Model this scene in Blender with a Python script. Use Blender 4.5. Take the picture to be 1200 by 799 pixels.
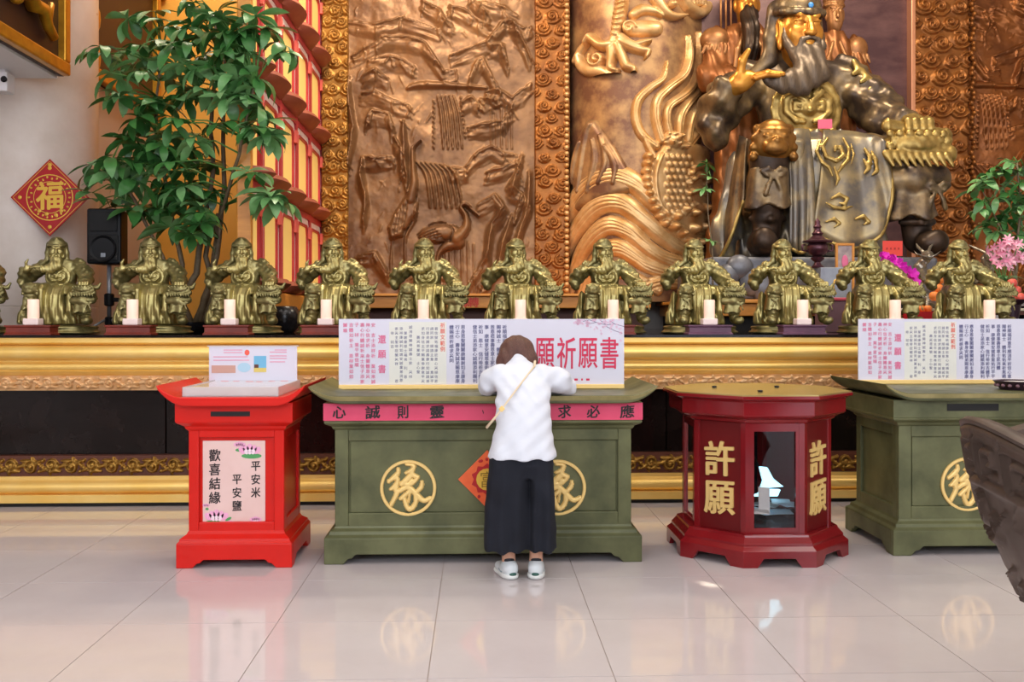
import bpy, bmesh, math, random
import numpy as np
from mathutils import Vector, Matrix, Euler
for o in list(bpy.data.objects): bpy.data.objects.remove(o)
SC = bpy.context.scene; COL = SC.collection
random.seed(7); RNG = np.random.default_rng(7)
PI = math.pi

# ---------------------------------------------------------------- camera, world, lights, exposure
F, CAMZ, HOR = 1150.0, 1.54, 373.0
TH = math.atan(40.0 / F); CT, ST = math.cos(TH), math.sin(TH)
cam_d = bpy.data.cameras.new('camera'); cam = bpy.data.objects.new('camera', cam_d); COL.objects.link(cam)
cam.location = (0, 0, CAMZ); cam.rotation_euler = (PI/2, 0, -TH)
cam_d.sensor_fit = 'HORIZONTAL'; cam_d.sensor_width = 36.0; cam_d.lens = 36.0*F/1200
cam_d.shift_y = -26.5/1200; cam_d.clip_end = 200
SC.camera = cam
def P(u, v, Y):
    """world point that stands at depth Y along the hall and is seen at photo position (u, v)"""
    xc = (u-600)/F; yc = (v-HOR)/F
    t = Y/(CT - xc*ST)
    return Vector((t*(ST + xc*CT), Y, CAMZ - t*yc))

w = bpy.data.worlds.new('world'); SC.world = w; w.use_nodes = True
bg = w.node_tree.nodes['Background']; bg.inputs[0].default_value = (0.80, 0.86, 1.0, 1); bg.inputs[1].default_value = 2.2

def area(name, loc, rot, sx, sy, power, col=(1, 1, 1)):
    d = bpy.data.lights.new(name, 'AREA'); d.shape = 'RECTANGLE'; d.size = sx; d.size_y = sy
    d.energy = power; d.color = col
    o = bpy.data.objects.new(name, d); COL.objects.link(o); o.location = loc; o.rotation_euler = rot
    return o
for lx in (-4.0, 0.5, 5.0):
    for ly in (0.5, 5.0):
        area('ceiling_lamp', (lx, ly, 7.3), (0, 0, 0), 2.4, 2.4, 70, (1, 0.96, 0.91))
for lx, ly, pw in ((-0.6, 9.9, 190), (4.2, 9.6, 170), (-3.4, 10.6, 80)):
    area('ceiling_lamp', (lx, ly, 7.2), (math.radians(24), 0, 0), 1.6, 1.0, pw, (1, 0.88, 0.68))
area('window_daylight', (0.5, -6.5, 5.2), (math.radians(72), 0, 0), 15, 3.5, 450, (0.95, 0.98, 1.0))
vs = SC.view_settings
vs.view_transform = 'Standard'; vs.look = 'None'; vs.gamma = 1.0; vs.use_curve_mapping = False; vs.exposure = 0.25

# ---------------------------------------------------------------- helpers
def C(h, a=1.0):
    h = h.lstrip('#'); r = [int(h[i:i+2], 16)/255 for i in (0, 2, 4)]
    return tuple((x/12.92 if x <= 0.04045 else ((x+0.055)/1.055)**2.4) for x in r) + (a,)
MATS = {}
def mat(name, col, rough=0.5, metal=0.0, col2=None, nscale=8.0, nlo=0.35, nhi=0.7, bump=0.0, bscale=40.0, stretch=None,
        coat=0.0, emit=None, estr=0.0, trans=0.0, rough2=None, ior=1.45, alpha=1.0, spec=0.5, sheen=0.0):
    m = bpy.data.materials.new(name); m.use_nodes = True; nt = m.node_tree; b = nt.nodes['Principled BSDF']
    b.inputs['Base Color'].default_value = C(col); b.inputs['Roughness'].default_value = rough
    b.inputs['Metallic'].default_value = metal; b.inputs['Coat Weight'].default_value = coat
    b.inputs['Transmission Weight'].default_value = trans; b.inputs['IOR'].default_value = ior; b.inputs['Alpha'].default_value = alpha
    b.inputs['Specular IOR Level'].default_value = spec; b.inputs['Sheen Weight'].default_value = sheen
    if emit: b.inputs['Emission Color'].default_value = C(emit); b.inputs['Emission Strength'].default_value = estr
    if col2 or bump or rough2 is not None:
        tc = nt.nodes.new('ShaderNodeTexCoord'); src = tc.outputs['Object']
        if stretch:
            mp = nt.nodes.new('ShaderNodeMapping'); mp.inputs['Scale'].default_value = stretch
            nt.links.new(src, mp.inputs[0]); src = mp.outputs[0]
        if col2 or rough2 is not None:
            n = nt.nodes.new('ShaderNodeTexNoise'); n.inputs['Scale'].default_value = nscale; n.inputs['Detail'].default_value = 5
            n.inputs['Roughness'].default_value = 0.6
            r = nt.nodes.new('ShaderNodeMapRange'); r.inputs[1].default_value = nlo; r.inputs[2].default_value = nhi
            nt.links.new(src, n.inputs['Vector']); nt.links.new(n.outputs[0], r.inputs[0])
            if col2:
                mx = nt.nodes.new('ShaderNodeMix'); mx.data_type = 'RGBA'
                mx.inputs[6].default_value = C(col); mx.inputs[7].default_value = C(col2)
                nt.links.new(r.outputs[0], mx.inputs[0]); nt.links.new(mx.outputs[2], b.inputs['Base Color'])
            if rough2 is not None:
                r2 = nt.nodes.new('ShaderNodeMapRange'); r2.inputs[3].default_value = rough; r2.inputs[4].default_value = rough2
                nt.links.new(r.outputs[0], r2.inputs[0]); nt.links.new(r2.outputs[0], b.inputs['Roughness'])
        if bump:
            n2 = nt.nodes.new('ShaderNodeTexNoise'); n2.inputs['Scale'].default_value = bscale; n2.inputs['Detail'].default_value = 4
            bp = nt.nodes.new('ShaderNodeBump'); bp.inputs['Strength'].default_value = bump; bp.inputs['Distance'].default_value = 0.01
            nt.links.new(src, n2.inputs['Vector']); nt.links.new(n2.outputs[0], bp.inputs['Height']); nt.links.new(bp.outputs[0], b.inputs['Normal'])
    MATS[name] = m; return m

def tag(o, label=None, cat=None, group=None, kind=None):
    if label: o['label'] = label
    if cat: o['category'] = cat
    if group: o['group'] = group
    if kind: o['kind'] = kind
    return o
def empty(name, loc=(0, 0, 0), label=None, cat=None, group=None, kind=None, rz=0.0):
    o = bpy.data.objects.new(name, None); COL.objects.link(o); o.location = loc; o.rotation_euler = (0, 0, rz); o.empty_display_size = 0.1
    return tag(o, label, cat, group, kind)
def link(name, me, m=None, parent=None, loc=None, bevel=0.0, seg=2):
    o = bpy.data.objects.new(name, me); COL.objects.link(o)
    if m is not None and not me.materials: me.materials.append(m)
    if parent is not None: o.parent = parent
    if loc is not None: o.location = loc
    if bevel:
        b = o.modifiers.new('bevel', 'BEVEL'); b.width = bevel; b.segments = seg; b.limit_method = 'ANGLE'; b.angle_limit = math.radians(40)
        b.harden_normals = False
    return o
def copy_tree(o, parent=None):
    c = o.copy(); COL.objects.link(c)
    if parent is not None: c.parent = parent
    for ch in list(o.children): copy_tree(ch, c)
    return c
def npmesh(name, V, Fq, smooth=True):
    """mesh from numpy verts (n,3) and equal-size faces (m,k)"""
    me = bpy.data.meshes.new(name); V = np.asarray(V, np.float32); Fq = np.asarray(Fq, np.int32)
    me.vertices.add(len(V)); me.vertices.foreach_set('co', V.ravel())
    k = Fq.shape[1]; me.loops.add(Fq.size); me.loops.foreach_set('vertex_index', Fq.ravel())
    me.polygons.add(len(Fq)); me.polygons.foreach_set('loop_start', np.arange(0, Fq.size, k, dtype=np.int32))
    me.update(calc_edges=True)
    if smooth: me.polygons.foreach_set('use_smooth', np.ones(len(Fq), bool))
    me.validate(); return me

class MB:
    """collects shapes and links them as one mesh object"""
    def __init__(s): s.v = []; s.f = []
    def add(s, V, Fs):
        n = len(s.v); s.v += [tuple(x) for x in V]; s.f += [tuple(i+n for i in f) for f in Fs]; return s
    def box(s, x0, x1, y0, y1, z0, z1):
        V = [(x, y, z) for z in (z0, z1) for y in (y0, y1) for x in (x0, x1)]
        return s.add(V, [(0, 2, 3, 1), (4, 5, 7, 6), (0, 1, 5, 4), (2, 6, 7, 3), (0, 4, 6, 2), (1, 3, 7, 5)])
    def prism(s, poly, axis, a, b):
        """poly in the two axes left over (x: (y,z); y: (x,z); z: (x,y)), swept from a to b"""
        def pt(p, t):
            return (t, p[0], p[1]) if axis == 'x' else (p[0], t, p[1]) if axis == 'y' else (p[0], p[1], t)
        n = len(poly); ar = sum(poly[i][0]*poly[(i+1) % n][1]-poly[(i+1) % n][0]*poly[i][1] for i in range(n))
        V = [pt(p, a) for p in poly]+[pt(p, b) for p in poly]
        Fs = [tuple(range(n-1, -1, -1)), tuple(range(n, 2*n))]+[(i, (i+1) % n, n+(i+1) % n, n+i) for i in range(n)]
        flip = (ar < 0) != (axis == 'y')
        if (a > b) != flip: Fs = [tuple(reversed(f)) for f in Fs]
        return s.add(V, Fs)
    def loft(s, rings, closed=True, caps=True):
        n = len(rings[0]); V = [p for r in rings for p in r]; Fs = []
        for k in range(len(rings)-1):
            for i in range(n if closed else n-1):
                j = (i+1) % n; Fs.append((k*n+i, k*n+j, (k+1)*n+j, (k+1)*n+i))
        if caps and closed: Fs += [tuple(range(n-1, -1, -1)), tuple(range((len(rings)-1)*n, len(rings)*n))]
        return s.add(V, Fs)
    def lathe(s, prof, c=(0, 0, 0), n=32, a0=0.0, a1=2*PI, caps=True):
        full = abs(a1-a0-2*PI) < 1e-6; m = n if full else n+1
        rings = [[(c[0]+r*math.cos(a0+(a1-a0)*i/n), c[1]+r*math.sin(a0+(a1-a0)*i/n), c[2]+z) for i in range(m)] for r, z in prof]
        return s.loft(rings, closed=full, caps=caps)
    def tube(s, pts, rad, n=8, caps=True, flat=1.0):
        pts = [Vector(p) for p in pts]
        if not hasattr(rad, '__len__'): rad = [rad]*len(pts)
        rings = []; prev = None
        for i, p in enumerate(pts):
            t = (pts[min(i+1, len(pts)-1)]-pts[max(i-1, 0)]).normalized()
            if prev is None:
                up = Vector((0, 0, 1)) if abs(t.z) < 0.9 else Vector((0, 1, 0)); a = t.cross(up).normalized()
            else:
                a = (prev-t*prev.dot(t)).normalized()
            prev = a; b = t.cross(a)
            rings.append([tuple(p+(a*math.cos(2*PI*k/n)+b*math.sin(2*PI*k/n)*flat)*rad[i]) for k in range(n)])
        return s.loft(rings, True, caps)
    def ell(s, c, r, nu=12, nv=8, rot=None):
        V = [(0, 0, 1)]; Fs = []
        for j in range(1, nv):
            p = PI*j/nv
            V += [(math.sin(p)*math.cos(2*PI*i/nu), math.sin(p)*math.sin(2*PI*i/nu), math.cos(p)) for i in range(nu)]
        V.append((0, 0, -1)); L = len(V)-1
        for i in range(nu): Fs.append((0, 1+i, 1+(i+1) % nu))
        for j in range(nv-2):
            a = 1+j*nu; b = a+nu
            for i in range(nu): Fs.append((a+i, b+i, b+(i+1) % nu, a+(i+1) % nu))
        a = 1+(nv-2)*nu
        for i in range(nu): Fs.append((a+i, L, a+(i+1) % nu))
        R = Euler(rot).to_matrix() if rot else None
        out = []
        for v in V:
            q = Vector((v[0]*r[0], v[1]*r[1], v[2]*r[2]))
            if R: q = R @ q
            out.append((q.x+c[0], q.y+c[1], q.z+c[2]))
        return s.add(out, Fs)
    def xform(s, M):
        s.v = [tuple(M @ Vector(p)) for p in s.v]; return s
    def mesh(s, name, smooth=False, angle=None):
        me = bpy.data.meshes.new(name); me.from_pydata(s.v, [], s.f); me.update()
        if smooth:
            me.polygons.foreach_set('use_smooth', np.ones(len(me.polygons), bool))
            if angle: me.set_sharp_from_angle(angle=math.radians(angle))
        return me
    def build(s, name, m=None, parent=None, smooth=False, angle=None, loc=None, bevel=0.0, seg=2):
        return link(name, s.mesh(name, smooth, angle), m, parent, loc, bevel, seg)

# ---- lettering
_G = {}
def glyph(ch, res=3, off=0.0, ext=0.0):
    key = (ch, res, off, ext)
    if key not in _G:
        c = bpy.data.curves.new('glyph', 'FONT'); c.body = ch; c.resolution_u = res; c.offset = off; c.extrude = ext
        c.align_x = 'CENTER'; c.align_y = 'CENTER'
        o = bpy.data.objects.new('glyph', c); COL.objects.link(o)
        me = bpy.data.meshes.new_from_object(o.evaluated_get(bpy.context.evaluated_depsgraph_get()))
        V = np.empty(len(me.vertices)*3, np.float32); me.vertices.foreach_get('co', V); V = V.reshape(-1, 3)
        if len(V):
            lo, hi = V[:, :2].min(0), V[:, :2].max(0); V[:, :2] -= (lo+hi)/2
        Fs = [tuple(p.vertices) for p in me.polygons]
        bpy.data.objects.remove(o); bpy.data.meshes.remove(me); bpy.data.curves.remove(c)
        _G[key] = (V, Fs)
    return _G[key]
def letters(items, origin, ux, uz, res=3, off=0.0, ext=0.0, lift=0.0015, shear=0.0):
    """items: (char, a, b, width, height) in the sign's own metres; ux, uz: the sign's right and up vectors; off: brush weight. Returns an MB"""
    ux = Vector(ux); uz = Vector(uz); nrm = ux.cross(uz); nrm.normalize(); mb = MB(); O = Vector(origin)
    sh_ = [(0, 0)] if not off else [(off*math.cos(k*PI/3), off*0.7*math.sin(k*PI/3)) for k in range(6)]
    for ch, a, b, sw, sh in items:
        V, Fs = glyph(ch, res, 0.0, ext/max(sw, 1e-6) if ext else 0.0)
        for q, (dx, dy) in enumerate(sh_):
            mb.add([O+ux*(a+(x+dx)*sw)+uz*(b+(y+dy)*sh+x*shear*sw)+nrm*(lift+q*0.00008+(z*sw if ext else 0)) for x, y, z in V.tolist()], Fs)
    return mb

# ---- signed-distance modelling (one continuous skin from blended limbs), meshed by surface nets
def _rot(rot): return np.array(Euler(rot).to_matrix(), np.float32)
class S:
    def __init__(s): s.p = []
    def cap(s, a, b, ra, rb=None, k=0.02, op='u', f=None):
        rb = ra if rb is None else rb; a = np.array(a, np.float32); b = np.array(b, np.float32); r = max(ra, rb)
        ba = b-a; L2 = max(float(ba@ba), 1e-9)
        def fn(x, y, z):
            px, py, pz = x-a[0], y-a[1], z-a[2]
            h = np.clip((px*ba[0]+py*ba[1]+pz*ba[2])/L2, 0, 1)
            return np.sqrt((px-ba[0]*h)**2+(py-ba[1]*h)**2+(pz-ba[2]*h)**2)-(ra+(rb-ra)*h)
        s.p.append((op, fn, np.minimum(a, b)-r, np.maximum(a, b)+r, k, f)); return s
    def chain(s, pts, rad, k=0.02, op='u', f=None):
        for i in range(len(pts)-1): s.cap(pts[i], pts[i+1], rad[i], rad[i+1], k, op, f)
        return s
    def ell(s, c, r, rot=None, k=0.02, op='u', f=None):
        c = np.array(c, np.float32); r = np.array(r, np.float32); R = _rot(rot) if rot else None
        def fn(x, y, z):
            px, py, pz = x-c[0], y-c[1], z-c[2]
            if R is not None:
                px, py, pz = (R[0, 0]*px+R[1, 0]*py+R[2, 0]*pz, R[0, 1]*px+R[1, 1]*py+R[2, 1]*pz, R[0, 2]*px+R[1, 2]*py+R[2, 2]*pz)
            k0 = np.sqrt((px/r[0])**2+(py/r[1])**2+(pz/r[2])**2)
            k1 = np.sqrt((px/r[0]**2)**2+(py/r[1]**2)**2+(pz/r[2]**2)**2)
            return k0*(k0-1)/np.maximum(k1, 1e-6)
        e = np.array([r.max()]*3) if R is not None else r
        s.p.append((op, fn, c-e, c+e, k, f)); return s
    def box(s, c, h, rd=0.01, rot=None, k=0.02, op='u', f=None):
        c = np.array(c, np.float32); h = np.array(h, np.float32); R = _rot(rot) if rot else None
        def fn(x, y, z):
            px, py, pz = x-c[0], y-c[1], z-c[2]
            if R is not None:
                px, py, pz = (R[0, 0]*px+R[1, 0]*py+R[2, 0]*pz, R[0, 1]*px+R[1, 1]*py+R[2, 1]*pz, R[0, 2]*px+R[1, 2]*py+R[2, 2]*pz)
            qx, qy, qz = np.abs(px)-h[0]+rd, np.abs(py)-h[1]+rd, np.abs(pz)-h[2]+rd
            return np.sqrt(np.maximum(qx, 0)**2+np.maximum(qy, 0)**2+np.maximum(qz, 0)**2)+np.minimum(np.maximum(qx, np.maximum(qy, qz)), 0)-rd
        e = np.array([float(np.linalg.norm(h))]*3) if R is not None else h
        s.p.append((op, fn, c-e, c+e, k, f)); return s
    def prof(s, keys, k=0.02, op='u', f=None, ex=2.0):
        """a limb or garment given by level sections: keys = [(z, cx, cy, rx, ry)] from low to high, superelliptic"""
        K = np.array(sorted(keys), np.float32); z0, z1 = K[0, 0], K[-1, 0]
        def fn(x, y, z):
            q = [np.interp(z, K[:, 0], K[:, i]).astype(np.float32) for i in range(1, 5)]
            rho = ((np.abs((x-q[0])/q[2]))**ex+(np.abs((y-q[1])/q[3]))**ex)**(1/ex)
            d = (rho-1)*np.minimum(q[2], q[3])
            dz_ = np.maximum(z0-z, z-z1); return np.maximum(d, dz_)
        lo = np.array([(K[:, 1]-K[:, 3]).min(), (K[:, 2]-K[:, 4]).min(), z0]); hi = np.array([(K[:, 1]+K[:, 3]).max(), (K[:, 2]+K[:, 4]).max(), z1])
        s.p.append((op, fn, lo, hi, k, f)); return s
    def plane(s, n, d, k=0.005, op='s'):
        """cuts away the side n.x > d"""
        n = np.array(n, np.float32)
        s.p.append((op, lambda x, y, z: d-(n[0]*x+n[1]*y+n[2]*z), None, None, k, None)); return s
    def eval(s, res):
        lo = np.min([p[2] for p in s.p if p[0] == 'u'], 0)-4*res; hi = np.max([p[3] for p in s.p if p[0] == 'u'], 0)+4*res
        n = np.ceil((hi-lo)/res).astype(int)+1
        ax = [(lo[i]+np.arange(n[i])*res).astype(np.float32) for i in range(3)]
        D = np.full(n, 1e3, np.float32)
        for op, fn, b0, b1, k, f in s.p:
            if b0 is None: sl = [slice(0, n[i]) for i in range(3)]
            else:
                mg = k+4*res+(0.03 if f else 0)
                i0 = np.clip(np.floor((b0-mg-lo)/res).astype(int), 0, n); i1 = np.clip(np.ceil((b1+mg-lo)/res).astype(int)+1, 0, n)
                sl = [slice(i0[i], i1[i]) for i in range(3)]
            x = ax[0][sl[0]][:, None, None]; y = ax[1][sl[1]][None, :, None]; z = ax[2][sl[2]][None, None, :]
            d = np.asarray(fn(x, y, z), np.float32)
            if f: d = d+f(x, y, z)
            A = D[tuple(sl)]
            if op == 's':
                d = -d; h = np.clip(0.5-0.5*(A-d)/k, 0, 1); h = np.where(A > 100, 0, h)
                D[tuple(sl)] = A*(1-h)+d*h+k*h*(1-h)
            else:
                h = np.clip(0.5+0.5*(d-A)/k, 0, 1)
                D[tuple(sl)] = d*(1-h)+A*h-k*h*(1-h)
        return D, lo
    def mesh(s, name, res):
        D, lo = s.eval(res); return npmesh(name, *nets(D, lo, res))
    def build(s, name, res, m, parent=None, loc=None):
        return link(name, s.mesh(name, res), m, parent, loc)
def nets(D, lo, res):
    sg = D < 0; nx, ny, nz = D.shape
    cnt = np.zeros((nx-1, ny-1, nz-1), np.int8)
    for dx in (0, 1):
        for dy in (0, 1):
            for dz in (0, 1): cnt += sg[dx:nx-1+dx, dy:ny-1+dy, dz:nz-1+dz]
    act = (cnt > 0) & (cnt < 8); I = np.argwhere(act); idm = np.full(act.shape, -1, np.int32); idm[act] = np.arange(len(I))
    cv = {}
    for c in np.ndindex(2, 2, 2): cv[c] = D[I[:, 0]+c[0], I[:, 1]+c[1], I[:, 2]+c[2]]
    acc = np.zeros((len(I), 3), np.float64); num = np.zeros(len(I))
    for c in np.ndindex(2, 2, 2):
        for a in range(3):
            if c[a]: continue
            e = list(c); e[a] = 1; e = tuple(e); m = (cv[c] < 0) != (cv[e] < 0)
            t = np.where(m, cv[c]/np.where(m, cv[c]-cv[e], 1), 0)
            p = np.array(c, float)[None, :].repeat(len(I), 0); p[:, a] = t
            acc += p*m[:, None]; num += m
    V = lo+(I+acc/np.maximum(num, 1)[:, None])*res
    faces = []
    for a in range(3):
        b, c = (a+1) % 3, (a+2) % 3
        s0 = [slice(None)]*3; s1 = [slice(None)]*3; s0[a] = slice(0, -1); s1[a] = slice(1, None)
        A0 = sg[tuple(s0)]; A1 = sg[tuple(s1)]
        E = np.argwhere(A0 != A1); inside = A0[tuple(E.T)]
        ok = (E[:, b] > 0) & (E[:, c] > 0) & (E[:, b] < D.shape[b]-1) & (E[:, c] < D.shape[c]-1); E = E[ok]; inside = inside[ok]
        q = []
        for db, dc in ((-1, -1), (0, -1), (0, 0), (-1, 0)):
            J = E.copy(); J[:, b] += db; J[:, c] += dc; q.append(idm[tuple(J.T)])
        q = np.stack(q, 1); q[~inside] = q[~inside][:, ::-1]; faces.append(q)
    return V, np.concatenate(faces)

# ---- reliefs: height fields drawn with rounded strokes
class Relief:
    def __init__(s, x0, x1, z0, z1, step, base=0.0):
        s.x = np.arange(x0, x1+step*0.5, step); s.z = np.arange(z0, z1+step*0.5, step); s.st = step
        s.X, s.Z = np.meshgrid(s.x, s.z, indexing='ij'); s.H = np.full(s.X.shape, float(base))
    def _sl(s, xa, xb, za, zb):
        i0, i1 = np.searchsorted(s.x, [xa, xb]); j0, j1 = np.searchsorted(s.z, [za, zb]); return slice(i0, i1), slice(j0, j1)
    def _mix(s, sl, h, mode):
        A = s.H[sl]
        if mode == 'max': s.H[sl] = np.maximum(A, h)
        elif mode == 'add': s.H[sl] = A+np.maximum(h, 0)
        elif mode == 'cut': s.H[sl] = A-np.maximum(h, 0)
    def stroke(s, pts, wd, h, mode='max', skirt=0.0, pw=0.5, base=0.0, smooth=True):
        pts = [np.array(p, float) for p in pts]
        wd = list(wd) if hasattr(wd, '__len__') else [wd]*len(pts)
        if len(wd) != len(pts): wd = list(np.interp(np.linspace(0, 1, len(pts)), np.linspace(0, 1, len(wd)), wd))
        if 3 <= len(pts) <= 12 and smooth:
            q, w2 = [], []
            for i in range(len(pts)-1):
                p0, p1, p2, p3 = pts[max(i-1, 0)], pts[i], pts[i+1], pts[min(i+2, len(pts)-1)]
                for k in range(4):
                    t = k/4; q.append(0.5*(2*p1+(p2-p0)*t+(2*p0-5*p1+4*p2-p3)*t*t+(3*p1-p0-3*p2+p3)*t**3)); w2.append(wd[i]+(wd[i+1]-wd[i])*t)
            pts = q+[pts[-1]]; wd = w2+[wd[-1]]
        m = max(wd)+skirt+s.st
        a = np.array(pts); sl = s._sl(a[:, 0].min()-m, a[:, 0].max()+m, a[:, 1].min()-m, a[:, 1].max()+m)
        X = s.X[sl]; Z = s.Z[sl]
        if X.size == 0: return s
        best = np.full(X.shape, 9.0)
        for i in range(len(pts)-1):
            d = pts[i+1]-pts[i]; L = max(d@d, 1e-12); t = np.clip(((X-pts[i][0])*d[0]+(Z-pts[i][1])*d[1])/L, 0, 1)
            q = np.hypot(X-pts[i][0]-d[0]*t, Z-pts[i][1]-d[1]*t)/np.maximum(wd[i]+(wd[i+1]-wd[i])*t, 1e-5)
            best = np.minimum(best, q)
        hh = np.where(best < 1, h*np.maximum(1-best**2, 0)**pw+base, -1.0 if skirt == 0 else base-h*(best-1)*1.5)
        s._mix(sl, hh, mode); return s
    def ell(s, c, r, h, rot=0.0, mode='max', pw=0.5, base=0.0):
        m = max(r)+s.st*2; sl = s._sl(c[0]-m, c[0]+m, c[1]-m, c[1]+m); X = s.X[sl]-c[0]; Z = s.Z[sl]-c[1]
        if X.size == 0: return s
        cr, sr = math.cos(rot), math.sin(rot); q = np.hypot((X*cr+Z*sr)/r[0], (-X*sr+Z*cr)/r[1])
        s._mix(sl, np.where(q < 1, h*np.maximum(1-q**2, 0)**pw+base, -1.0 if mode == 'max' else 0), mode); return s
    def poly(s, pts, h, soft=0.02, mode='max', base=0.0):
        """raised plateau inside a polygon with a soft edge"""
        a = np.array(pts, float); m = s.st*2; sl = s._sl(a[:, 0].min()-m, a[:, 0].max()+m, a[:, 1].min()-m, a[:, 1].max()+m)
        X = s.X[sl]; Z = s.Z[sl]
        if X.size == 0: return s
        ins = np.zeros(X.shape, bool); dist = np.full(X.shape, 9.0)
        for i in range(len(a)):
            p, q = a[i], a[(i+1) % len(a)]
            c = ((p[1] > Z) != (q[1] > Z)) & (X < (q[0]-p[0])*(Z-p[1])/(q[1]-p[1]+1e-12)+p[0]); ins ^= c
            d = q-p; t = np.clip(((X-p[0])*d[0]+(Z-p[1])*d[1])/max(d@d, 1e-12), 0, 1)
            dist = np.minimum(dist, np.hypot(X-p[0]-d[0]*t, Z-p[1]-d[1]*t))
        e = np.clip(dist/soft, 0, 1); s._mix(sl, np.where(ins, base+h*np.sqrt(1-(1-e)**2), -1.0 if mode == 'max' else 0), mode); return s
    def spiral(s, c, r, turns, wd, h, a0=0.0, sgn=1, mode='max', base=0.0):
        n = max(int(10*turns), 8); pts = []
        for i in range(n+1):
            t = i/n; a = a0+sgn*turns*2*PI*t; rr = r*(1-0.85*t); pts.append((c[0]+rr*math.cos(a), c[1]+rr*math.sin(a)))
        return s.stroke(pts, [wd*0.7, wd, wd*0.9], h, mode, base=base)
    def noise(s, amp, cell, oct=3, sx=1.0, sz=1.0, seed=0):
        s.H += amp*fbm(s.X*sx/cell, s.Z*sz/cell, oct, seed); return s
    def mesh(s, name, fn, keep=None):
        """fn(X, Z, H) -> world arrays; keep: height under which faces are dropped"""
        x, y, z = fn(s.X, s.Z, s.H); V = np.stack([x, y, z], -1).reshape(-1, 3); nx, nz = s.X.shape
        ii = np.arange(nx*nz).reshape(nx, nz)
        Fq = np.stack([ii[:-1, :-1], ii[1:, :-1], ii[1:, 1:], ii[:-1, 1:]], -1).reshape(-1, 4)
        if keep is not None:
            hv = s.H.reshape(-1); Fq = Fq[(hv[Fq] > keep).any(1)]
            used = np.unique(Fq); mp = np.zeros(len(V), int); mp[used] = np.arange(len(used)); V = V[used]; Fq = mp[Fq]
        return npmesh(name, V, Fq)
def fbm(x, y, oct=3, seed=0):
    out = np.zeros(np.broadcast(x, y).shape); a = 1.0
    for o in range(oct):
        g = np.random.default_rng(seed*17+o).random((64, 64))
        xi = np.floor(x).astype(int); yi = np.floor(y).astype(int); fx = x-xi; fy = y-yi; fx = fx*fx*(3-2*fx); fy = fy*fy*(3-2*fy)
        q = lambda i, j: g[(xi+i) % 64, (yi+j) % 64]
        out += a*((q(0, 0)*(1-fx)+q(1, 0)*fx)*(1-fy)+(q(0, 1)*(1-fx)+q(1, 1)*fx)*fy-0.5); a *= 0.5; x = x*2.03+7.1; y = y*2.03+3.7
    return out
# ---------------------------------------------------------------- materials
mat('tile', '#cbc3c4', 0.07, col2='#c4bbbc', nscale=1.5, spec=0.6)
mat('grout', '#a0948e', 0.7)
mat('gold', '#efc263', 0.36, 0.5, col2='#f4cf7c', nscale=3, rough2=0.38)
mat('gold_dark', '#a9803a', 0.4, 0.8, col2='#6d4f22', nscale=14)
mat('gold_copper', '#f2c896', 0.4, 0.4, col2='#dba668', nscale=10)
mat('black_marble', '#120d0c', 0.07, col2='#1f1614', nscale=4, spec=0.32)
mat('dark', '#120d0c', 0.6)
mat('bronze_panel', '#6b4a31', 0.42, 0.42, col2='#9c734c', nscale=2.2, bump=0.25, bscale=14)
mat('bronze_border', '#8a5e28', 0.4, 0.6, col2='#b3803a', nscale=6, bump=0.3, bscale=30)
mat('bronze_border_red', '#7c4a22', 0.42, 0.6, col2='#a2662e', nscale=5, bump=0.3, bscale=30)
mat('bronze_panel_red', '#6d3e1e', 0.4, 0.6, col2='#945828', nscale=3, bump=0.3, bscale=20)
mat('purple_wall', '#4c2f30', 0.42, 0.3, col2='#6e4c48', nscale=1.8, stretch=(1, 1, 2.5))
mat('pillar_bronze', '#74503c', 0.4, 0.45, col2='#b28a5c', nscale=3.5, nlo=0.4, nhi=0.65)
mat('dragon_gold', '#c8965a', 0.38, 0.45, col2='#e6c08a', nscale=5)
mat('yellow_wall', '#eab04a', 0.45, 0.1, col2='#e0a23a', nscale=1.2)
mat('plaster', '#d8cfc8', 0.7)
mat('white_paint', '#eeecee', 0.6)
mat('marble_beige', '#e2d6cc', 0.42, col2='#d2c3b6', nscale=2.2, bump=0.05)
mat('plaque_brown', '#3a211c', 0.5)
mat('plaque_gold', '#d29a2c', 0.35, 0.6, col2='#b67f22', nscale=8)
mat('orange_wood', '#d8913c', 0.4, col2='#c57e2e', nscale=3, stretch=(1, 6, 6))
mat('brown_wood', '#5b3020', 0.5)
mat('niche_red', '#c23a42', 0.4, col2='#b22f3a', nscale=5)
mat('niche_white', '#f0dcd6', 0.5)
mat('niche_yellow', '#f2cf7c', 0.5, emit='#f2c468', estr=0.25)
mat('niche_lip', '#a8604e', 0.4, col2='#96513f', nscale=4)
mat('niche_tag', '#e2675e', 0.5)

# ---------------------------------------------------------------- floor
fl = empty('floor', (0, 0, 0), kind='structure')
MB().box(-9, 9, -8, 13.2, -0.2, -0.004).build('grout_bed', MATS['grout'], fl)
TS = 0.8; tx0 = P(519.5, 662.8, 1771/(662.8-HOR)).x; ty0 = 1771/(677-HOR)-0.02
tm = MB().box(-TS/2+0.0025, TS/2-0.0025, -TS/2+0.0025, TS/2-0.0025, -0.012, 0).mesh('tile')
tm.materials.append(MATS['tile'])
for i in range(-7, 9):
    for j in range(-4, 4):
        link('tile', tm, None, fl, (tx0+(i+0.5)*TS, ty0+(j+0.5)*TS, RNG.uniform(-0.0004, 0)))
MB().box(-9, 9, -8, ty0-4*TS, -0.012, 0).build('tiled_floor_near_entrance', MATS['tile'], fl)

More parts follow.
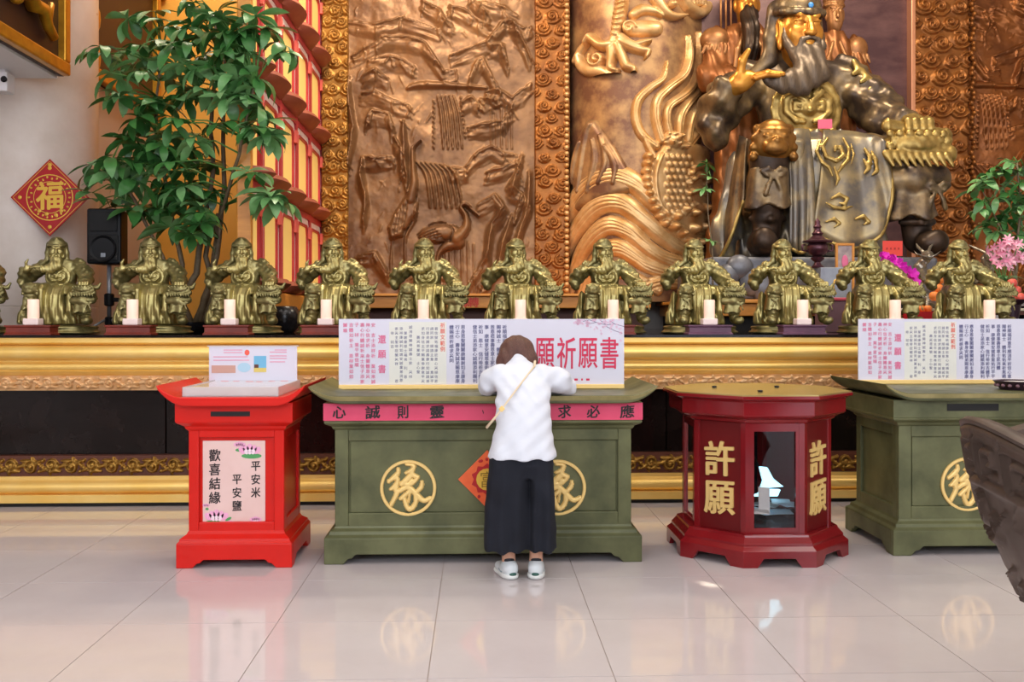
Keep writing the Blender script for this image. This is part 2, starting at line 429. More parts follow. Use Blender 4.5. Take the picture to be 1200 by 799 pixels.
# ---------------------------------------------------------------- room shell
tag(MB().box(-9.2, 9.2, -8, 13.6, 7.6, 7.8).build('ceiling', MATS['plaster']), kind='structure')
tag(MB().box(-9.4, 9.4, 13.25, 13.6, -0.2, 7.6).build('wall_back', MATS['plaster']), kind='structure')
tag(MB().box(-9.4, -9.2, -8, 13.25, -0.2, 7.6).build('wall_left', MATS['plaster']), kind='structure')
tag(MB().box(9.2, 9.4, -8, 13.25, -0.2, 7.6).build('wall_right', MATS['plaster']), kind='structure')

# ---------------------------------------------------------------- altar platform
YP = 8.12; PX0, PX1 = -5.4, 7.2; ZT = 1.405
pf = empty('altar_platform', (0, YP, 0), 'long altar platform with gold mouldings and black marble panels', 'platform', kind='structure')
def prof(name, pts, m, smooth=True):
    o = MB().prism([(y, z) for y, z in pts], 'x', PX0, PX1).build(name, MATS[m], pf, smooth, 35); return o
def arc(c, r, a0, a1, n=7): return [(c[0]+r*math.cos(math.radians(a0+(a1-a0)*i/n)), c[1]+r*math.sin(math.radians(a0+(a1-a0)*i/n))) for i in range(n+1)]
prof('plinth', [(0.04, 0), (4.9, 0), (4.9, 0.035), (0.04, 0.035)], 'dark')
prof('base_moulding', [(0.4, 0.035), (0.0, 0.035), (0.0, 0.095)]+[(0.0, 0.10)]+arc((0.06, 0.155), 0.055, 250, 110, 8)+[(0.05, 0.215), (0.05, 0.245), (0.4, 0.245)], 'gold')
prof('lower_band', [(0.4, 0.245), (0.075, 0.245), (0.075, 0.41), (0.4, 0.41)], 'brown_wood')
prof('upper_band', [(0.4, 0.95), (0.035, 0.95), (-0.03, 1.075), (0.4, 1.075)], 'gold_copper')
prof('cornice', [(0.4, 1.075), (-0.02, 1.075), (-0.06, 1.11)]+arc((-0.04, 1.15), 0.035, 250, 100, 6)+[(-0.05, 1.2)]
     + arc((-0.07, 1.265), 0.06, 260, 95, 8)+[(-0.1, 1.33), (-0.12, 1.345), (-0.12, 1.385), (0.4, 1.385)], 'gold')
prof('top_slab', [(-0.14, 1.385), (5.0, 1.385), (5.0, ZT), (-0.14, ZT)], 'black_marble')
prof('core', [(0.3, 0.03), (4.9, 0.03), (4.9, 1.38), (0.3, 1.38)], 'dark')
for i in range(9):
    a = PX0+i*1.4; MB().box(a+0.004, a+1.396, 0.16, 0.31, 0.405, 0.955).build('marble_panel', MATS['black_marble'], pf, bevel=0.004)
def scroll_motif(W, Hh, h):
    r = Relief(0, W, 0, Hh, W/56, -0.004); c = Hh/2
    r.stroke([(W*i/16, c+0.3*Hh*math.sin(2*PI*i/16)) for i in range(17)], 0.07*Hh, h*0.8)
    for cx, sg in ((0.25*W, -1), (0.75*W, 1)):
        r.spiral((cx, c+sg*0.06*Hh), 0.36*Hh, 1.5, 0.085*Hh, h, a0=-sg*PI/2, sgn=1)
        for da, L in ((0.5, 0.30), (1.3, 0.34), (2.2, 0.3), (3.0, 0.3)):
            a = da if sg < 0 else da+PI
            r.stroke([(cx+0.30*Hh*math.cos(a), c+0.30*Hh*math.sin(a)), (cx+(0.3+L)*Hh*math.cos(a+0.2)*1.25, c+(0.3+L*0.5)*Hh*math.sin(a+0.25))], [0.13*Hh, 0.04*Hh], h)
        r.ell((cx, c+sg*0.05*Hh), (0.1*Hh, 0.1*Hh), h*1.2)
    for k in range(3): r.ell((0.5*W+(k-1)*0.1*Hh, c+(k-1)*0.28*Hh), (0.12*Hh, 0.09*Hh), h, 0.8)
    return r
ms = scroll_motif(0.33, 0.155, 0.026).mesh('carved_scroll', lambda x, z, h: (x, -h, z)); ms.materials.append(MATS['gold_dark'])
ms2 = scroll_motif(0.33, 0.125, 0.024).mesh('carved_scroll', lambda x, z, h: (x, -h-0.5*(z-0.02), z)); ms2.materials.append(MATS['gold_copper'])
for i in range(38):
    link('carved_scroll', ms, None, pf, (PX0+0.33*i, 0.073, 0.25))
    link('carved_scroll', ms2, None, pf, (PX0+0.33*i, 0.02, 0.951))
# ledge of orange wood on the platform in front of the carved screens
lg = empty('raised_step', (0, 0, 0), 'long orange wooden step below the carved bronze screens', 'step', kind='structure')
e0 = P(316, 350, 11.6).x; e1 = P(763, 350, 11.6).x
zl = P(500, 347, 11.6).z; zl0 = P(500, 361, 11.6).z
MB().box(e0-0.2, e1, 11.6, 13, zl0, zl).build('front_board', MATS['orange_wood'], lg, bevel=0.01)
MB().box(e0-0.2, e1+0.02, 11.54, 13, zl, zl+0.03).build('step_top', MATS['orange_wood'], lg, bevel=0.006)
MB().box(e0-0.2, e1-0.05, 11.9, 13, ZT, zl0).build('recess', MATS['brown_wood'], lg)
letters([(ch, 0.0, 0.0, 0.13, 0.125) for ch in '緣'], P(543.5, 354, 11.595), (1, 0, 0), (0, 0, 1), off=0.02).build('red_letter', mat('red_ink', '#c8321e', 0.5), lg)
letters([('轉', 0.0, 0.0, 0.13, 0.125)], P(555, 354, 11.595), (1, 0, 0), (0, 0, 1), off=0.02).build('red_letter', MATS['red_ink'], lg)
letters([('功', 0.0, 0.0, 0.13, 0.125)], P(541, 354, 11.595), (1, 0, 0), (0, 0, 1), off=0.02).build('red_letter', MATS['red_ink'], lg) if 0 else None

# ---------------------------------------------------------------- side wall, bulkhead, marble column at the left
bx = P(71, 92, 9.6); XB, ZB = bx.x, bx.z
bh = empty('trim_1', (0, 0, 0), kind='structure')
MB().box(-9.2, XB-0.03, 3.5, 9.6, ZB, 7.6).build('bulkhead', MATS['white_paint'], bh)
xl = P(150, 100, 12.6).x
tag(MB().box(-9.2, P(132, 150, 11.4).x, 10.35, 13.25, 0, 7.6).build('wall_left_inner', MATS['plaster']), kind='structure')
XL = P(132, 150, 11.4).x
cr = P(115, 200, 10.35); CR = 0.66; ccx = cr.x-CR*1.06
cl = MB(); cl.lathe([(CR, 0), (CR, 0.245), (CR-0.006, 0.25), (CR-0.006, 0.256), (CR, 0.26), (CR, 7.6-ZT)], n=64)
tag(cl.build('round_column', MATS['marble_beige'], None, True, 30, (ccx, 10.35, ZT)), 'thick round column of pale beige marble at the left end', 'column', kind='structure')

def plaque(name, y0, y1, z0, z1, x, label, seed):
    t = empty(name, (x, y0, z0), label, 'plaque')
    L = y1-y0; Hh = z1-z0; fw = 0.12
    MB().box(-0.02, 0.03, 0, L, 0, Hh).build('board', MATS['plaque_brown'], t)
    for a in ((0, L, 0, fw), (0, L, Hh-fw, Hh), (0, fw, fw, Hh-fw), (L-fw, L, fw, Hh-fw)):
        MB().box(0.0, 0.1, *a).build('frame_bar', MATS['plaque_gold'], t, bevel=0.015)
    rr = random.Random(seed); g = MB()
    # gilt carving: a gnarled bough with knobs and leaves
    for k in range(5):
        y = L*(0.2+0.15*k); z = Hh*0.62; pts = []
        for q in range(7): pts.append((0.07+0.02*rr.random(), y+0.1*q+rr.uniform(-.05, .05), z+0.25*math.sin(k+q*0.9)-0.06*q))
        g.tube(pts, [0.07, 0.08, 0.06, 0.075, 0.05, 0.05, 0.03], 7)
        for q in range(8): g.ell((0.09, y+rr.uniform(-.1, .6), z+rr.uniform(-.35, .45)), (0.05, rr.uniform(.05, .13), rr.uniform(.05, .11)), 9, 6)
    if L > 3:
        g.build('gilt_carving', MATS['plaque_gold'], t, True)['kind'] = 'stuff'; g = MB(); y_ = L-4.4
        g.tube([(0.06, y_+3.0, 0.62), (0.09, y_+3.25, 0.46), (0.1, y_+3.45, 0.58), (0.09, y_+3.62, 0.44), (0.1, y_+3.8, 0.46), (0.09, y_+3.92, 0.34), (0.09, y_+4.04, 0.27)], [0.07, 0.09, 0.08, 0.075, 0.06, 0.05, 0.045], 9)
        g.tube([(0.09, y_+3.62, 0.5), (0.1, y_+3.7, 0.68), (0.09, y_+3.85, 0.8)], [0.06, 0.05, 0.04], 8); g.tube([(0.09, y_+3.9, 0.4), (0.1, y_+3.96, 0.56)], [0.045, 0.03], 7)
        for yy, zz, r_ in ((3.2, 0.62, 0.1), (3.42, 0.7, 0.12), (3.5, 0.5, 0.07), (3.3, 0.4, 0.06), (3.7, 0.8, 0.1), (3.1, 0.5, 0.09), (3.75, 0.6, 0.06)): g.ell((0.09, y_+yy, zz), (0.06, r_, r_*0.9), 10, 7)
        g.build('gilt_bough', MATS['plaque_gold'], t, True); return t
    g.build('gilt_carving', MATS['plaque_gold'], t, True)['kind'] = 'stuff'
    return t
plaque('wall_plaque', 5.2, 9.6, ZB+0.02, 7.1, XB, 'dark brown plaque with gilt carving above the white bulkhead, top left corner', 1)
pb = P(105, 120, 11.0); q2 = P(150, 135, 12.6)
t2 = plaque('wall_plaque', 10.55, 12.75, P(150, 137, 12.7).z, 7.2, XL+0.02, 'dark brown plaque in a carved gold frame behind the tall plant', 2)
orn = MB()
for k in range(9):
    orn.ell((0.09, 0.05, 0.2+k*0.42), (0.05, 0.09, 0.16), 10, 6); orn.tube([(0.1, 0.0, 0.05+k*0.42), (0.13, -0.1, 0.2+k*0.42), (0.1, 0.0, 0.36+k*0.42)], [0.02, 0.045, 0.02], 7)
orn.build('carved_edge', MATS['plaque_gold'], t2, True)

# ---------------------------------------------------------------- prayer-lamp niche wall
XN = P(377.5, 200, 13).x
tag(MB().box(XL, XN-0.05, 12.95, 13.25, ZT, 7.6).build('wall_back_gold', MATS['yellow_wall']), kind='structure')
nw = empty('lamp_niche_wall', (XN, 13, 0), 'red wall of tall yellow prayer-lamp niches beside the potted tree', 'shrine wall', kind='structure')
NY0 = 13-0.9*4-0.42
MB().box(-0.11, -0.05, NY0-13, 0, ZT+0.27, 7.2).build('backing', MATS['orange_wood'], nw)
fr = MB()
for (a, b, c, d) in ((0.0, 0.055, 0, 1.0), (0.845, 0.9, 0, 1.0)): fr.box(-0.05, 0.0, a, b, c, d)
fr.box(-0.05, 0.0, 0.055, 0.845, 0.93, 1.0)
frm = fr.mesh('red_frame'); frm.materials.append(MATS['niche_red'])
inner = MB()
def archring(y0, y1, z0, z1, wd, x0, x1):
    m = MB(); n = 6; out = [(y0, z0), (y0, z1-0.1)]+[(y0+(y1-y0)*0.12*i/n, z1-0.1+0.1*math.sin(PI/2*i/n)) for i in range(1, n+1)]+[(y1-(y1-y0)*0.12*(1-i/n), z1-0.1+0.1*math.cos(PI/2*i/n)) for i in range(0, n+1)]+[(y1, z0)]
    cy = (y0+y1)/2; inn = [(cy+(y-cy)*(1-2*wd/(y1-y0)), z if z == z0 else z-wd) for y, z in out]
    for i in range(len(out)-1):
        q = [out[i], out[i+1], inn[i+1], inn[i]]
        m.add([(x, y, z) for x in (x0, x1) for y, z in q], [(3, 2, 1, 0), (4, 5, 6, 7), (0, 1, 5, 4), (1, 2, 6, 5), (2, 3, 7, 6), (3, 0, 4, 7)])
    return m
wm = archring(0.06, 0.84, 0.13, 0.93, 0.07, -0.05, -0.012).mesh('white_jamb'); wm.materials.append(MATS['niche_white'])
rm = archring(0.12, 0.78, 0.13, 0.86, 0.025, -0.05, -0.006).mesh('red_jamb'); rm.materials.append(MATS['niche_red'])
ym = MB().box(-0.045, -0.03, 0.12, 0.75, 0.12, 0.83).mesh('yellow_panel'); ym.materials.append(MATS['niche_yellow'])
lip = MB(); rings = []
for i in range(9):
    t = i/8; bul = 0.16*math.sin(PI*t)**0.6
    rings.append([(-0.04, t*0.9, 0.13), (0.0+bul*0.9, t*0.9, 0.13), (0.02+bul, t*0.9, 0.085), (0.01+bul*0.5, t*0.9, 0.02), (-0.04, t*0.9, 0.0)])
lip.loft(rings); lm = lip.mesh('curved_sill', True, 40); lm.materials.append(MATS['niche_lip'])
tgm = MB().box(0.0, 0.03, 0.72, 0.84, 0.70, 0.84).mesh('name_tag'); tgm.materials.append(MATS['niche_tag'])
for k in range(5):
    for r in range(6):
        n = empty('niche', (0, -0.9*(k+1) if k < 4 else -4.02, 1.80+1.0*r)); n.parent = nw
        if k == 4: n.scale.y = 0.45
        for nm, me in (('red_frame', frm), ('white_jamb', wm), ('red_jamb', rm), ('yellow_panel', ym), ('curved_sill', lm), ('name_tag', tgm)):
            link(nm, me, None, n)
MB().box(-0.13, 0.06, NY0-13, 0, 1.62, 1.80).build('base_ledge', MATS['orange_wood'], nw, bevel=0.02)
MB().box(-0.11, 0.0, NY0-13+0.05, 0, ZT, 1.62).build('foot', MATS['brown_wood'], nw)
MB().box(-0.12, 0.01, NY0-13-0.07, NY0-13, 1.62, 7.2).build('end_post', MATS['orange_wood'], nw, bevel=0.01)

tag(MB().box(-9.2, 3.8, -8.3, -8.0, -0.2, 2.6).build('wall_front_light_block', MATS['plaster']), kind='structure')  # unseen low wall, added to block daylight reflections; left open at the right
# ---------------------------------------------------------------- carved bronze screens (reliefs drawn in metres on the wall plane)
YW = 13.0
def uz(u, v, Y=YW):
    p = P(u, v, Y); return (p.x, p.z)
def uvs(lst, Y=YW): return [uz(a, b, Y) for a, b in lst]
PXM = YW/F                                     # metres per photo pixel at the screens
def wig(pts, amp, n, rr):
    """a polyline roughened into a craggy line"""
    out = []
    for i in range(len(pts)-1):
        for k in range(n):
            t = k/n; out.append((pts[i][0]+(pts[i+1][0]-pts[i][0])*t+rr.uniform(-amp, amp), pts[i][1]+(pts[i+1][1]-pts[i][1])*t+rr.uniform(-amp, amp)))
    out.append(pts[-1]); return out

def landscape(name, parent, m, u0, u1, v0, v1, du, seed, cranes=True):
    """mountain landscape with ridges, waterfall and cranes; du shifts the motif sideways in photo pixels"""
    u1 = min(u1, 1290); a = uz(u0, v1); b = uz(u1, v0); rr = random.Random(seed)
    r = Relief(a[0], b[0], a[1], b[1], 0.0125)
    r.noise(0.05, 0.55, 3, seed=seed)
    r.H += 0.05*np.maximum(0, fbm(r.X/0.7+3, r.Z/0.9, 3, seed+4))
    def st(pts, w, h, k=4, amp=1.2, mode='max', b0=None):
        pts = [(x+du, y) for x, y in pts]
        pp = uvs(wig(pts, amp, k, rr) if k > 1 else pts)
        hb = 0.0 if b0 is None else b0
        if mode == 'max':
            r.stroke(pp, [w*0.4*PXM, w*PXM, w*0.75*PXM, w*0.35*PXM], h, 'add', pw=1.0)
        else: r.stroke(pp, [w*PXM], h, mode, pw=1.0)
    # ridges: each a crest line with a slope shelving down behind it
    crests = [[(408, 24), (440, 30), (470, 22), (515, 36)], [(412, 65), (440, 52), (452, 44), (478, 44), (497, 50), (510, 70), (520, 85), (535, 82)],
              [(432, 72), (455, 66), (470, 70), (486, 78)], [(425, 90), (440, 82), (455, 92)], [(424, 110), (440, 108), (460, 118), (480, 124)],
              [(528, 66), (555, 56), (572, 50), (588, 28), (600, 26), (612, 50), (622, 70)], [(575, 55), (588, 54), (594, 76)], [(550, 94), (560, 72), (566, 70), (576, 92), (585, 104)],
              [(527, 8), (545, 14), (560, 26), (580, 34)], [(495, 2), (515, 14), (520, 24), (530, 30)], [(552, 0), (566, 14), (575, 24)], [(562, 4), (590, 10), (606, 20)], [(600, 28), (612, 36), (622, 32)],
              [(570, 108), (585, 106), (600, 116), (612, 106), (622, 98)], [(540, 122), (552, 114), (562, 124)], [(562, 116), (580, 118)], [(548, 150), (570, 146), (590, 142), (600, 128)],
              [(546, 196), (560, 180), (575, 172), (590, 180), (606, 182)], [(570, 202), (590, 196), (608, 188)], [(596, 216), (608, 200)], [(520, 196), (535, 198), (546, 200)],
              [(409, 90), (410, 120), (415, 150), (408, 190)], [(430, 140), (436, 130), (455, 134), (462, 150)], [(425, 184), (440, 186), (460, 184)], [(425, 185), (423, 205), (430, 230), (426, 260)],
              [(462, 160), (470, 175), (472, 200)], [(473, 140), (475, 180), (478, 215)], [(560, 240), (580, 228), (590, 242), (576, 262), (570, 300), (558, 320), (545, 340)], [(600, 250), (590, 280), (584, 310), (560, 335)],
              [(612, 180), (600, 220), (612, 228), (604, 250)], [(620, 200), (618, 240), (606, 280), (600, 310)], [(420, 300), (440, 296), (455, 320), (470, 318)], [(470, 330), (500, 322), (530, 330)], [(600, 330), (612, 318), (620, 326)]]
    for c in crests:
        st(c, 1.7, 0.045, 5, 0.8); st([(x, y+1.5) for x, y in c], 4, 0.026, 3)
        for q in range(5): st([(x+rr.uniform(-2, 2), y+3+q*2.6) for x, y in c], 5.5, 0.017, 3)
        for q in range(4):
            i = rr.randrange(len(c)); st([(c[i][0]+rr.uniform(-3, 3), c[i][1]+2), (c[i][0]+rr.uniform(-4, 8), c[i][1]+rr.uniform(8, 20))], 1.3, 0.027, 3)
    for k in range(110):
        x = rr.uniform(u0-du, u1-du); y = rr.uniform(v0, v1)
        if 470 < x < 600 and 180 < y < 345: continue
        st([(x, y), (x+rr.uniform(-8, 8), y+rr.uniform(5, 14))], rr.uniform(0.9, 1.8), rr.uniform(0.008, 0.02), 3)
    # bridge slab and falls
    st([(478, 104), (500, 100), (570, 104)], 5.5, 0.06, 1)
    for k in range(5): st([(513+k*4.6, 112), (517+k*5.2, 135), (520+k*5.4, 175)], 2.0, 0.06, 1)
    for k in range(10): st([(508, 118+k*6), (509, 121+k*6)], 2.6, 0.05, 1); st([(540+k*0.5, 114+k*5), (541+k*0.5, 117+k*5)], 2.8, 0.05, 1)
    for k in range(7): st([(488+k*5.5, 190+k*0.6), (499+k*5.6, 204), (503+k*6, 226), (504+k*6.3, 244)], 2.3, 0.06, 1)
    for k in range(5): st([(575+k*6, 128+rr.uniform(-4, 4)), (576+k*6, 175)], 2.2, 0.035, 1)
    for k in range(9): r.ell(uz(575+du+rr.uniform(-12, 12), 122+rr.uniform(-8, 8)), (3.5*PXM, 2.5*PXM), 0.04, 0, 'add')
    for k in range(6): st([(520+k*7, 285+rr.uniform(-4, 4)), (521+k*7, 345)], 2.6, 0.03, 1)
    if cranes:
        # standing crane with raised neck and dark folded wing
        r.stroke(uvs([(484, 176), (485, 200), (486, 216), (482, 236)], YW), [2.2*PXM, 3*PXM, 4.5*PXM, 6*PXM], 0.10, 'max', base=0.09)
        r.stroke(uvs([(494, 166), (486, 173), (484, 178)]), [0.6*PXM, 2*PXM, 2.4*PXM], 0.09, 'max', base=0.09)
        r.poly(uvs([(486, 214), (490, 250), (478, 268), (462, 278), (455, 268), (464, 248)]), 0.10, 6*PXM, base=0.06)
        r.poly(uvs([(455, 266), (475, 262), (472, 278), (458, 282)]), 0.12, 4*PXM, base=0.06)
        for q in range(4): r.stroke(uvs([(466+q*4, 252-q*5), (462+q*4, 276-q*2)]), [1.0*PXM], 0.035, 'cut')
        st([(490, 232), (486, 258), (476, 278), (475, 310)], 2.2, 0.07, 1); st([(460, 282), (459, 300), (458, 325)], 1.8, 0.06, 1)
        # crane with long bent neck
        r.ell(uz(515, 274), (25*PXM, 11*PXM), 0.15, 0.12, base=0.04); r.stroke(uvs([(535, 280), (546, 268), (546, 254), (540, 244), (545, 240), (550, 243)]), [8*PXM, 5*PXM, 3*PXM, 2.2*PXM, 2.6*PXM, 2.4*PXM], 0.11, 'max', base=0.08)
        r.stroke(uvs([(549, 243), (561, 254)]), [2*PXM, 0.5*PXM], 0.08, 'max', base=0.09)
        r.stroke(uvs([(537, 284), (522, 290), (514, 300), (512, 320)]), [8*PXM, 5*PXM, 2*PXM, 1.6*PXM], 0.1, 'max', base=0.05)
        r.stroke(uvs([(490, 276), (505, 264), (520, 262), (531, 270), (528, 284)]), [1.2*PXM], 0.05, 'cut')
        for q in range(5): r.stroke(uvs([(492+q*5, 277+q*1.2), (510+q*3, 270+q*3)]), [0.9*PXM], 0.035, 'cut')
    r.noise(0.009, 0.10, 3, seed=seed+2)
    me = r.mesh('relief_panel', lambda x, z, h: (x, YW-0.02-h, z))
    return link(name, me, m, parent)

def cloud_border(name, parent, m, u0, u1, v0, v1, seed, proud=0.1, cell=0.2, h=0.035):
    a = uz(u0, v1); b = uz(u1, v0); r = Relief(a[0], b[0], a[1], b[1], 0.011); rr = random.Random(seed)
    r.noise(0.016, 0.3, 3, seed=seed); W = b[0]-a[0]; n = max(1, round(W/cell)); rows = int((b[1]-a[1])/(cell*0.85))
    for j in range(rows+1):
        for i in range(n+1):
            c = (a[0]+W*(i+0.5*(j % 2))/n+rr.uniform(-.1, .1)*cell, a[1]+j*cell*0.85+rr.uniform(-.12, .12)*cell); R = cell*rr.uniform(0.34, 0.5)
            r.ell((c[0], c[1]-R*0.2), (R*1.15, R*0.7), h*0.5, rr.uniform(-.4, .4), 'add')
            r.spiral(c, R*0.8, 1.5, R*0.17, h, rr.uniform(0, 6), rr.choice((-1, 1)), 'add')
            r.stroke([(c[0]-R, c[1]-R*0.5), (c[0]-R*0.4, c[1]-R*0.9), (c[0]+R*0.5, c[1]-R*0.85), (c[0]+R*1.1, c[1]-R*0.3)], [R*0.1, R*0.17, R*0.1], h*0.9, 'add')
    r.H[0, :] = r.H[-1, :] = -proud
    me = r.mesh('cloud_border', lambda x, z, hh: (x, YW-proud-hh, z)); return link(name, me, m, parent)
VT = -75
sl = empty('carved_screen', (0, 0, 0), 'tall bronze relief screen of mountains, waterfall and two cranes behind the middle altar statues', 'relief')
landscape('relief_panel', sl, MATS['bronze_panel'], 404, 632, VT, 347, 0, 3)
cloud_border('cloud_border', sl, MATS['bronze_border'], 377.5, 409, VT, 347, 5)
cloud_border('cloud_border', sl, MATS['bronze_border_red'], 626, 668, VT, 350, 6)
eb = MB(); a = uz(663, 350); 
for k in range(110): eb.ell((a[0], YW-0.14, a[1]+0.03+k*0.078), (0.035, 0.05, 0.034), 8, 6)
eb.build('beaded_edge', MATS['dragon_gold'], sl, True)['kind'] = 'stuff'
sr = empty('carved_screen', (0, 0, 0), 'red bronze relief screen with rocky peaks behind the plant at the right edge', 'relief')
landscape('relief_panel', sr, MATS['bronze_panel_red'], 1126, 1360, VT, 350, 635, 8, False)
cloud_border('cloud_border', sr, MATS['bronze_border_red'], 1066, 1131, VT, 350, 9, cell=0.27, h=0.045)
eb = MB(); a = uz(1134, 350)
for k in range(75): eb.ell((a[0]+0.02*math.sin(k*1.9), YW-0.13, a[1]+0.03+k*0.066), (0.03, 0.05, 0.04), 8, 6)
eb.build('beaded_edge', MATS['bronze_border_red'], sr, True)['kind'] = 'stuff'
# dark purple bronze wall behind the large seated figure, with a copper strip at its right end
x0 = uz(822, 0)[0]; x1 = uz(1062, 0)[0]; x2 = uz(1067, 0)[0]
tag(MB().box(x0-0.0, x1, YW-0.02, 13.2, ZT, 7.5).build('wall_back_purple', MATS['purple_wall']), kind='structure')
tag(MB().box(x1, x2, YW-0.16, 13.2, ZT, 7.5).build('trim_2', mat('copper_strip', '#c98a66', 0.35, 0.4), bevel=0.01), kind='structure')

# ---------------------------------------------------------------- big dragon column
DC = 13.45; dl = P(664, 200, 12.9); dr = P(833, 200, 12.9); DR = (dr.x-dl.x)/2*1.02; dcx = (dl.x+dr.x)/2; YD = DC-DR*0.86
dcol = empty('dragon_column', (dcx, DC, ZT), 'bulging bronze column with carved waves, flames, claw and dragon head beside the large seated figure', 'column')
MB().lathe([(DR, 0.35), (DR, 6.3)], n=64, a0=PI, a1=2*PI, caps=False).build('shaft', MATS['pillar_bronze'], dcol, True)
def dz(u, v):
    """photo position -> (angle along the column's face in metres, height above the platform)"""
    # where the view ray meets the column, solved in plan
    Y = YD
    for _ in range(6):
        p = P(u, v, Y); s = max(-0.995, min(0.995, (p.x-dcx)/DR)); Y = DC-DR*math.sqrt(1-s*s)
    p = P(u, v, Y); return (math.asin(s)*DR, p.z-ZT)
def dzs(l): return [dz(a, b) for a, b in l]
def onto(x, z, h): return ((DR+h)*np.sin(x/DR), -(DR+h)*np.cos(x/DR), z)
DPX = 12.6/F; DEP = -0.05
def dpart(name, fn, u0, u1, v0, v1, m='dragon_gold', step=0.011):
    a = dz(u0, v1); b = dz(u1, v0); r = Relief(a[0], b[0], a[1], b[1], step, DEP); fn(r)
    me = r.mesh(name, onto, keep=DEP+0.001); return link(name, me, MATS[m], dcol)
SK = 2.2*DPX
def waves(r):
    for k, (pts, w) in enumerate((([(640, 322), (652, 290), (668, 252), (690, 218), (718, 206), (745, 216), (770, 240), (800, 268), (828, 280)], [8, 11, 13, 14, 14, 13, 12, 10, 8]),
                                  ([(650, 345), (664, 300), (682, 262), (703, 240), (728, 238), (752, 256), (775, 276), (800, 292), (825, 300)], [8, 10, 12, 13, 13, 11, 11, 9, 6]),
                                  ([(668, 345), (680, 302), (697, 275), (716, 264), (738, 272), (758, 290), (782, 304), (815, 312)], [8, 10, 11, 12, 11, 10, 9, 6]),
                                  ([(684, 345), (694, 315), (708, 295), (724, 290), (742, 300), (760, 312), (800, 326)], [8, 9, 10, 11, 10, 9, 7]),
                                  ([(700, 345), (710, 325), (726, 318), (744, 326), (770, 340)], [8, 9, 9, 8, 7]), ([(740, 345), (775, 330), (815, 334), (832, 330)], [8, 9, 9, 8]))):
        r.stroke(dzs(pts), [x*DPX for x in w], 0.12-0.008*k, 'max', skirt=SK, base=-0.01)
        for q in (-0.4, 0.0, 0.4):
            r.stroke(dzs([(x+q*5, y+q*11) for x, y in pts]), [1.1*DPX], 0.016, 'cut', pw=1)
def peak(r):
    r.poly(dzs([(676, 250), (672, 195), (680, 160), (690, 141), (700, 140), (708, 152), (722, 172), (738, 200), (744, 225)]), 0.10, 9*DPX, base=-0.01)
    for pts in ([(682, 225), (686, 190), (691, 158), (696, 146)], [(692, 225), (700, 190), (698, 165)], [(704, 215), (712, 190), (706, 160)], [(720, 215), (722, 195), (712, 172)], [(675, 215), (679, 185), (684, 168)]):
        r.stroke(dzs(pts), [2.5*DPX, 4*DPX, 2*DPX], 0.035, 'add', pw=0.8)
def flames(r):
    for pts, w in (([(768, 172), (752, 158), (745, 138), (748, 118), (762, 103), (776, 92), (780, 72)], [5, 6, 6, 6, 5, 4, 1]),
                   ([(774, 165), (768, 140), (770, 118), (784, 102), (800, 88), (806, 66), (804, 42)], [5, 6, 6, 5.5, 5, 4, 1]),
                   ([(784, 160), (780, 140), (784, 124), (800, 112), (812, 96), (817, 70), (816, 38)], [5, 5, 5, 5, 5, 4, 1]),
                   ([(794, 160), (796, 138), (804, 122), (816, 106), (822, 84), (818, 52)], [5, 6, 5.5, 5, 5, 3]),
                   ([(804, 165), (808, 140), (816, 124), (824, 112), (825, 92)], [6, 6, 6, 5, 3]), ([(800, 178), (812, 160), (822, 146), (827, 130)], [7, 7, 6, 4]),
                   ([(765, 185), (757, 168), (754, 160)], [5, 4, 1])):
        pp = [(x, y) for x, y in pts]; r.stroke(dzs(pp), [x*DPX for x in w], 0.10, 'max', skirt=SK, base=-0.005); r.stroke(dzs(pp), [0.8*DPX], 0.02, 'cut', pw=1)
def body(r):
    r.poly(dzs([(764, 185), (775, 170), (800, 165), (826, 175), (828, 285), (800, 290), (770, 262), (756, 225)]), 0.10, 8*DPX, base=0.0)
    r.ell(dz(787, 166), (15*DPX, 13*DPX), 0.15)
    rr = random.Random(4)
    for k in range(26): r.ell(dz(787+rr.uniform(-13, 13), 166+rr.uniform(-11, 11)), (2.4*DPX, 2.4*DPX), 0.035, 0, 'add')
    for k in range(10):
        t = k/9; r.ell(dz(759+8*t**2-5*math.sin(PI*t)+5*t*t*2, 184+78*t), (6.2*DPX, 5.6*DPX), 0.17)
    r.stroke(dzs([(773, 182), (766, 205), (769, 235), (782, 258)]), [2*DPX], 0.03, 'add')
    for j in range(9):
        for i in range(5): r.ell(dz(778+i*6+3*(j % 2), 186+j*8), (3.4*DPX, 4.4*DPX), 0.035, 0.5, 'add')
    for pts in ([(802, 205), (812, 195), (826, 196)], [(800, 215), (812, 206), (822, 212), (828, 206)], [(800, 228), (812, 222), (824, 232)], [(808, 240), (818, 246), (828, 240)]):
        r.stroke(dzs(pts), [3*DPX, 5*DPX, 4*DPX], 0.05, 'add')
    r.ell(dz(818, 214), (6*DPX, 4*DPX), 0.05, 0.3, 'cut')
    for (u, v, q) in ((788, 254, 7), (797, 246, 6), (806, 250, 6), (817, 244, 7), (786, 266, 7), (794, 274, 6), (824, 256, 6), (806, 268, 8), (818, 266, 6), (800, 282, 5), (812, 284, 6), (824, 278, 5)):
        r.ell(dz(u, v), (q*DPX, q*0.9*DPX), 0.22)
    r.ell(dz(812, 274), (6*DPX, 3*DPX), 0.06, 0.2, 'cut')
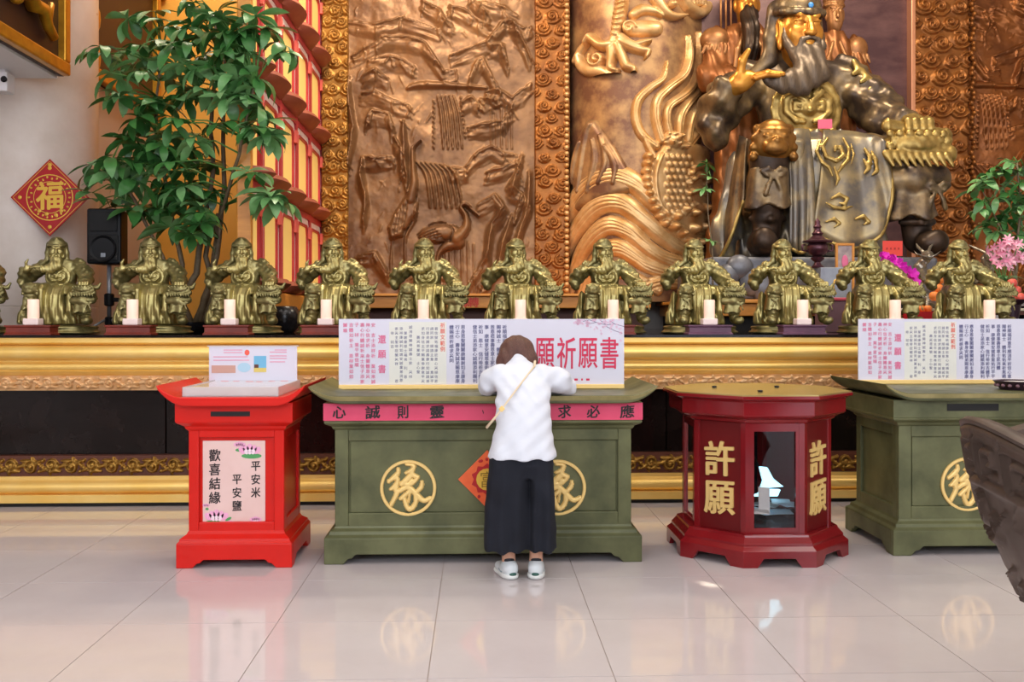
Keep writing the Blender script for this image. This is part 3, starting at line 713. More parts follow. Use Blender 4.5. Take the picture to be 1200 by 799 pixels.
def claw(r):
    r.stroke(dzs([(728, -40), (729, 0), (726, 22), (722, 42), (718, 56)]), [10*DPX, 8*DPX, 8*DPX, 6*DPX, 9*DPX], 0.13, 'max', skirt=SK)
    for k in range(14): r.stroke(dzs([(718+k*0.2, 40-k*6), (724+k*0.2, 43-k*6), (731+k*0.3, 40-k*6)]), [1.6*DPX], 0.035, 'add')
    for pts, w in (([(718, 54), (706, 54), (696, 46), (694, 44), (690, 52)], [7, 6, 6, 4, 2]), ([(718, 58), (718, 70), (717, 80), (722, 84)], [7, 6, 5, 3]), ([(724, 54), (730, 68), (734, 78), (742, 82), (743, 90)], [7, 6, 6, 5, 1]),
                   ([(728, 50), (740, 56), (750, 60), (758, 62), (755, 70)], [7, 6, 5, 5, 1]), ([(728, 46), (742, 54), (752, 52), (760, 50)], [7, 5, 5, 3])):
        r.stroke(dzs(pts), [x*DPX for x in w], 0.15, 'max', skirt=SK)
    r.stroke(dzs([(680, 66), (682, 76), (690, 82), (706, 84), (718, 90), (724, 84)]), [5*DPX, 7*DPX, 8*DPX, 7*DPX, 7*DPX, 4*DPX], 0.10, 'max', skirt=SK)
    r.stroke(dzs([(690, 50), (682, 60), (676, 72)]), [4*DPX, 6*DPX, 5*DPX], 0.08, 'max', skirt=SK)
    r.spiral(dz(702, 70), 10*DPX, 1.3, 3.2*DPX, 0.13, 2.5, 1)
def scrolls(r):
    r.stroke(dzs([(738, 34), (752, 34), (768, 34)]), [9*DPX, 10*DPX, 9*DPX], 0.10, 'max', skirt=SK); r.spiral(dz(737, 34), 8*DPX, 1.3, 3*DPX, 0.13, 0, 1)
    r.stroke(dzs([(742, 18), (752, 12), (766, 14), (775, 20)]), [6*DPX, 7*DPX, 5*DPX, 2*DPX], 0.09, 'max', skirt=SK)
    r.stroke(dzs([(768, -2), (778, 14), (788, 20), (800, 19)]), [8*DPX, 6*DPX, 5*DPX, 2*DPX], 0.11, 'max', skirt=SK); r.ell(dz(786, 6), (6*DPX, 5*DPX), 0.13)
    r.stroke(dzs([(792, -10), (804, 8), (816, 16), (824, 8), (826, -20)]), [5*DPX, 7*DPX, 7*DPX, 6*DPX, 6*DPX], 0.13, 'max', skirt=SK)
    for k in range(5): r.stroke(dzs([(806+k*3.5, -8), (809+k*3.2, 6)]), [1.6*DPX], 0.09)
dpart('wave_carving', waves, 660, 832, 195, 350); dpart('rock_carving', peak, 668, 750, 135, 255, 'pillar_bronze')
dpart('flame_carving', flames, 738, 831, 34, 195); dpart('dragon_head', body, 748, 831, 150, 295); dpart('dragon_claw', claw, 668, 766, -60, 98); dpart('cloud_scroll', scrolls, 725, 831, -40, 55)
# ---------------------------------------------------------------- tables, stands, signs
mat('green_lacquer', '#686a48', 0.36, 0.12, col2='#474a30', nscale=2.4, nlo=0.38, nhi=0.66, rough2=0.48, spec=0.4)
mat('green_edge', '#8d8155', 0.32, 0.45, col2='#70683f', nscale=6)
mat('gold_paint', '#ecca80', 0.4, 0.25)
mat('pink_strip', '#d9486a', 0.45, col2='#d23f62', nscale=6)
mat('ink', '#241c1e', 0.6)
mat('red_lacquer', '#d01c12', 0.3, col2='#c61a10', nscale=5, spec=0.35)
mat('maroon_lacquer', '#81161c', 0.15, col2='#6f1218', nscale=3, spec=0.6)
mat('maroon_inlay', '#6a1214', 0.35, col2='#5d1012', nscale=3, spec=0.35)
mat('brass_top', '#b9a46a', 0.22, 0.5, col2='#a58f54', nscale=3)
mat('slot_black', '#0a0808', 0.6)
mat('sign_white', '#d3d2e0', 0.5)
mat('sign_cream', '#dbdbd2', 0.5)
mat('sign_red', '#cc2a50', 0.5); mat('sign_pink', '#de6d92', 0.5); mat('sign_navy', '#5a5a86', 0.5); mat('sign_coral', '#e8604e', 0.5)
mat('sign_blue', '#4f7a9e', 0.5); mat('blossom', '#dcb0c8', 0.5); mat('twig', '#8a7d98', 0.6)
mat('poster_pink', '#e2c3bc', 0.5, col2='#d7b0a8', nscale=1.5); mat('lotus_pink', '#e7a6c8', 0.5); mat('lotus_pale', '#f0d8e4', 0.5); mat('leaf_print', '#4f9a5a', 0.5)
mat('acrylic', '#f4f1f0', 0.06, trans=0.55, ior=1.3)
mat('paper', '#ece7e4', 0.6)
mat('glass', '#ffffff', 0.02, trans=1.0, ior=1.25)
mat('cold_light_paper', '#d8eefc', 0.5)
mat('dark_glass_back', '#14161f', 0.2)
mat('diamond_red', '#b8141a', 0.45, col2='#a61016', nscale=6); mat('diamond_orange', '#ea6a34', 0.45, col2='#e0552a', nscale=10); mat('foil_gold', '#e2b548', 0.32, 0.4)

def frame_front(x0, x1, z0, z1, y, d, bw):
    """four bars round a recessed panel on a face at depth y (front), d thick"""
    return [(x0, x0+bw, y, y+d, z0, z1), (x1-bw, x1, y, y+d, z0, z1), (x0+bw, x1-bw, y, y+d, z1-bw, z1), (x0+bw, x1-bw, y, y+d, z0, z0+bw)]
def curl_profile(x0, x1, z, th, up, cl):
    """outline of a table top whose ends sweep up in a scroll"""
    top = []; n = 8
    for i in range(n+1):
        t = i/n; top.append((x0+cl*t, z+up*(1-t)**1.8))
    top2 = [(x1-(x-x0), zz) for x, zz in reversed(top)]
    bot = []
    for i in range(n+1):
        t = i/n; bot.append((x0+cl*1.25*t+0.012*(1-t), z-th+(up+th*0.45)*(1-t)**2.1))
    bot2 = [(x1-(x-x0), zz) for x, zz in reversed(bot)]
    return top+top2+list(reversed(bot+bot2))
def foot_profile(x0, x1, z0, z1, fl, ft, cut):
    """base front with a flared top and a bracket cut-out between two feet"""
    return [(x0, z0), (x0+ft, z0), (x0+ft+cut*0.5, z0+cut*0.55), (x0+ft+cut*0.9, z0+cut*0.6), (x0+ft+cut*1.3, z0+cut), (x1-ft-cut*1.3, z0+cut), (x1-ft-cut*0.9, z0+cut*0.6), (x1-ft-cut*0.5, z0+cut*0.55), (x1-ft, z0), (x1, z0), (x1, z1), (x0, z1)]
def base_box(mb, x0, x1, y0, y1, h, ft, cut):
    mb.prism(foot_profile(x0, x1, 0, h, 0, ft, cut), 'y', y0, y0+0.04); mb.prism(foot_profile(x0, x1, 0, h, 0, ft, cut), 'y', y1-0.04, y1)
    mb.prism(foot_profile(y0+0.04, y1-0.04, 0, h, 0, ft*0.6, cut), 'x', x0, x0+0.04); mb.prism(foot_profile(y0+0.04, y1-0.04, 0, h, 0, ft*0.6, cut), 'x', x1-0.04, x1)
    mb.box(x0+0.04, x1-0.04, y0+0.04, y1-0.04, h-0.03, h-0.002)
def flare(mb, x0, x1, y0, y1, pr):
    """stacked mitred mouldings: pr = [(overhang, z)]"""
    mb.loft([[(x0-o, y0-o, z), (x1+o, y0-o, z), (x1+o, y1+o, z), (x0-o, y1+o, z)] for o, z in pr])
_BR = {}
def medallion(name, parent, cx, cz, r, y, side=None):
    o = empty(name, (cx, y, cz)); o.parent = parent
    m = MB(); n = 48
    R = [(r, 0), (r, -0.012), (r*0.975, -0.016), (r*0.91, -0.016), (r*0.885, -0.012), (r*0.885, 0)]
    rings = [[(a*math.cos(2*PI*i/n), yy, a*math.sin(2*PI*i/n)) for a, yy in R] for i in range(n+1)]
    m.loft(rings, True, False); m.build('ring', MATS['gold_paint'], o, True, 30)
    if 'me' not in _BR:
        q = Relief(-r, r, -r, r, 0.0042, -0.01); sc = r/328
        for pts, wd in (([(270, 195), (262, 250), (160, 340)], 27), ([(160, 335), (245, 295), (262, 345), (185, 430)], 24), ([(268, 320), (240, 420), (252, 480), (190, 610)], 30), ([(185, 428), (262, 405)], 20),
                        ([(365, 140), (448, 152), (428, 205), (362, 240)], 22), ([(455, 165), (430, 250), (500, 290)], 30), ([(505, 290), (420, 370), (310, 365)], 24), ([(430, 260), (390, 300), (312, 372)], 34), ([(440, 330), (360, 410), (285, 455)], 26),
                        ([(300, 440), (390, 410), (480, 490), (565, 565), (650, 535)], 31), ([(548, 350), (540, 405), (480, 470)], 26), ([(470, 470), (474, 590), (410, 665), (365, 620), (345, 545)], 29), ([(300, 545), (350, 500), (420, 430)], 24), ([(420, 440), (400, 520), (395, 580)], 14)):
            q.stroke([((x-388)*sc, (415-y)*sc) for x, y in pts], [wd*0.8*sc, wd*sc, wd*0.75*sc], 0.014, 'max', pw=0.18)
        _BR['me'] = q.mesh('character', lambda x, z, h: (x, -np.maximum(h, 0), z), keep=0.0)
    link('character', _BR['me'], MATS['gold_paint'], o)
    return o

# ---- green altar table
def altar_table(label, slot=False):
    t = empty('altar_table', (0, 0, 0), label, 'table', 'green altar tables'); G = MATS['green_lacquer']
    W2 = 1.0; D2 = 0.42
    b = MB(); base_box(b, -W2, W2, -D2, D2, 0.165, 0.12, 0.06); b.build('base', G, t, bevel=0.006)
    b = MB(); flare(b, -0.94, 0.94, -0.36, 0.36, [(0.06, 0.165), (0.035, 0.18), (0.03, 0.2), (0.005, 0.215), (0.0, 0.23)]); b.build('base_moulding', G, t, bevel=0.003)
    b = MB().box(-0.92, 0.92, -0.335, 0.335, 0.22, 0.86)
    b.build('body', G, t)
    f = MB()
    for q in frame_front(-0.94, 0.94, 0.225, 0.85, -0.36, 0.03, 0.085): f.box(*q)
    f.build('front_frame', G, t, bevel=0.005)
    MB().box(-0.845, 0.845, -0.345, -0.33, 0.31, 0.765).build('front_panel', G, t, bevel=0.004)
    for s in (-1, 1):
        f = MB()
        for (y0, y1, z0, z1) in ((-0.33, -0.26, 0.225, 0.85), (0.28, 0.36, 0.225, 0.85), (-0.26, 0.28, 0.225, 0.3), (-0.26, 0.28, 0.77, 0.85)): f.box(min(s*0.91, s*0.94), max(s*0.91, s*0.94), y0, y1, z0, z1)
        f.build('side_frame', G, t, bevel=0.005)
    b = MB(); flare(b, -0.94, 0.94, -0.36, 0.36, [(0.0, 0.835), (0.012, 0.845), (0.02, 0.86), (0.055, 0.878), (0.06, 0.885), (0.06, 0.895)]); b.build('cornice', G, t, bevel=0.003)
    b = MB().box(-1.0, 1.0, -0.42, 0.42, 0.895, 1.012); b.build('frieze', G, t, bevel=0.004)
    MB().prism(curl_profile(-1.085, 1.085, 1.06, 0.05, 0.062, 0.17), 'y', -0.5, 0.5).build('tabletop', G, t, True, 40, bevel=0.008)
    e = curl_profile(-1.087, 1.087, 1.061, 0.028, 0.062, 0.17)
    MB().prism([(x, z-0.004) for x, z in e], 'y', -0.506, -0.495).build('gilt_edge', MATS['green_edge'], t, True, 40)
    if slot:
        MB().box(-0.17, 0.17, -0.424, -0.40, 0.94, 0.985).build('slot', MATS['slot_black'], t)
    return t
gt = altar_table('green altar table with a pink lettered strip, at which the person writes')
tl = P(379, 660, 1771/(660-HOR)); tr_ = P(753, 660, 1771/(660-HOR)); TX = (tl.x+tr_.x)/2; TY = tl.y+0.42
gt.location = (TX, TY, 0)
MB().box(-1.003, 1.003, -0.424, -0.418, 0.9, 1.008).build('pink_strip', MATS['pink_strip'], gt)
def txof(u): return (u-566)/374*2.0
its = [(ch, txof(u), 0.953, sw, 0.085) for ch, u, sw in (('心', 397, 0.085), ('誠', 436, 0.095), ('則', 471, 0.075), ('靈', 511, 0.095), ('、', 565, 0.03), ('有', 612, 0.085), ('求', 661, 0.085), ('必', 695, 0.085), ('應', 735, 0.095))]
letters(its, (0, -0.4245, 0), (1, 0, 0), (0, 0, 1), res=3, off=0.028, shear=0.08).build('brush_lettering', MATS['ink'], gt)
for u, v in ((478.5, 571.5), (654, 571)):
    p = P(u, v, TY-0.345); medallion('gold_medallion', gt, p.x-TX, p.z, 0.178, -0.346)
gt2 = altar_table('green altar table with a black slot, partly behind the big bronze censer', True)
c2 = P(1047, 655.5, 1771/(655.5-HOR)); T2X = c2.x+1.0; T2Y = c2.y+0.42; gt2.location = (T2X, T2Y, 0)
p = P(1133, 567, T2Y-0.345); medallion('gold_medallion', gt2, p.x-T2X, p.z, 0.178, -0.346)
for o in gt2.children:
    if o.name.startswith('slot'): p = P(1140, 480, T2Y-0.42); o.location.x = p.x-T2X

# ---- printed prayer signs
def sign(label):
    t = empty('prayer_sign', (0, 0, 0), label, 'sign', 'prayer signs on the green tables')
    K = 1.94/336; H = 0.445; W = 1.94
    MB().box(0, W, 0, 0.012, 0.03, H+0.03).build('board', MATS['sign_white'], t)
    MB().box(0, W, -0.02, 0.04, 0, 0.03).build('gilt_foot', MATS['gold_paint'], t, bevel=0.004)
    def A(u, v): return ((u-397)*K, 0.03+(452.5-v)/77.5*H)
    MB().box(*(A(456, 0)[0], A(523, 0)[0]), -0.001, 0.002, A(0, 452)[1], A(0, 378.5)[1]).build('cream_field', MATS['sign_cream'], t)
    pool = '信士弟子誠心祈求恩主庇佑平安聖帝君請來同行賜福消災添壽事業順利身體康健闔家吉祥如意感謝神恩'
    rr = random.Random(11)
    def col(u, v0, v1, n, s, skip=0.12):
        r = []
        for i in range(n):
            if rr.random() < skip: continue
            a, b = A(u, v0+(v1-v0)*(i+0.5)/n); r.append((rr.choice(pool), a, b, s*K, s*K*0.98))
        return r
    def put(name, items, m, res=1, off=0.0):
        letters(items, (0, -0.0012, 0), (1, 0, 0), (0, 0, 1), res=res, off=off, lift=0.001).build(name, MATS[m], t)['kind'] = 'stuff'
    pk = []
    for u, a, b, n in ((404.5, 379, 392, 2), (411.5, 379, 452, 12), (418, 379, 432, 9), (424.5, 379, 452, 12), (431, 379, 452, 12), (437.3, 379, 452, 12)): pk += col(u, a, b, n, 5.2)
    put('pink_prayer_text', pk, 'sign_pink', off=0.01)
    put('red_title', [(c, *A(447.5, v), 9.5*K, 10.5*K) for c, v in (('還', 399), ('願', 416.5), ('書', 434))], 'sign_pink', 3, 0.02)
    put('coral_heading', [(c, *A(518.5, 382.5+i*7), 5.8*K, 6.4*K) for i, c in enumerate('祈願文範例')], 'sign_coral', 2, 0.01)
    bl = []
    for u, a, b, n in ((459.5, 384, 410, 5), (464.5, 384, 451, 13), (470, 384, 450, 13), (475, 384, 446, 12), (481, 382, 451, 13), (490, 384, 440, 11), (495.5, 384, 451, 13), (501, 384, 451, 13), (506, 384, 451, 13), (511, 384, 451, 13)): bl += col(u, a, b, n, 4.2)
    put('sample_prayer_text', bl, 'sign_blue' if 0 else 'sign_navy')
    nv = []
    for u, a, b, n in ((529, 382, 427, 8), (536, 382, 451, 13), (542.5, 382, 451, 13), (556.5, 382, 451, 13), (563.3, 382, 451, 13), (570.3, 382, 451, 13), (577.3, 382, 440, 11), (584.5, 382, 451, 13), (591.5, 382, 451, 13)): nv += col(u, a, b, n, 5.4, 0.07)
    nv += [('、', *A(542.5, 379.5), 2*K, 2*K), ('、', *A(591.5, 379.5), 2*K, 2*K)]
    put('navy_prayer_text', nv, 'sign_navy', off=0.012)
    put('large_red_title', [(c, *A(u, 415.5), 23.5*K, 40*K) for c, u in (('願', 639), ('祈', 664.5), ('願', 690), ('書', 715.5))], 'sign_red', 3, 0.012)
    d = MB()
    for u, w in ((676, 4), (683, 2), (690, 4)): a, b = A(u, 447); d.box(a-w*K/2, a+w*K/2, -0.002, 0, b-1.2*K, b+1.2*K)
    d.build('small_red_marks', MATS['sign_red'], t)['kind'] = 'stuff'
    tw = MB(); 
    for pts in ([(733, 384), (722, 381), (712, 382), (700, 379), (690, 381)], [(731, 392), (722, 389), (712, 384)], [(712, 382), (704, 376)], [(722, 381), (716, 377)], [(700, 379), (692, 376), (684, 378)]):
        q = [A(x, y) for x, y in pts]
        for i in range(len(q)-1):
            dx, dz_ = q[i+1][0]-q[i][0], q[i+1][1]-q[i][1]; L = math.hypot(dx, dz_); nx, nz = -dz_/L*0.0022, dx/L*0.0022
            tw.add([(q[i][0]+nx, -0.0015, q[i][1]+nz), (q[i][0]-nx, -0.0015, q[i][1]-nz), (q[i+1][0]-nx, -0.0015, q[i+1][1]-nz), (q[i+1][0]+nx, -0.0015, q[i+1][1]+nz)], [(0, 1, 2, 3)])
    tw.build('printed_twig', MATS['twig'], t)
    bm_ = MB()
    for k in range(60):
        u = rr.uniform(672, 733); v = 376+rr.random()**1.6*(u-660)*0.36; a, b = A(u, v); s = rr.uniform(0.5, 1.25)*K
        for q in range(5):
            an = q*2*PI/5+rr.random(); bm_.add([(a+math.cos(an)*s+math.cos(j*2*PI/5)*s*0.62, -0.0017, b+math.sin(an)*s+math.sin(j*2*PI/5)*s*0.62) for j in range(5)], [(0, 1, 2, 3, 4)])
    bm_.build('printed_blossom', MATS['blossom'], t)['kind'] = 'stuff'
    return t
YS = 6.68; s1 = sign('white prayer sign with large red characters right of the writing person'); pp = P(397, 457.5, YS); s1.location = (pp.x, YS, 1.061)
s2 = copy_tree(s1); tag(s2, 'white prayer sign with pink and navy columns on the table behind the censer')
YS2 = 7.08; pp = P(1006, 455, YS2); s2.location = (pp.x, YS2, 1.061)
s2.location.y = min(YS2, T2Y+0.42)

# ---- red offering stand
rs = empty('offering_stand', (0, 0, 0), 'bright red donation stand with a pink lotus notice on its front', 'stand'); R_ = MATS['red_lacquer']
ra = P(206, 663, 1771/(663-HOR)); rb = P(342, 663, 1771/(663-HOR)); RX = (ra.x+rb.x)/2; RW = (rb.x-ra.x)/2; RY = ra.y+0.34; rs.location = (RX, RY, 0)
b = MB(); base_box(b, -RW, RW, -0.34, 0.34, 0.15, 0.1, 0.05); b.build('base', R_, rs, bevel=0.006)
b = MB(); flare(b, -RW+0.06, RW-0.06, -0.28, 0.28, [(0.06, 0.15), (0.045, 0.165), (0.045, 0.175), (0.01, 0.2), (0.0, 0.22)]); b.build('base_moulding', R_, rs, bevel=0.003)
MB().box(-RW+0.075, RW-0.075, -0.25, 0.255, 0.2, 0.86).build('body', R_, rs)
f = MB()
for q in frame_front(-RW+0.06, RW-0.06, 0.21, 0.86, -0.28, 0.03, 0.062): f.box(*q)
f.build('front_frame', R_, rs, bevel=0.006)
for s in (-1, 1):
    f = MB()
    for (y0, y1, z0, z1) in ((-0.25, -0.19, 0.21, 0.86), (0.22, 0.28, 0.21, 0.86), (-0.19, 0.22, 0.21, 0.28), (-0.19, 0.22, 0.79, 0.86)): f.box(min(s*(RW-0.085), s*(RW-0.06)), max(s*(RW-0.085), s*(RW-0.06)), y0, y1, z0, z1)
    f.build('side_frame', R_, rs, bevel=0.005)
b = MB(); flare(b, -RW+0.06, RW-0.06, -0.28, 0.28, [(0.0, 0.84), (0.015, 0.855), (0.02, 0.87), (0.06, 0.895), (0.065, 0.905), (0.065, 1.02)]); b.build('frieze', R_, rs, bevel=0.003)
MB().prism(curl_profile(-RW-0.095, RW+0.095, 1.06, 0.055, 0.075, 0.15), 'y', -0.43, 0.43).build('tabletop', R_, rs, True, 40, bevel=0.008)
sa = P(247, 485, RY-0.345); sb = P(293, 485, RY-0.345)
MB().box(sa.x-RX, sb.x-RX, -0.349, -0.33, sa.z-0.015, sa.z+0.015).build('coin_slot', MATS['slot_black'], rs)
# framed notice in the recess
ya = RY-0.252; n0 = P(238, 618, ya); n1 = P(311, 516, ya); nx0, nx1, nz0, nz1 = n0.x-RX, n1.x-RX, n0.z, n1.z
no = MB().box(nx0, nx1, -0.258, -0.25, nz0, nz1).build('notice', MATS['poster_pink'], rs)
def NP(u, v): return (nx0+(u-238)/73*(nx1-nx0), nz1-(v-516)/102*(nz1-nz0))
kn = (nx1-nx0)/73
tx = [(c, *NP(252, 533+i*16.6), 14*kn, 15*kn) for i, c in enumerate('歡喜結緣')]+[(c, *NP(278, 561.5+i*15.4), 11.5*kn, 13*kn) for i, c in enumerate('平安鹽')]+[(c, *NP(300, 546+i*15.4), 11.5*kn, 13*kn) for i, c in enumerate('平安米')]
letters(tx, (0, -0.2585, 0), (1, 0, 0), (0, 0, 1), res=3, off=0.02, shear=0.05).build('brush_lettering', MATS['ink'], no)
def blob(mb, u, v, ru, rv, rot=0.0, lift=0.0, n=14):
    a, b = NP(u, v); c_, s_ = math.cos(rot), math.sin(rot)
    mb.add([(a+(c_*math.cos(k*2*PI/n)*ru-s_*math.sin(k*2*PI/n)*rv)*kn, -0.259-lift, b+(s_*math.cos(k*2*PI/n)*ru+c_*math.sin(k*2*PI/n)*rv)*kn) for k in range(n)], [tuple(range(n))])
lf = MB()
for a in ((250, 613.5, 11, 4.5), (295, 534, 12, 3.2), (281, 527, 5, 2), (268, 608, 4, 1.6, 0.5), (243, 596, 2, 1.5)): blob(lf, *a)
lf.build('printed_lily_pad', MATS['leaf_print'], no)['kind'] = 'stuff'
lp = MB()
for cu, cv, s in ((254, 605, 1.0), (293, 527.5, 0.95), (281, 521, 0.5), (270, 614, 0.55), (300, 609, 0.5), (242, 592, 0.3)):
    for k in range(5): blob(lp, cu+(k-2)*4.6*s, cv-1.5*s*(2-abs(k-2)), 3.6*s, 5.5*s, (2-k)*0.4, 0.0004)
lp.build('printed_lotus', MATS['lotus_pink'], no)['kind'] = 'stuff'
lp = MB()
for cu, cv, s in ((254, 607, 0.8), (293, 529, 0.8), (300, 611, 0.4)):
    for k in range(3): blob(lp, cu+(k-1)*5*s, cv, 3*s, 4*s, (1-k)*0.3, 0.0008)
lp.build('printed_petal', MATS['lotus_pale'], no)['kind'] = 'stuff'
# leaflet tray and little notice board on the stand
ty0_, ty1_ = RY-0.38, RY+0.3
a0 = P(213, 461, ty0_); a1 = P(326, 461, ty0_)
tr = empty('leaflet_tray', ((a0.x+a1.x)/2, RY, 1.061), 'clear acrylic tray of white leaflets on the red stand', 'tray'); hw = (a1.x-a0.x)/2; dd = 0.37
MB().box(-hw, hw, -dd, dd, 0, 0.006).build('tray_floor', MATS['acrylic'], tr)
for q in ((-hw, hw, -dd, -dd+0.006, 0.006, 0.058), (-hw, hw, dd-0.006, dd, 0.006, 0.058), (-hw, -hw+0.006, -dd+0.006, dd-0.006, 0.006, 0.058), (hw-0.006, hw, -dd+0.006, dd-0.006, 0.006, 0.058)):
    MB().box(*q).build('tray_wall', MATS['acrylic'], tr)
tp = MB().box(-hw+0.01, hw-0.01, -dd+0.01, dd-0.01, 0.05, 0.053).build('tray_lid', MATS['acrylic'], tr)
rr = random.Random(5)
lm_ = MB().box(-0.07, 0.07, -0.1, 0.1, 0, 0.0385).mesh('leaflet_stack'); lm_.materials.append(MATS['paper'])
for i in range(4):
    for j in range(3):
        o = link('leaflet_stack', lm_, None, tr, (-hw+0.085+i*(2*hw-0.17)/3, -dd+0.125+j*0.24, 0.007)); o.rotation_euler.z = rr.uniform(-.05, .05)
tg = MB()
for i, (u, v, s) in enumerate(((-.2, .28, .05), (-.12, .27, .04), (-.02, .22, .05), (.05, .2, .04), (.12, .26, .04), (.2, .28, .05))): tg.box(u-s/2, u+s/2, v-0.008, v+0.008, 0.0545, 0.0555)
tg.build('red_print', MATS['sign_coral'], tr)
yb_ = RY+0.36; b0 = P(245, 440, yb_); b1 = P(348, 406, yb_)
nb = empty('notice_board', (b0.x, yb_, 1.061), 'small white picture notice standing upright on the red stand', 'sign'); bw_ = b1.x-b0.x; bh_ = b1.z-1.061
MB().box(0, bw_, 0, 0.008, 0, bh_).build('board', MATS['sign_white'], nb)
MB().box(-0.012, bw_+0.012, -0.004, 0.012, bh_, bh_+0.008).build('clear_rim', MATS['acrylic'], nb)
def NBx(u): return (u-245)/103*bw_
def NBz(v): return bh_-(v-406)/34*(b1.z-b0.z)
pic = MB().box(NBx(297.5), NBx(312), -0.002, 0, NBz(432), NBz(417)).build('sea_picture', mat('print_sea', '#6fb2d6', 0.5), nb)
MB().box(NBx(297.5), NBx(312), -0.003, 0, NBz(436), NBz(431)).build('beach_print', mat('print_sand', '#d6c06a', 0.5), nb)
MB().box(NBx(298), NBx(303), -0.004, 0, NBz(431), NBz(427)).build('rock_print', MATS['brown_wood'], nb)
c_ = MB(); n = 18; cx_, cz_ = NBx(286), NBz(430.5); c_.add([(cx_+math.cos(k*2*PI/n)*0.045, -0.002, cz_+math.sin(k*2*PI/n)*0.033) for k in range(n)], [tuple(range(n))]); c_.build('blue_oval_print', mat('print_blue', '#a9cbe0', 0.5), nb)
MB().box(NBx(248), NBx(276), -0.002, 0, NBz(437), NBz(428)).build('hills_print', mat('print_hills', '#c2988a', 0.5), nb)
c_ = MB(); c_.add([(NBx(289.5)+math.cos(k*2*PI/n)*0.017, -0.002, NBz(413)+math.sin(k*2*PI/n)*0.02) for k in range(n)], [tuple(range(n))]); c_.build('red_emblem', MATS['sign_coral'], nb)
ln = MB()
for u0_, u1_, v_ in ((262, 284, 410), (262, 284, 413), (250, 290, 418), (250, 292, 422), (322, 336, 410), (316, 336, 412.5), (316, 336, 417), (316, 336, 420), (316, 334, 424)): ln.box(NBx(u0_), NBx(u1_), -0.0015, 0, NBz(v_+0.35), NBz(v_-0.35))
ln.build('fine_print', MATS['sign_pink'], nb)

# ---- eight-sided wish box
oc = empty('wish_box', (0, 0, 0), 'maroon eight-sided wish box with gold characters and a glass front', 'box'); MR = MATS['maroon_lacquer']
oa = P(871, 668, 1771/(668.5-HOR)); ob = P(957, 668, 1771/(668.5-HOR)); SD = ob.x-oa.x; AP = SD*(1+math.sqrt(2))/2
OX = (oa.x+ob.x)/2; OY = oa.y+AP; oc.location = (OX, OY, 0)
def octo(ap, z): r = ap/math.cos(PI/8); return [(r*math.cos(PI/8+k*PI/4-PI/2-PI/4), r*math.sin(PI/8+k*PI/4-PI/2-PI/4), z) for k in range(8)]
def facet(k, ap):
    """origin, right and outward vectors of side k (0 = front, then counter-clockwise)"""
    a = -PI/2+k*PI/4; n = Vector((math.cos(a), math.sin(a), 0)); return n*ap, Vector((-n.y, n.x, 0)), n
b = MB(); b.loft([octo(AP, 0.055), octo(AP, 0.1), octo(AP-0.03, 0.125), octo(AP-0.03, 0.14), octo(AP-0.06, 0.175), octo(AP-0.065, 0.19)]); b.build('base', MR, oc, bevel=0.003)
for k in range(8):
    o_, r_, n_ = facet(k, AP); s = SD/2
    for sg in (-1, 1):
        b = MB(); q = [(sg*s, 0), (sg*(s-0.09), 0), (sg*(s-0.115), 0.035), (sg*(s-0.13), 0.058), (sg*s, 0.058)]
        V = [o_+r_*x+Vector((0, 0, z)) for x, z in q]; V2 = [v-n_*0.03 for v in V]
        b.add(V+V2, [(0, 1, 2, 3, 4) if sg < 0 else (4, 3, 2, 1, 0), (9, 8, 7, 6, 5) if sg < 0 else (5, 6, 7, 8, 9)]+[(i, i+5, (i+1) % 5+5, (i+1) % 5) for i in range(5)])
        b.build('foot', MR, oc)
BA = AP-0.1; zb0, zb1 = 0.19, 0.88
cs = MB()
ro, ri = octo(BA, 0), octo(BA-0.04, 0)
for k in range(8):                                            # corner posts between the panels
    p_ = Vector(ro[k]); q_ = Vector(ri[k]); a_ = Vector(ro[(k+1) % 8])-p_; c_ = Vector(ro[(k-1) % 8])-p_; a_.normalize(); c_.normalize(); wv = 0.035
    cs = MB(); ring = [p_, p_+a_*wv, q_+a_*wv, q_, q_+c_*wv, p_+c_*wv]
    cs.loft([[tuple(v+Vector((0, 0, z))) for v in ring] for z in (zb0, zb1)]); cs.build('corner_post', MR, oc)
fs = 2*BA*math.tan(PI/8)
for k in range(8):
    o_, r_, n_ = facet(k, BA); hw_ = fs/2-0.035
    def slab(x0, x1, z0, z1, d0, d1):
        m = MB(); V = [o_+r_*x+n_*d+Vector((0, 0, z)) for z in (z0, z1) for d in (d0, d1) for x in (x0, x1)]
        return m.add(V, [(0, 2, 3, 1), (4, 5, 7, 6), (0, 1, 5, 4), (2, 6, 7, 3), (0, 4, 6, 2), (1, 3, 7, 5)])
    if k == 4:
        slab(-hw_, hw_, zb0, zb1, -0.035, -0.008).build('back_panel', MATS['dark_glass_back'], oc)
    elif k in (0, 6, 2):
        for z0, z1 in ((zb0, zb0+0.035), (zb1-0.05, zb1)): slab(-hw_, hw_, z0, z1, -0.03, -0.002).build('window_rail', MR, oc)
        for a_, c_ in ((-hw_, -hw_+0.02), (hw_-0.02, hw_)): slab(a_, c_, zb0+0.035, zb1-0.05, -0.03, -0.002).build('window_rail', MR, oc)
        slab(-hw_+0.02, hw_-0.02, zb0+0.035, zb1-0.05, -0.02, -0.015).build('glass_pane', MATS['glass'], oc)
    else:
        slab(-hw_, hw_, zb0, zb1, -0.035, -0.008).build('side_panel', MATS['maroon_inlay'], oc, bevel=0.003)
        if k in (7, 1):
            letters([('許', 0, 0.645, 0.225, 0.235), ('願', 0, 0.395, 0.225, 0.235)], o_-n_*0.008, r_, (0, 0, 1), res=4, off=0.022, ext=0.006, lift=0.007, shear=0.06).build('gold_lettering', MATS['gold_paint'], oc)
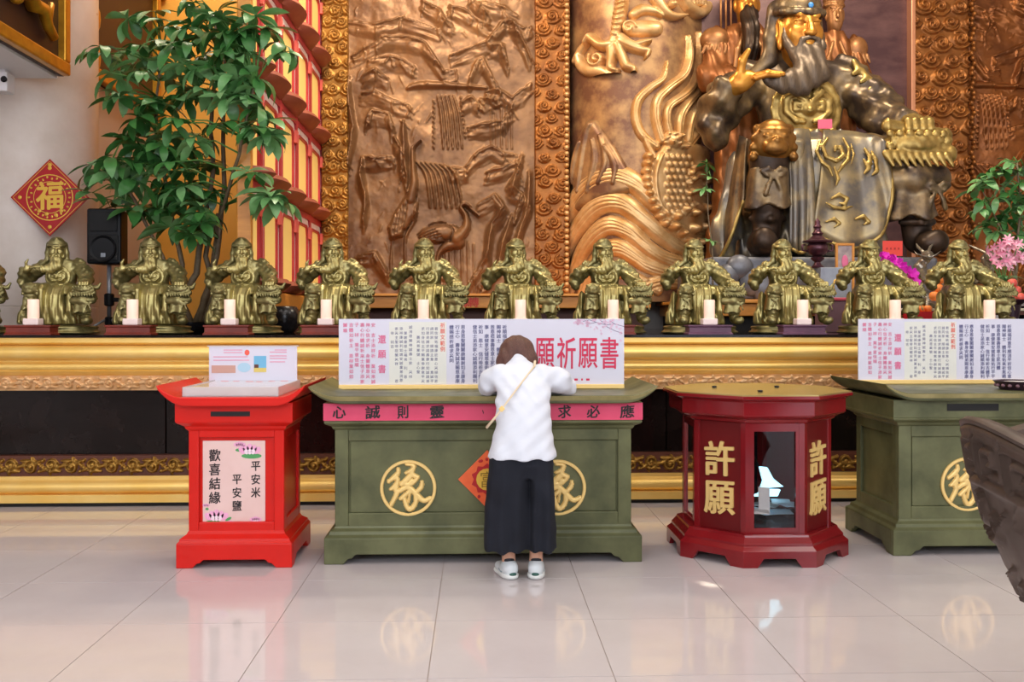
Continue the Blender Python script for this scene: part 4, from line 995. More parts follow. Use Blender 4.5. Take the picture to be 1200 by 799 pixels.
b = MB(); b.loft([octo(BA, 0.88), octo(BA+0.02, 0.89), octo(BA+0.025, 0.905), octo(BA+0.075, 0.925), octo(BA+0.085, 0.935), octo(BA+0.085, 1.02), octo(BA+0.1, 1.03), octo(BA+0.125, 1.04), octo(BA+0.125, 1.06), octo(BA-0.02, 1.06)]); b.build('top_moulding', MR, oc, bevel=0.003)
MB().loft([octo(BA+0.118, 1.06), octo(BA+0.118, 1.068)]).build('brass_top', MATS['brass_top'], oc)
for dx, dy in ((-0.25, 0.1), (0.18, 0.1), (-0.05, -0.3)): MB().lathe([(0.012, 0), (0.02, 0.006), (0.012, 0.012)], (dx, dy, 1.068), 12).build('knob', MATS['dark'], oc, True)
MB().loft([octo(BA-0.05, zb0+0.002), octo(BA-0.05, zb0+0.02)]).build('box_floor', MATS['dark_glass_back'], oc)
# folded wish papers inside the box
rr = random.Random(3)
for k in range(9):
    a = rr.uniform(0, 6.28); d = rr.uniform(0.08, 0.28); w_, h_ = rr.uniform(0.07, 0.09), rr.uniform(0.055, 0.07)
    m = MB().add([(-w_, -h_, 0), (0, -h_, 0.012), (w_, -h_, 0), (w_, h_, 0), (0, h_, 0.012), (-w_, h_, 0), (-w_, -h_, -0.003), (w_, -h_, -0.003), (w_, h_, -0.003), (-w_, h_, -0.003)], [(0, 1, 4, 5), (1, 2, 3, 4), (6, 9, 8, 7), (0, 5, 9, 6), (2, 7, 8, 3), (0, 6, 7, 2, 1), (3, 8, 9, 5, 4)])
    o = m.build('wish_paper', MATS['cold_light_paper' if k % 3 else 'paper'], None, loc=(OX+d*math.cos(a), OY+d*math.sin(a), zb0+0.026+0.0125*k)); o.rotation_euler = (0, 0, a+rr.uniform(-.1, .1)+PI/2)
    tag(o, 'folded white wish paper lying on the floor of the glass fronted box', 'paper', 'wish papers in the box')
wp = MB().box(-0.04, 0.04, -0.002, 0.002, 0, 0.16).build('wish_paper', MATS['paper'], None, loc=(OX-0.0, OY-0.22, zb0+0.09)); wp.rotation_euler = (-0.25, 0.12, 0.2)
tag(wp, 'upright white wish slip leaning inside the wish box window', 'paper', 'wish papers in the box')
# added glowing shape standing in for a reflection on the glass
lt = empty('reflection_stand_in', (OX+0.075, OY+0.02, zb0+0.022), 'glowing stand-in for a reflection inside the wish box', 'reflection')
mat('reflection_glow', '#d8f2fc', 0.4, emit='#a8e2f6', estr=1.6)
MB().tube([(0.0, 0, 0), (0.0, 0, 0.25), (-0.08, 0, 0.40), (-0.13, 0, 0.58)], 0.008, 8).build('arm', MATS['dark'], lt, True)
MB().prism([(-0.11, 0.13), (0.08, 0.13), (0.10, 0.175), (0.0, 0.178), (-0.01, 0.186), (0.12, 0.195), (0.05, 0.25), (0.01, 0.325), (-0.045, 0.33), (-0.03, 0.27), (-0.02, 0.235), (-0.04, 0.18), (-0.05, 0.15)], 'y', -0.03, 0.0).build('reflection_shape', MATS['reflection_glow'], lt, bevel=0.006)
# ---- lucky diamonds
def diamond(name, label, ctr, r, m, ry=0.0, tilt=0.0):
    t = empty(name, ctr, label, 'decoration'); t.rotation_euler = (tilt, ry, 0)
    MB().prism([(-r, 0), (0, -r), (r, 0), (0, r)], 'y', -0.006, 0.006).build('board', MATS[m], t, bevel=0.002)
    return t
def flat_ring(mb, r0, r1, y, n=40, sc=1.0):
    V = [(r*math.cos(2*PI*i/n), y, r*math.sin(2*PI*i/n)*sc) for i in range(n) for r in (r0, r1)]; mb.add(V, [(2*i, 2*i+1, (2*i+3) % (2*n), (2*i+2) % (2*n)) for i in range(n)])
df = P(57, 231, 9.64)
fy = 10.35-CR-0.02
fu = diamond('fortune_diamond', 'red diamond with a gold fortune character on the pale marble column', (df.x, fy, df.z), 0.375, 'diamond_red', 0.0)
m = MB(); flat_ring(m, 0.215, 0.225, -0.0068); flat_ring(m, 0.15, 0.156, -0.0068)
for q in range(4):
    a = PI/4+q*PI/2
for i in range(4):
    c, s = math.cos(i*PI/2+PI/4), math.sin(i*PI/2+PI/4)
    for w0, w1 in ((0.245, 0.25),):
        V = [(c*w1-s*0.25, -0.0068, s*w1+c*0.25), (c*w1+s*0.25, -0.0068, s*w1-c*0.25), (c*w0+s*0.25, -0.0068, s*w0-c*0.25), (c*w0-s*0.25, -0.0068, s*w0+c*0.25)]; m.add(V, [(0, 1, 2, 3)])
m.build('gold_line', MATS['foil_gold'], fu)
MB().box(-0.02, 0.02, 0.004, 0.03+CR-math.sqrt(CR**2-(df.x-ccx)**2), -0.02, 0.02).build('wall_hook', MATS['gold_dark'], fu)
letters([('福', 0, 0.02, 0.27, 0.29)], (0, -0.0065, 0), (1, 0, 0), (0, 0, 1), res=4, off=0.03, shear=0.05).build('gold_character', MATS['foil_gold'], fu)
m = MB()
rr = random.Random(2)
for k in range(26):
    a = k*2*PI/26; rad = 0.19+0.01*math.sin(k*3); m.ell((rad*math.cos(a), -0.0065, rad*math.sin(a)), (0.014, 0.0025, 0.010), 8, 4, (0, -a, 0))
for dx, dz_ in ((0, 0.285), (0.285, 0), (-0.285, 0), (0, -0.285), (0.0, 0.315), (-0.03, -0.16), (-0.1, -0.13), (0.06, -0.17), (0.11, -0.13)): m.ell((dx, -0.0065, dz_), (0.02, 0.003, 0.02), 10, 5)
m.build('gold_flower_print', MATS['foil_gold'], fu, True)['kind'] = 'stuff'
d2 = P(571, 562, TY-0.37)
wd = diamond('fortune_diamond', 'orange diamond paper on the table front, half hidden by the dark trousers', (d2.x, TY-0.352, d2.z), 0.185, 'diamond_orange')
m = MB()
rad = [0.085+0.018*(k % 2) for k in range(20)]
m.add([(rad[k]*math.cos(k*PI/10), -0.0075, rad[k]*math.sin(k*PI/10)) for k in range(20)], [tuple(range(20))]); m.build('red_rosette', MATS['diamond_red'], wd)
m = MB(); m.add([(0.07*math.cos(k*PI/8), -0.0083, 0.07*math.sin(k*PI/8)) for k in range(16)], [tuple(range(16))]); m.build('gold_disc', MATS['foil_gold'], wd)
letters([('富', 0, 0, 0.1, 0.11)], (0, -0.009, 0), (1, 0, 0), (0, 0, 1), res=3).build('dark_character', mat('olive_ink', '#8a6a14', 0.5), wd)
m = MB()
for k in range(22):
    a = rr.uniform(-0.15, 0.15); b = rr.uniform(-0.15, 0.15)
    if 0.1 < math.hypot(a, b) and abs(a)+abs(b) < 0.165: m.ell((a, -0.0065, b), (rr.uniform(.006, .014), 0.002, rr.uniform(.006, .012)), 8, 4)
m.build('red_speckle', MATS['diamond_red'], wd)['kind'] = 'stuff'
# ---------------------------------------------------------------- the person writing at the table
mat('skin', '#d9a88c', 0.5, col2='#d29c80', nscale=12)
mat('hair', '#4a2c24', 0.38, col2='#653f33', nscale=26, stretch=(6, 6, 0.6), bump=0.5, bscale=60)
mat('shirt', '#d6dae3', 0.75, col2='#cfd4de', nscale=4, bump=0.15, bscale=25)
mat('trousers', '#10131d', 0.9, col2='#151924', nscale=5, bump=0.12, bscale=60)
mat('shoe_white', '#e3e8ea', 0.5, col2='#d3dde0', nscale=10); mat('shoe_blue', '#9fb4bc', 0.5); mat('sole', '#e6e9e6', 0.6); mat('sole_green', '#2e5a50', 0.5); mat('sock', '#2a2a30', 0.7)
mat('strap', '#d9c6a8', 0.5)
# local frame: x right, y into the table, z up; origin on the floor between the feet
HX = P(612, 675, 5.9).x; HY = 5.72
wo = empty('person', (HX, HY, 0), 'person in a white blouse and dark wide trousers bent over the green table writing', 'person')
def ux_(u, Y): return P(u, 400, Y).x-HX
def zz_(v, Y): return P(600, v, Y).z
fl_ = ux_(596, 5.86), ux_(628, 5.86)
YF = 0.12                                                   # ankles' depth in the local frame
B = S()
hipz = 0.78
for s, fx in ((-1, fl_[0]), (1, fl_[1])):
    B.chain([(s*0.085, 0.10, hipz), (fx*0.9+s*0.005, 0.09, 0.44), (fx, YF, 0.2), (fx, YF+0.005, 0.1), (fx, YF, 0.07)], [0.085, 0.055, 0.043, 0.036, 0.04], k=0.02)
    B.cap((fx, YF, 0.06), (fx+s*0.015, YF+0.13, 0.045), 0.036, 0.03)
TK = [(0.715, 0.0, 0.10, 0.212, 0.155), (0.745, 0.0, 0.10, 0.203, 0.15), (0.82, 0.002, 0.105, 0.18, 0.135), (0.915, 0.004, 0.12, 0.163, 0.12), (1.045, 0.006, 0.17, 0.164, 0.118), (1.14, 0.006, 0.235, 0.17, 0.118), (1.205, 0.004, 0.29, 0.155, 0.105), (1.25, -0.005, 0.345, 0.095, 0.085), (1.285, -0.012, 0.395, 0.062, 0.06)]
B.prof([(z, a, b, rx-0.05, ry-0.045) for z, a, b, rx, ry in TK[2:-1]], k=0.04)                                            # trunk bends forward
B.chain([(-0.01, 0.34, 1.245), (-0.015, 0.43, 1.29)], [0.05, 0.045], k=0.03)                                             # neck
HC = Vector((-0.02, 0.50, 1.318))
B.ell(HC, (0.074, 0.098, 0.088), (-0.75, 0, 0), k=0.03); B.ell(HC+Vector((0, 0.055, -0.055)), (0.052, 0.05, 0.062), k=0.03)
B.cap(HC+Vector((0, 0.115, -0.028)), HC+Vector((0, 0.125, -0.055)), 0.008, 0.013, k=0.01)                                # nose
for s in (-1, 1):
    B.ell(HC+Vector((s*0.075, -0.005, -0.025)), (0.012, 0.022, 0.03), k=0.008)
    B.ell(HC+Vector((s*0.03, 0.094, -0.02)), (0.014, 0.012, 0.008), k=0.004, op='s')
    B.ell(HC+Vector((s*0.03, 0.09, -0.02)), (0.011, 0.011, 0.009), k=0.003)
B.ell(HC+Vector((0, 0.105, -0.088)), (0.02, 0.008, 0.005), k=0.004)
eL = (ux_(571, 6.1), 0.385, 1.113); eR = (ux_(666, 6.1), 0.39, 1.113)
hL = (-0.12, 0.53, 1.09); hR = (0.11, 0.54, 1.095)
for s, e, hnd in ((-1, eL, hL), (1, eR, hR)):
    B.chain([(s*0.13, 0.29, 1.19), e, hnd], [0.05, 0.04, 0.027], k=0.03)
    d = Vector((-s*0.5, 0.85, -0.12)).normalized(); w_ = Vector(hnd); side = Vector((-d.y, d.x, 0)).normalized()*(-1)
    B.ell(w_+d*0.05, (0.038, 0.048, 0.016), (0, 0, -math.atan2(d.x, d.y)), k=0.015)
    for q in range(4):
        b0 = w_+d*0.085+side*(q-1.5)*0.019; L = (0.07, 0.08, 0.075, 0.058)[q]
        B.chain([b0, b0+d*L*0.5+Vector((0, 0, 0.012)), b0+d*L*0.85+Vector((0, 0, -0.012))], [0.0095, 0.0088, 0.0075], k=0.006)
    t0 = w_+d*0.035+side*(-1.6*0.019)*(1 if s > 0 else -1)
    B.chain([t0, t0+d*0.03+side*(-0.02)*(1 if s > 0 else -1), t0+d*0.06+side*(-0.014)*(1 if s > 0 else -1)], [0.012, 0.0105, 0.008], k=0.008)
B.build('body', 0.0065, MATS['skin'], wo)
# hair: a smooth bob with turned-in ends, parted at the nape
def strand(x, y, z): return 0.0016*np.sin(x*130+3*np.sin(z*10)+y*30)
Hh = S(); hc = HC+Vector((0, -0.012, 0.012))
Hh.ell(hc, (0.106, 0.114, 0.102), (-0.5, 0, 0), f=strand)
for s in (-1, 1):
    Hh.chain([hc+Vector((s*0.055, -0.05, 0.02)), hc+Vector((s*0.075, -0.085, -0.05)), hc+Vector((s*0.09, -0.10, -0.105)), hc+Vector((s*0.118, -0.095, -0.135))], [0.05, 0.05, 0.036, 0.010], k=0.03, f=strand)
    Hh.chain([hc+Vector((s*0.03, -0.075, 0.0)), hc+Vector((s*0.055, -0.11, -0.06)), hc+Vector((s*0.082, -0.12, -0.112))], [0.045, 0.036, 0.012], k=0.025, f=strand)
    Hh.chain([hc+Vector((s*0.07, 0.05, 0.0)), hc+Vector((s*0.092, 0.04, -0.07)), hc+Vector((s*0.1, 0.03, -0.13))], [0.04, 0.035, 0.012], k=0.03, f=strand)
Hh.ell(hc+Vector((0, 0.1, -0.085)), (0.062, 0.07, 0.075), k=0.01, op='s')
Hh.build('hair', 0.0055, MATS['hair'], wo)
# blouse: fitted back, flared hem, elbow sleeves
def creases(x, y, z):
    a = 0.004*np.sin((z*1.0+x*0.9)*58+3*np.sin(x*9))*np.exp(-((z-1.12)/0.12)**2)
    b = 0.006*np.sin(x*42+2*np.sin(z*5))*np.clip((0.95-z)/0.22, 0, 1)
    return (a+b+0.002*np.sin(x*43+z*31)+0.0025*np.sin(z*67-x*50+2)).astype(np.float32)
T = S()
T.prof(TK, k=0.03, f=creases)
for s, e, hnd in ((-1, eL, hL), (1, eR, hR)):
    T.chain([(s*0.128, 0.285, 1.18), ((s*0.14+e[0])/2*1.05, 0.32, 1.155), e], [0.082, 0.072, 0.05], k=0.03, f=creases)
    mid = Vector(e)*0.45+Vector(hnd)*0.55; T.chain([e, mid], [0.05, 0.046], k=0.02, f=creases)
T.chain([(-0.012, 0.35, 1.235), (-0.016, 0.395, 1.266)], [0.072, 0.062], k=0.02)
T.build('blouse', 0.0075, MATS['shirt'], wo)
# culottes: two wide pleated legs joined at the hips
def pleat(x, y, z):
    return (0.007*np.sin(x*70+1.2*np.sin(z*5))*np.clip((0.80-z)/0.45, 0, 1)+0.0025*np.sin(x*31+z*14)+0.0015*np.sin(z*40+x*25)).astype(np.float32)
K = S(); hx0, hx1 = ux_(567, 5.85), ux_(653, 5.85); mid_ = ux_(621.5, 5.8); zc = zz_(642, 5.82)
K.prof([(0.60, 0, 0.1, 0.15, 0.11), (0.68, 0, 0.1, 0.185, 0.13), (0.74, 0.0, 0.10, 0.17, 0.12), (0.86, 0.0, 0.11, 0.12, 0.08)], k=0.02, ex=2.4, f=pleat)
for a, c in ((hx0, mid_-0.001), (mid_+0.003, hx1)):
    cx = (a+c)/2; hw2 = (c-a)/2; sg = -1 if cx < 0 else 1; m0 = 0.02
    K.prof([(zc, cx, 0.105, hw2, 0.145), (0.35, (cx*0.93), 0.105, hw2*0.98, 0.14), (0.55, cx*0.9, 0.10, hw2*0.93, 0.135), (0.73, cx*0.83, 0.10, hw2*0.84, 0.118)], k=0.012, ex=2.7, f=pleat)
K.build('trousers', 0.0075, MATS['trousers'], wo)
# trainers
def shoe(fx, s, yaw):
    g = empty('shoe', (fx, YF, 0)); g.parent = wo; g.rotation_euler.z = yaw
    A = S(); A.ell((0, -0.01, 0.055), (0.042, 0.06, 0.055)); A.ell((0, 0.08, 0.04), (0.044, 0.10, 0.035), k=0.04); A.cap((0, -0.035, 0.06), (0, 0.005, 0.082), 0.036, 0.036, k=0.03)
    A.ell((0, 0.0, 0.115), (0.034, 0.042, 0.04), k=0.008, op='s'); A.plane((0, 0, -1), -0.018)
    A.build('upper', 0.004, MATS['shoe_white'], g)
    Q = S(); Q.ell((0, -0.02, 0.018), (0.049, 0.064, 0.024)); Q.ell((0, 0.08, 0.016), (0.05, 0.11, 0.02), k=0.04); Q.plane((0, 0, -1), -0.001); Q.plane((0, 0, 1), 0.03)
    Q.build('sole', 0.004, MATS['sole'], g)
    H_ = S(); H_.ell((0, -0.066, 0.032), (0.022, 0.016, 0.016)); H_.build('heel_patch', 0.003, MATS['sole_green'], g)
    c = MB(); 
    for q in range(4): c.tube([(-0.022, 0.05+q*0.018, 0.072-q*0.006), (0, 0.05+q*0.018, 0.081-q*0.006), (0.022, 0.05+q*0.018, 0.072-q*0.006)], 0.004, 6)
    for sd in (-1, 1): c.tube([(sd*0.038, -0.03, 0.05), (sd*0.045, 0.01, 0.035), (sd*0.043, 0.05, 0.045)], 0.005, 6)
    c.build('lace_and_trim', MATS['shoe_blue'], g, True)
    k = S(); k.cap((0, -0.004, 0.07), (0, -0.002, 0.105), 0.036, 0.037); k.build('sock', 0.004, MATS['sock'], g)
shoe(fl_[0], -1, 0.35); shoe(fl_[1], 1, -0.12)
# shoulder bag strap crossing the back from the right shoulder to the left hip, with its small flap end
def backpt(u, v, Y): p = P(u, v, Y); return (p.x-HX, p.y-HY, p.z)
st_ = [(626, 429, 5.985), (618, 439, 5.91), (606, 455, 5.82), (597, 467, 5.775), (588, 479, 5.745), (580, 489, 5.74), (570, 501, 5.76)]
mb = MB(); rings = []
pts = [Vector(backpt(*q)) for q in st_]
mb.tube([p+Vector((0, -0.012, 0)) for p in pts], [0.0065]*5+[0.008, 0.010], 8, True, 0.6)
for q in range(2): pass
mb.tube([Vector(backpt(626, 429, 5.985))+Vector((0, -0.012, 0)), Vector(backpt(627, 422, 6.1)), Vector(backpt(624, 424, 6.25))], 0.008, 8)
mb.build('bag_strap', MATS['strap'], wo, True)
bk = MB().box(-0.014, 0.014, -0.006, 0.006, -0.014, 0.014).build('buckle', MATS['gold_paint'], wo, bevel=0.002, loc=Vector(backpt(588, 479, 5.73))); bk.rotation_euler.y = 0.75

# ---------------------------------------------------------------- seated bearded warrior figures (one small in olive brass, one giant in antique bronze)
mat('brass_olive', '#a49a68', 0.36, 0.7, col2='#615a34', nscale=9, nlo=0.38, nhi=0.68, rough2=0.44)
mat('brass_light', '#b5a86e', 0.34, 0.7, col2='#867a48', nscale=9)
mat('brass_dark', '#3a3424', 0.36, 0.7, col2='#55492c', nscale=9)
mat('robe_bronze', '#4a3d33', 0.34, 0.6, col2='#9a8058', nscale=3.0, nlo=0.42, nhi=0.75)
mat('robe_grey', '#66605a', 0.34, 0.55, col2='#ac9668', nscale=2.6, nlo=0.42, nhi=0.7)
mat('bronze_bright', '#96682e', 0.3, 0.7, col2='#6a4722', nscale=5)
mat('bronze_face', '#b8742e', 0.3, 0.7, col2='#cc943e', nscale=3)
mat('bronze_gilt', '#b89a58', 0.34, 0.7, col2='#7c6434', nscale=9)
mat('beard_dark', '#6a5a4a', 0.42, 0.5, col2='#4c3f34', nscale=14, stretch=(3, 3, 0.6))
mat('bronze_deep', '#2c221c', 0.4, 0.6, col2='#4a382a', nscale=6)
mat('copper_brown', '#74431f', 0.4, 0.55, col2='#9a6034', nscale=5)
mat('copper_pale', '#a67446', 0.4, 0.5, col2='#865530', nscale=6)
mat('gem_blue', '#3a7ab8', 0.2)

# figure units: the figure is 1 high from foot to cap; x right, y back, z up; rebuilt at any size
def folds(a, kx, kz, ph=0.0, amp2=0.0):
    return lambda x, y, z: (a*np.sin(x*kx+z*kz+2.0*np.sin(z*7+ph)+ph)+amp2*np.sin(x*kx*2.3-z*kz+ph)).astype(np.float32)
fsl = folds(0.007, 38, 70, 0.5, 0.003); fdr = folds(0.010, 62, 10, 0.3, 0.004); ftor = folds(0.004, 46, 44, 0, 0.002)
def f_robe():
    s = S()
    s.prof([(0.42, 0, 0.02, 0.17, 0.13), (0.52, 0, 0.03, 0.165, 0.125), (0.62, 0, 0.04, 0.185, 0.125), (0.70, 0, 0.045, 0.20, 0.11), (0.75, -0.01, 0.03, 0.12, 0.085), (0.78, -0.015, 0.02, 0.07, 0.07)], k=0.03, f=ftor)
    s.chain([(-0.18, 0.04, 0.685), (-0.30, -0.02, 0.59), (-0.355, -0.10, 0.53)], [0.075, 0.082, 0.078], k=0.03, f=fsl)        # raised arm
    s.chain([(-0.355, -0.10, 0.53), (-0.335, -0.2, 0.60)], [0.078, 0.058], k=0.02, f=fsl)
    s.ell((-0.365, -0.10, 0.475), (0.055, 0.10, 0.085), (0.3, 0, 0), k=0.03, f=fsl)                                              # hanging sleeve
    s.chain([(0.18, 0.04, 0.69), (0.275, -0.02, 0.60), (0.315, -0.12, 0.52), (0.35, -0.26, 0.475)], [0.082, 0.09, 0.082, 0.06], k=0.03, f=fsl)
    s.ell((0.0, -0.02, 0.40), (0.21, 0.18, 0.085), k=0.03)
    s.chain([(-0.1, -0.06, 0.385), (-0.19, -0.36, 0.385)], [0.1, 0.085], k=0.03, f=ftor)
    s.chain([(0.1, -0.06, 0.375), (0.32, -0.32, 0.345)], [0.1, 0.085], k=0.03, f=ftor)
    return s
def f_drape():
    s = S()
    s.prof([(0.0, 0.06, -0.28, 0.17, 0.06), (0.06, 0.055, -0.29, 0.15, 0.065), (0.2, 0.03, -0.30, 0.12, 0.06), (0.34, 0.01, -0.29, 0.115, 0.06), (0.42, 0, -0.2, 0.13, 0.09), (0.455, 0, -0.14, 0.15, 0.08)], k=0.03, f=fdr, ex=2.6)
    s.prof([(0.02, -0.10, -0.28, 0.045, 0.07), (0.2, -0.09, -0.31, 0.045, 0.07), (0.4, -0.1, -0.32, 0.055, 0.07), (0.45, -0.12, -0.25, 0.06, 0.07)], k=0.03, f=fdr)
    s.chain([(0.16, -0.22, 0.40), (0.20, -0.33, 0.32), (0.19, -0.35, 0.16), (0.22, -0.3, 0.04)], [0.05, 0.035, 0.03, 0.05], k=0.03, f=fdr)
    s.chain([(-0.28, -0.16, 0.33), (-0.32, -0.2, 0.2), (-0.35, -0.22, 0.03)], [0.05, 0.04, 0.06], k=0.03, f=fdr)
    s.prof([(0.0, 0, -0.05, 0.30, 0.17), (0.3, 0, -0.05, 0.24, 0.17), (0.4, 0, -0.03, 0.2, 0.15)], k=0.02, f=fdr, ex=3)
    s.plane((0, 0, -1), -0.004); return s
def f_legs(side=0):
    s = S()
    if side < 1:
     s.chain([(-0.2, -0.38, 0.33), (-0.205, -0.365, 0.2), (-0.21, -0.35, 0.08)], [0.075, 0.062, 0.052], k=0.02)
     s.ell((-0.235, -0.41, 0.045), (0.052, 0.1, 0.048), (0, 0, 0.15), k=0.02); s.ell((-0.24, -0.47, 0.055), (0.042, 0.045, 0.045), k=0.015)
    if side > -1:
     s.chain([(0.34, -0.34, 0.3), (0.355, -0.34, 0.2), (0.375, -0.33, 0.07)], [0.075, 0.06, 0.055], k=0.02)
     s.ell((0.40, -0.39, 0.045), (0.052, 0.1, 0.048), (0, 0, -0.2), k=0.02); s.ell((0.415, -0.45, 0.052), (0.042, 0.045, 0.042), k=0.015)
    for cx, cz in ((-0.205, 0.135), (0.365, 0.125)):
        if cx*side < 0: continue
        s.chain([(cx-0.062, -0.36, cz), (cx, -0.42, cz-0.005), (cx+0.062, -0.36, cz)], [0.012]*3, k=0.008)
    return s
def f_knee():
    s = S()        # beast-mask knee guard
    s.ell((-0.195, -0.425, 0.40), (0.078, 0.05, 0.075), k=0.01)
    s.ell((-0.195, -0.47, 0.375), (0.045, 0.03, 0.03), k=0.015); s.ell((-0.195, -0.49, 0.395), (0.014, 0.018, 0.014), k=0.01)
    for q in (-1, 1):
        s.ell((-0.195+q*0.03, -0.466, 0.412), (0.017, 0.014, 0.010), k=0.006); s.cap((-0.195+q*0.012, -0.468, 0.43), (-0.195+q*0.055, -0.458, 0.432), 0.009, 0.006, k=0.008)
        for i in range(4): s.ell((-0.195+q*(0.076-0.006*i*i*0.3), -0.42, 0.345+0.032*i), (0.018, 0.022, 0.017), k=0.006)
        s.chain([(-0.195+q*0.01, -0.485, 0.36), (-0.195+q*0.04, -0.475, 0.362)], [0.007, 0.005], k=0.005)
    return s
def f_thigh():
    s = S()
    s.ell((0.355, -0.34, 0.395), (0.125, 0.105, 0.05), k=0.015)
    for i in range(7):
        for j in range(3): s.ell((0.25+i*0.034+0.017*(j % 2), -0.435+0.01*abs(i-3), 0.385+j*0.022), (0.016, 0.012, 0.014), k=0.004)
    for i in range(9): s.cap((0.235+i*0.028, -0.425, 0.35), (0.252+i*0.028, -0.44, 0.315), 0.014, 0.006, k=0.006)
    s.cap((0.225, -0.42, 0.36), (0.475, -0.41, 0.365), 0.012, k=0.008)
    s.ell((0.482, -0.4, 0.36), (0.022, 0.03, 0.03), k=0.01)
    return s
def f_skirts(side=0):
    s = S()        # rolled under-skirt, sash bow and flared leg wraps
    if side > -1:
     s.chain([(0.24, -0.36, 0.27), (0.35, -0.39, 0.275), (0.45, -0.36, 0.28)], [0.04, 0.055, 0.045], k=0.02)
     s.prof([(0.135, 0.35, -0.36, 0.115, 0.085), (0.19, 0.35, -0.36, 0.085, 0.075), (0.26, 0.35, -0.36, 0.07, 0.06)], k=0.015, f=folds(0.010, 55, 0, 0.6))
    if side < 1: s.prof([(0.17, -0.2, -0.38, 0.10, 0.085), (0.22, -0.2, -0.38, 0.08, 0.075), (0.3, -0.2, -0.39, 0.07, 0.06)], k=0.015, f=folds(0.009, 60, 0, 0.2))
    for cx, cz, cy in ((-0.2, 0.285, -0.455), (0.42, 0.24, -0.43)):
        if cx*side < 0: continue
        for q in (-1, 1):
            s.chain([(cx, cy, cz), (cx+q*0.022, cy-0.008, cz+0.016), (cx+q*0.042, cy, cz+0.008), (cx+q*0.026, cy-0.004, cz-0.008), (cx, cy, cz)], [0.008, 0.009, 0.010, 0.008, 0.008], k=0.004)
            s.chain([(cx, cy, cz), (cx+q*0.02, cy-0.006, cz-0.04), (cx+q*0.03, cy, cz-0.07)], [0.007, 0.008, 0.011], k=0.005)
    return s
HD = Matrix.Translation((-0.02, -0.07, 0.845)) @ Matrix.Rotation(0.22, 4, 'Z')
def hp(x, y, z): v = HD @ Vector((x, y, z)); return (v.x, v.y, v.z)
hr = (0, 0, 0.22)
def f_head():
    s = S()
    s.ell(hp(0, 0, 0.0), (0.078, 0.09, 0.105), hr); s.ell(hp(0, -0.02, -0.05), (0.064, 0.07, 0.07), hr, k=0.03)
    s.cap(hp(0, 0.02, -0.06), (-0.012, 0.0, 0.73), 0.06, 0.065, k=0.02)
    for q in (-1, 1):
        s.ell(hp(q*0.044, -0.06, -0.018), (0.028, 0.026, 0.03), hr, k=0.02)                    # cheek
        s.chain([hp(q*0.012, -0.089, 0.03), hp(q*0.035, -0.087, 0.043), hp(q*0.062, -0.068, 0.05)], [0.009, 0.011, 0.006], k=0.01)   # brow
        s.ell(hp(q*0.034, -0.083, 0.016), (0.02, 0.012, 0.010), hr, k=0.006, op='s'); s.ell(hp(q*0.034, -0.074, 0.014), (0.019, 0.016, 0.012), hr, k=0.004)
        s.chain([hp(q*0.016, -0.09, 0.02), hp(q*0.036, -0.0915, 0.024), hp(q*0.056, -0.08, 0.024)], [0.004, 0.005, 0.003], k=0.003)
        s.ell(hp(q*0.014, -0.105, -0.024), (0.012, 0.012, 0.010), hr, k=0.008)
        s.ell(hp(q*0.083, 0.01, -0.005), (0.014, 0.026, 0.05), hr, k=0.008); s.ell(hp(q*0.082, 0.0, -0.055), (0.012, 0.016, 0.022), hr, k=0.008); s.ell(hp(q*0.096, 0.004, 0.0), (0.008, 0.014, 0.03), hr, k=0.005, op='s')
    s.chain([hp(0, -0.088, 0.035), hp(0, -0.104, 0.0), hp(0, -0.114, -0.022)], [0.010, 0.012, 0.016], k=0.012)
    s.ell(hp(0, -0.094, -0.053), (0.026, 0.012, 0.007), hr, k=0.005); s.ell(hp(0, -0.094, -0.066), (0.021, 0.012, 0.008), hr, k=0.005)
    return s
fb = lambda x, y, z: (0.0035*np.sin(x*120+z*70+3*np.sin(z*14))).astype(np.float32)
def f_beard():
    s = S()
    s.ell(hp(0, -0.075, -0.095), (0.058, 0.045, 0.04), hr, k=0.02, f=fb)
    for q in (-1, 1):
        s.chain([hp(q*0.008, -0.108, -0.042), hp(q*0.034, -0.1, -0.05), hp(q*0.048, -0.09, -0.085), hp(q*0.046, -0.085, -0.13)], [0.008, 0.010, 0.010, 0.006], k=0.008)
        s.chain([hp(q*0.076, -0.02, 0.0), hp(q*0.07, -0.045, -0.06), hp(q*0.05, -0.065, -0.1)], [0.008, 0.018, 0.025], k=0.012, f=fb)
    c0 = hp(0, -0.08, -0.11)
    for dx, dz, r in ((0, 0, 1.0), (-0.03, 0.012, 0.8), (0.035, -0.012, 0.8)):
        s.chain([(c0[0]+dx, c0[1], c0[2]), (0.0+dx, -0.175, 0.68+dz), (-0.055+dx*0.5, -0.205, 0.635+dz*1.5), (-0.13, -0.235, 0.628+dz*1.2), (-0.19, -0.25, 0.645+dz)], [0.042*r, 0.042*r, 0.036*r, 0.024*r, 0.012*r], k=0.02, f=fb)
    return s
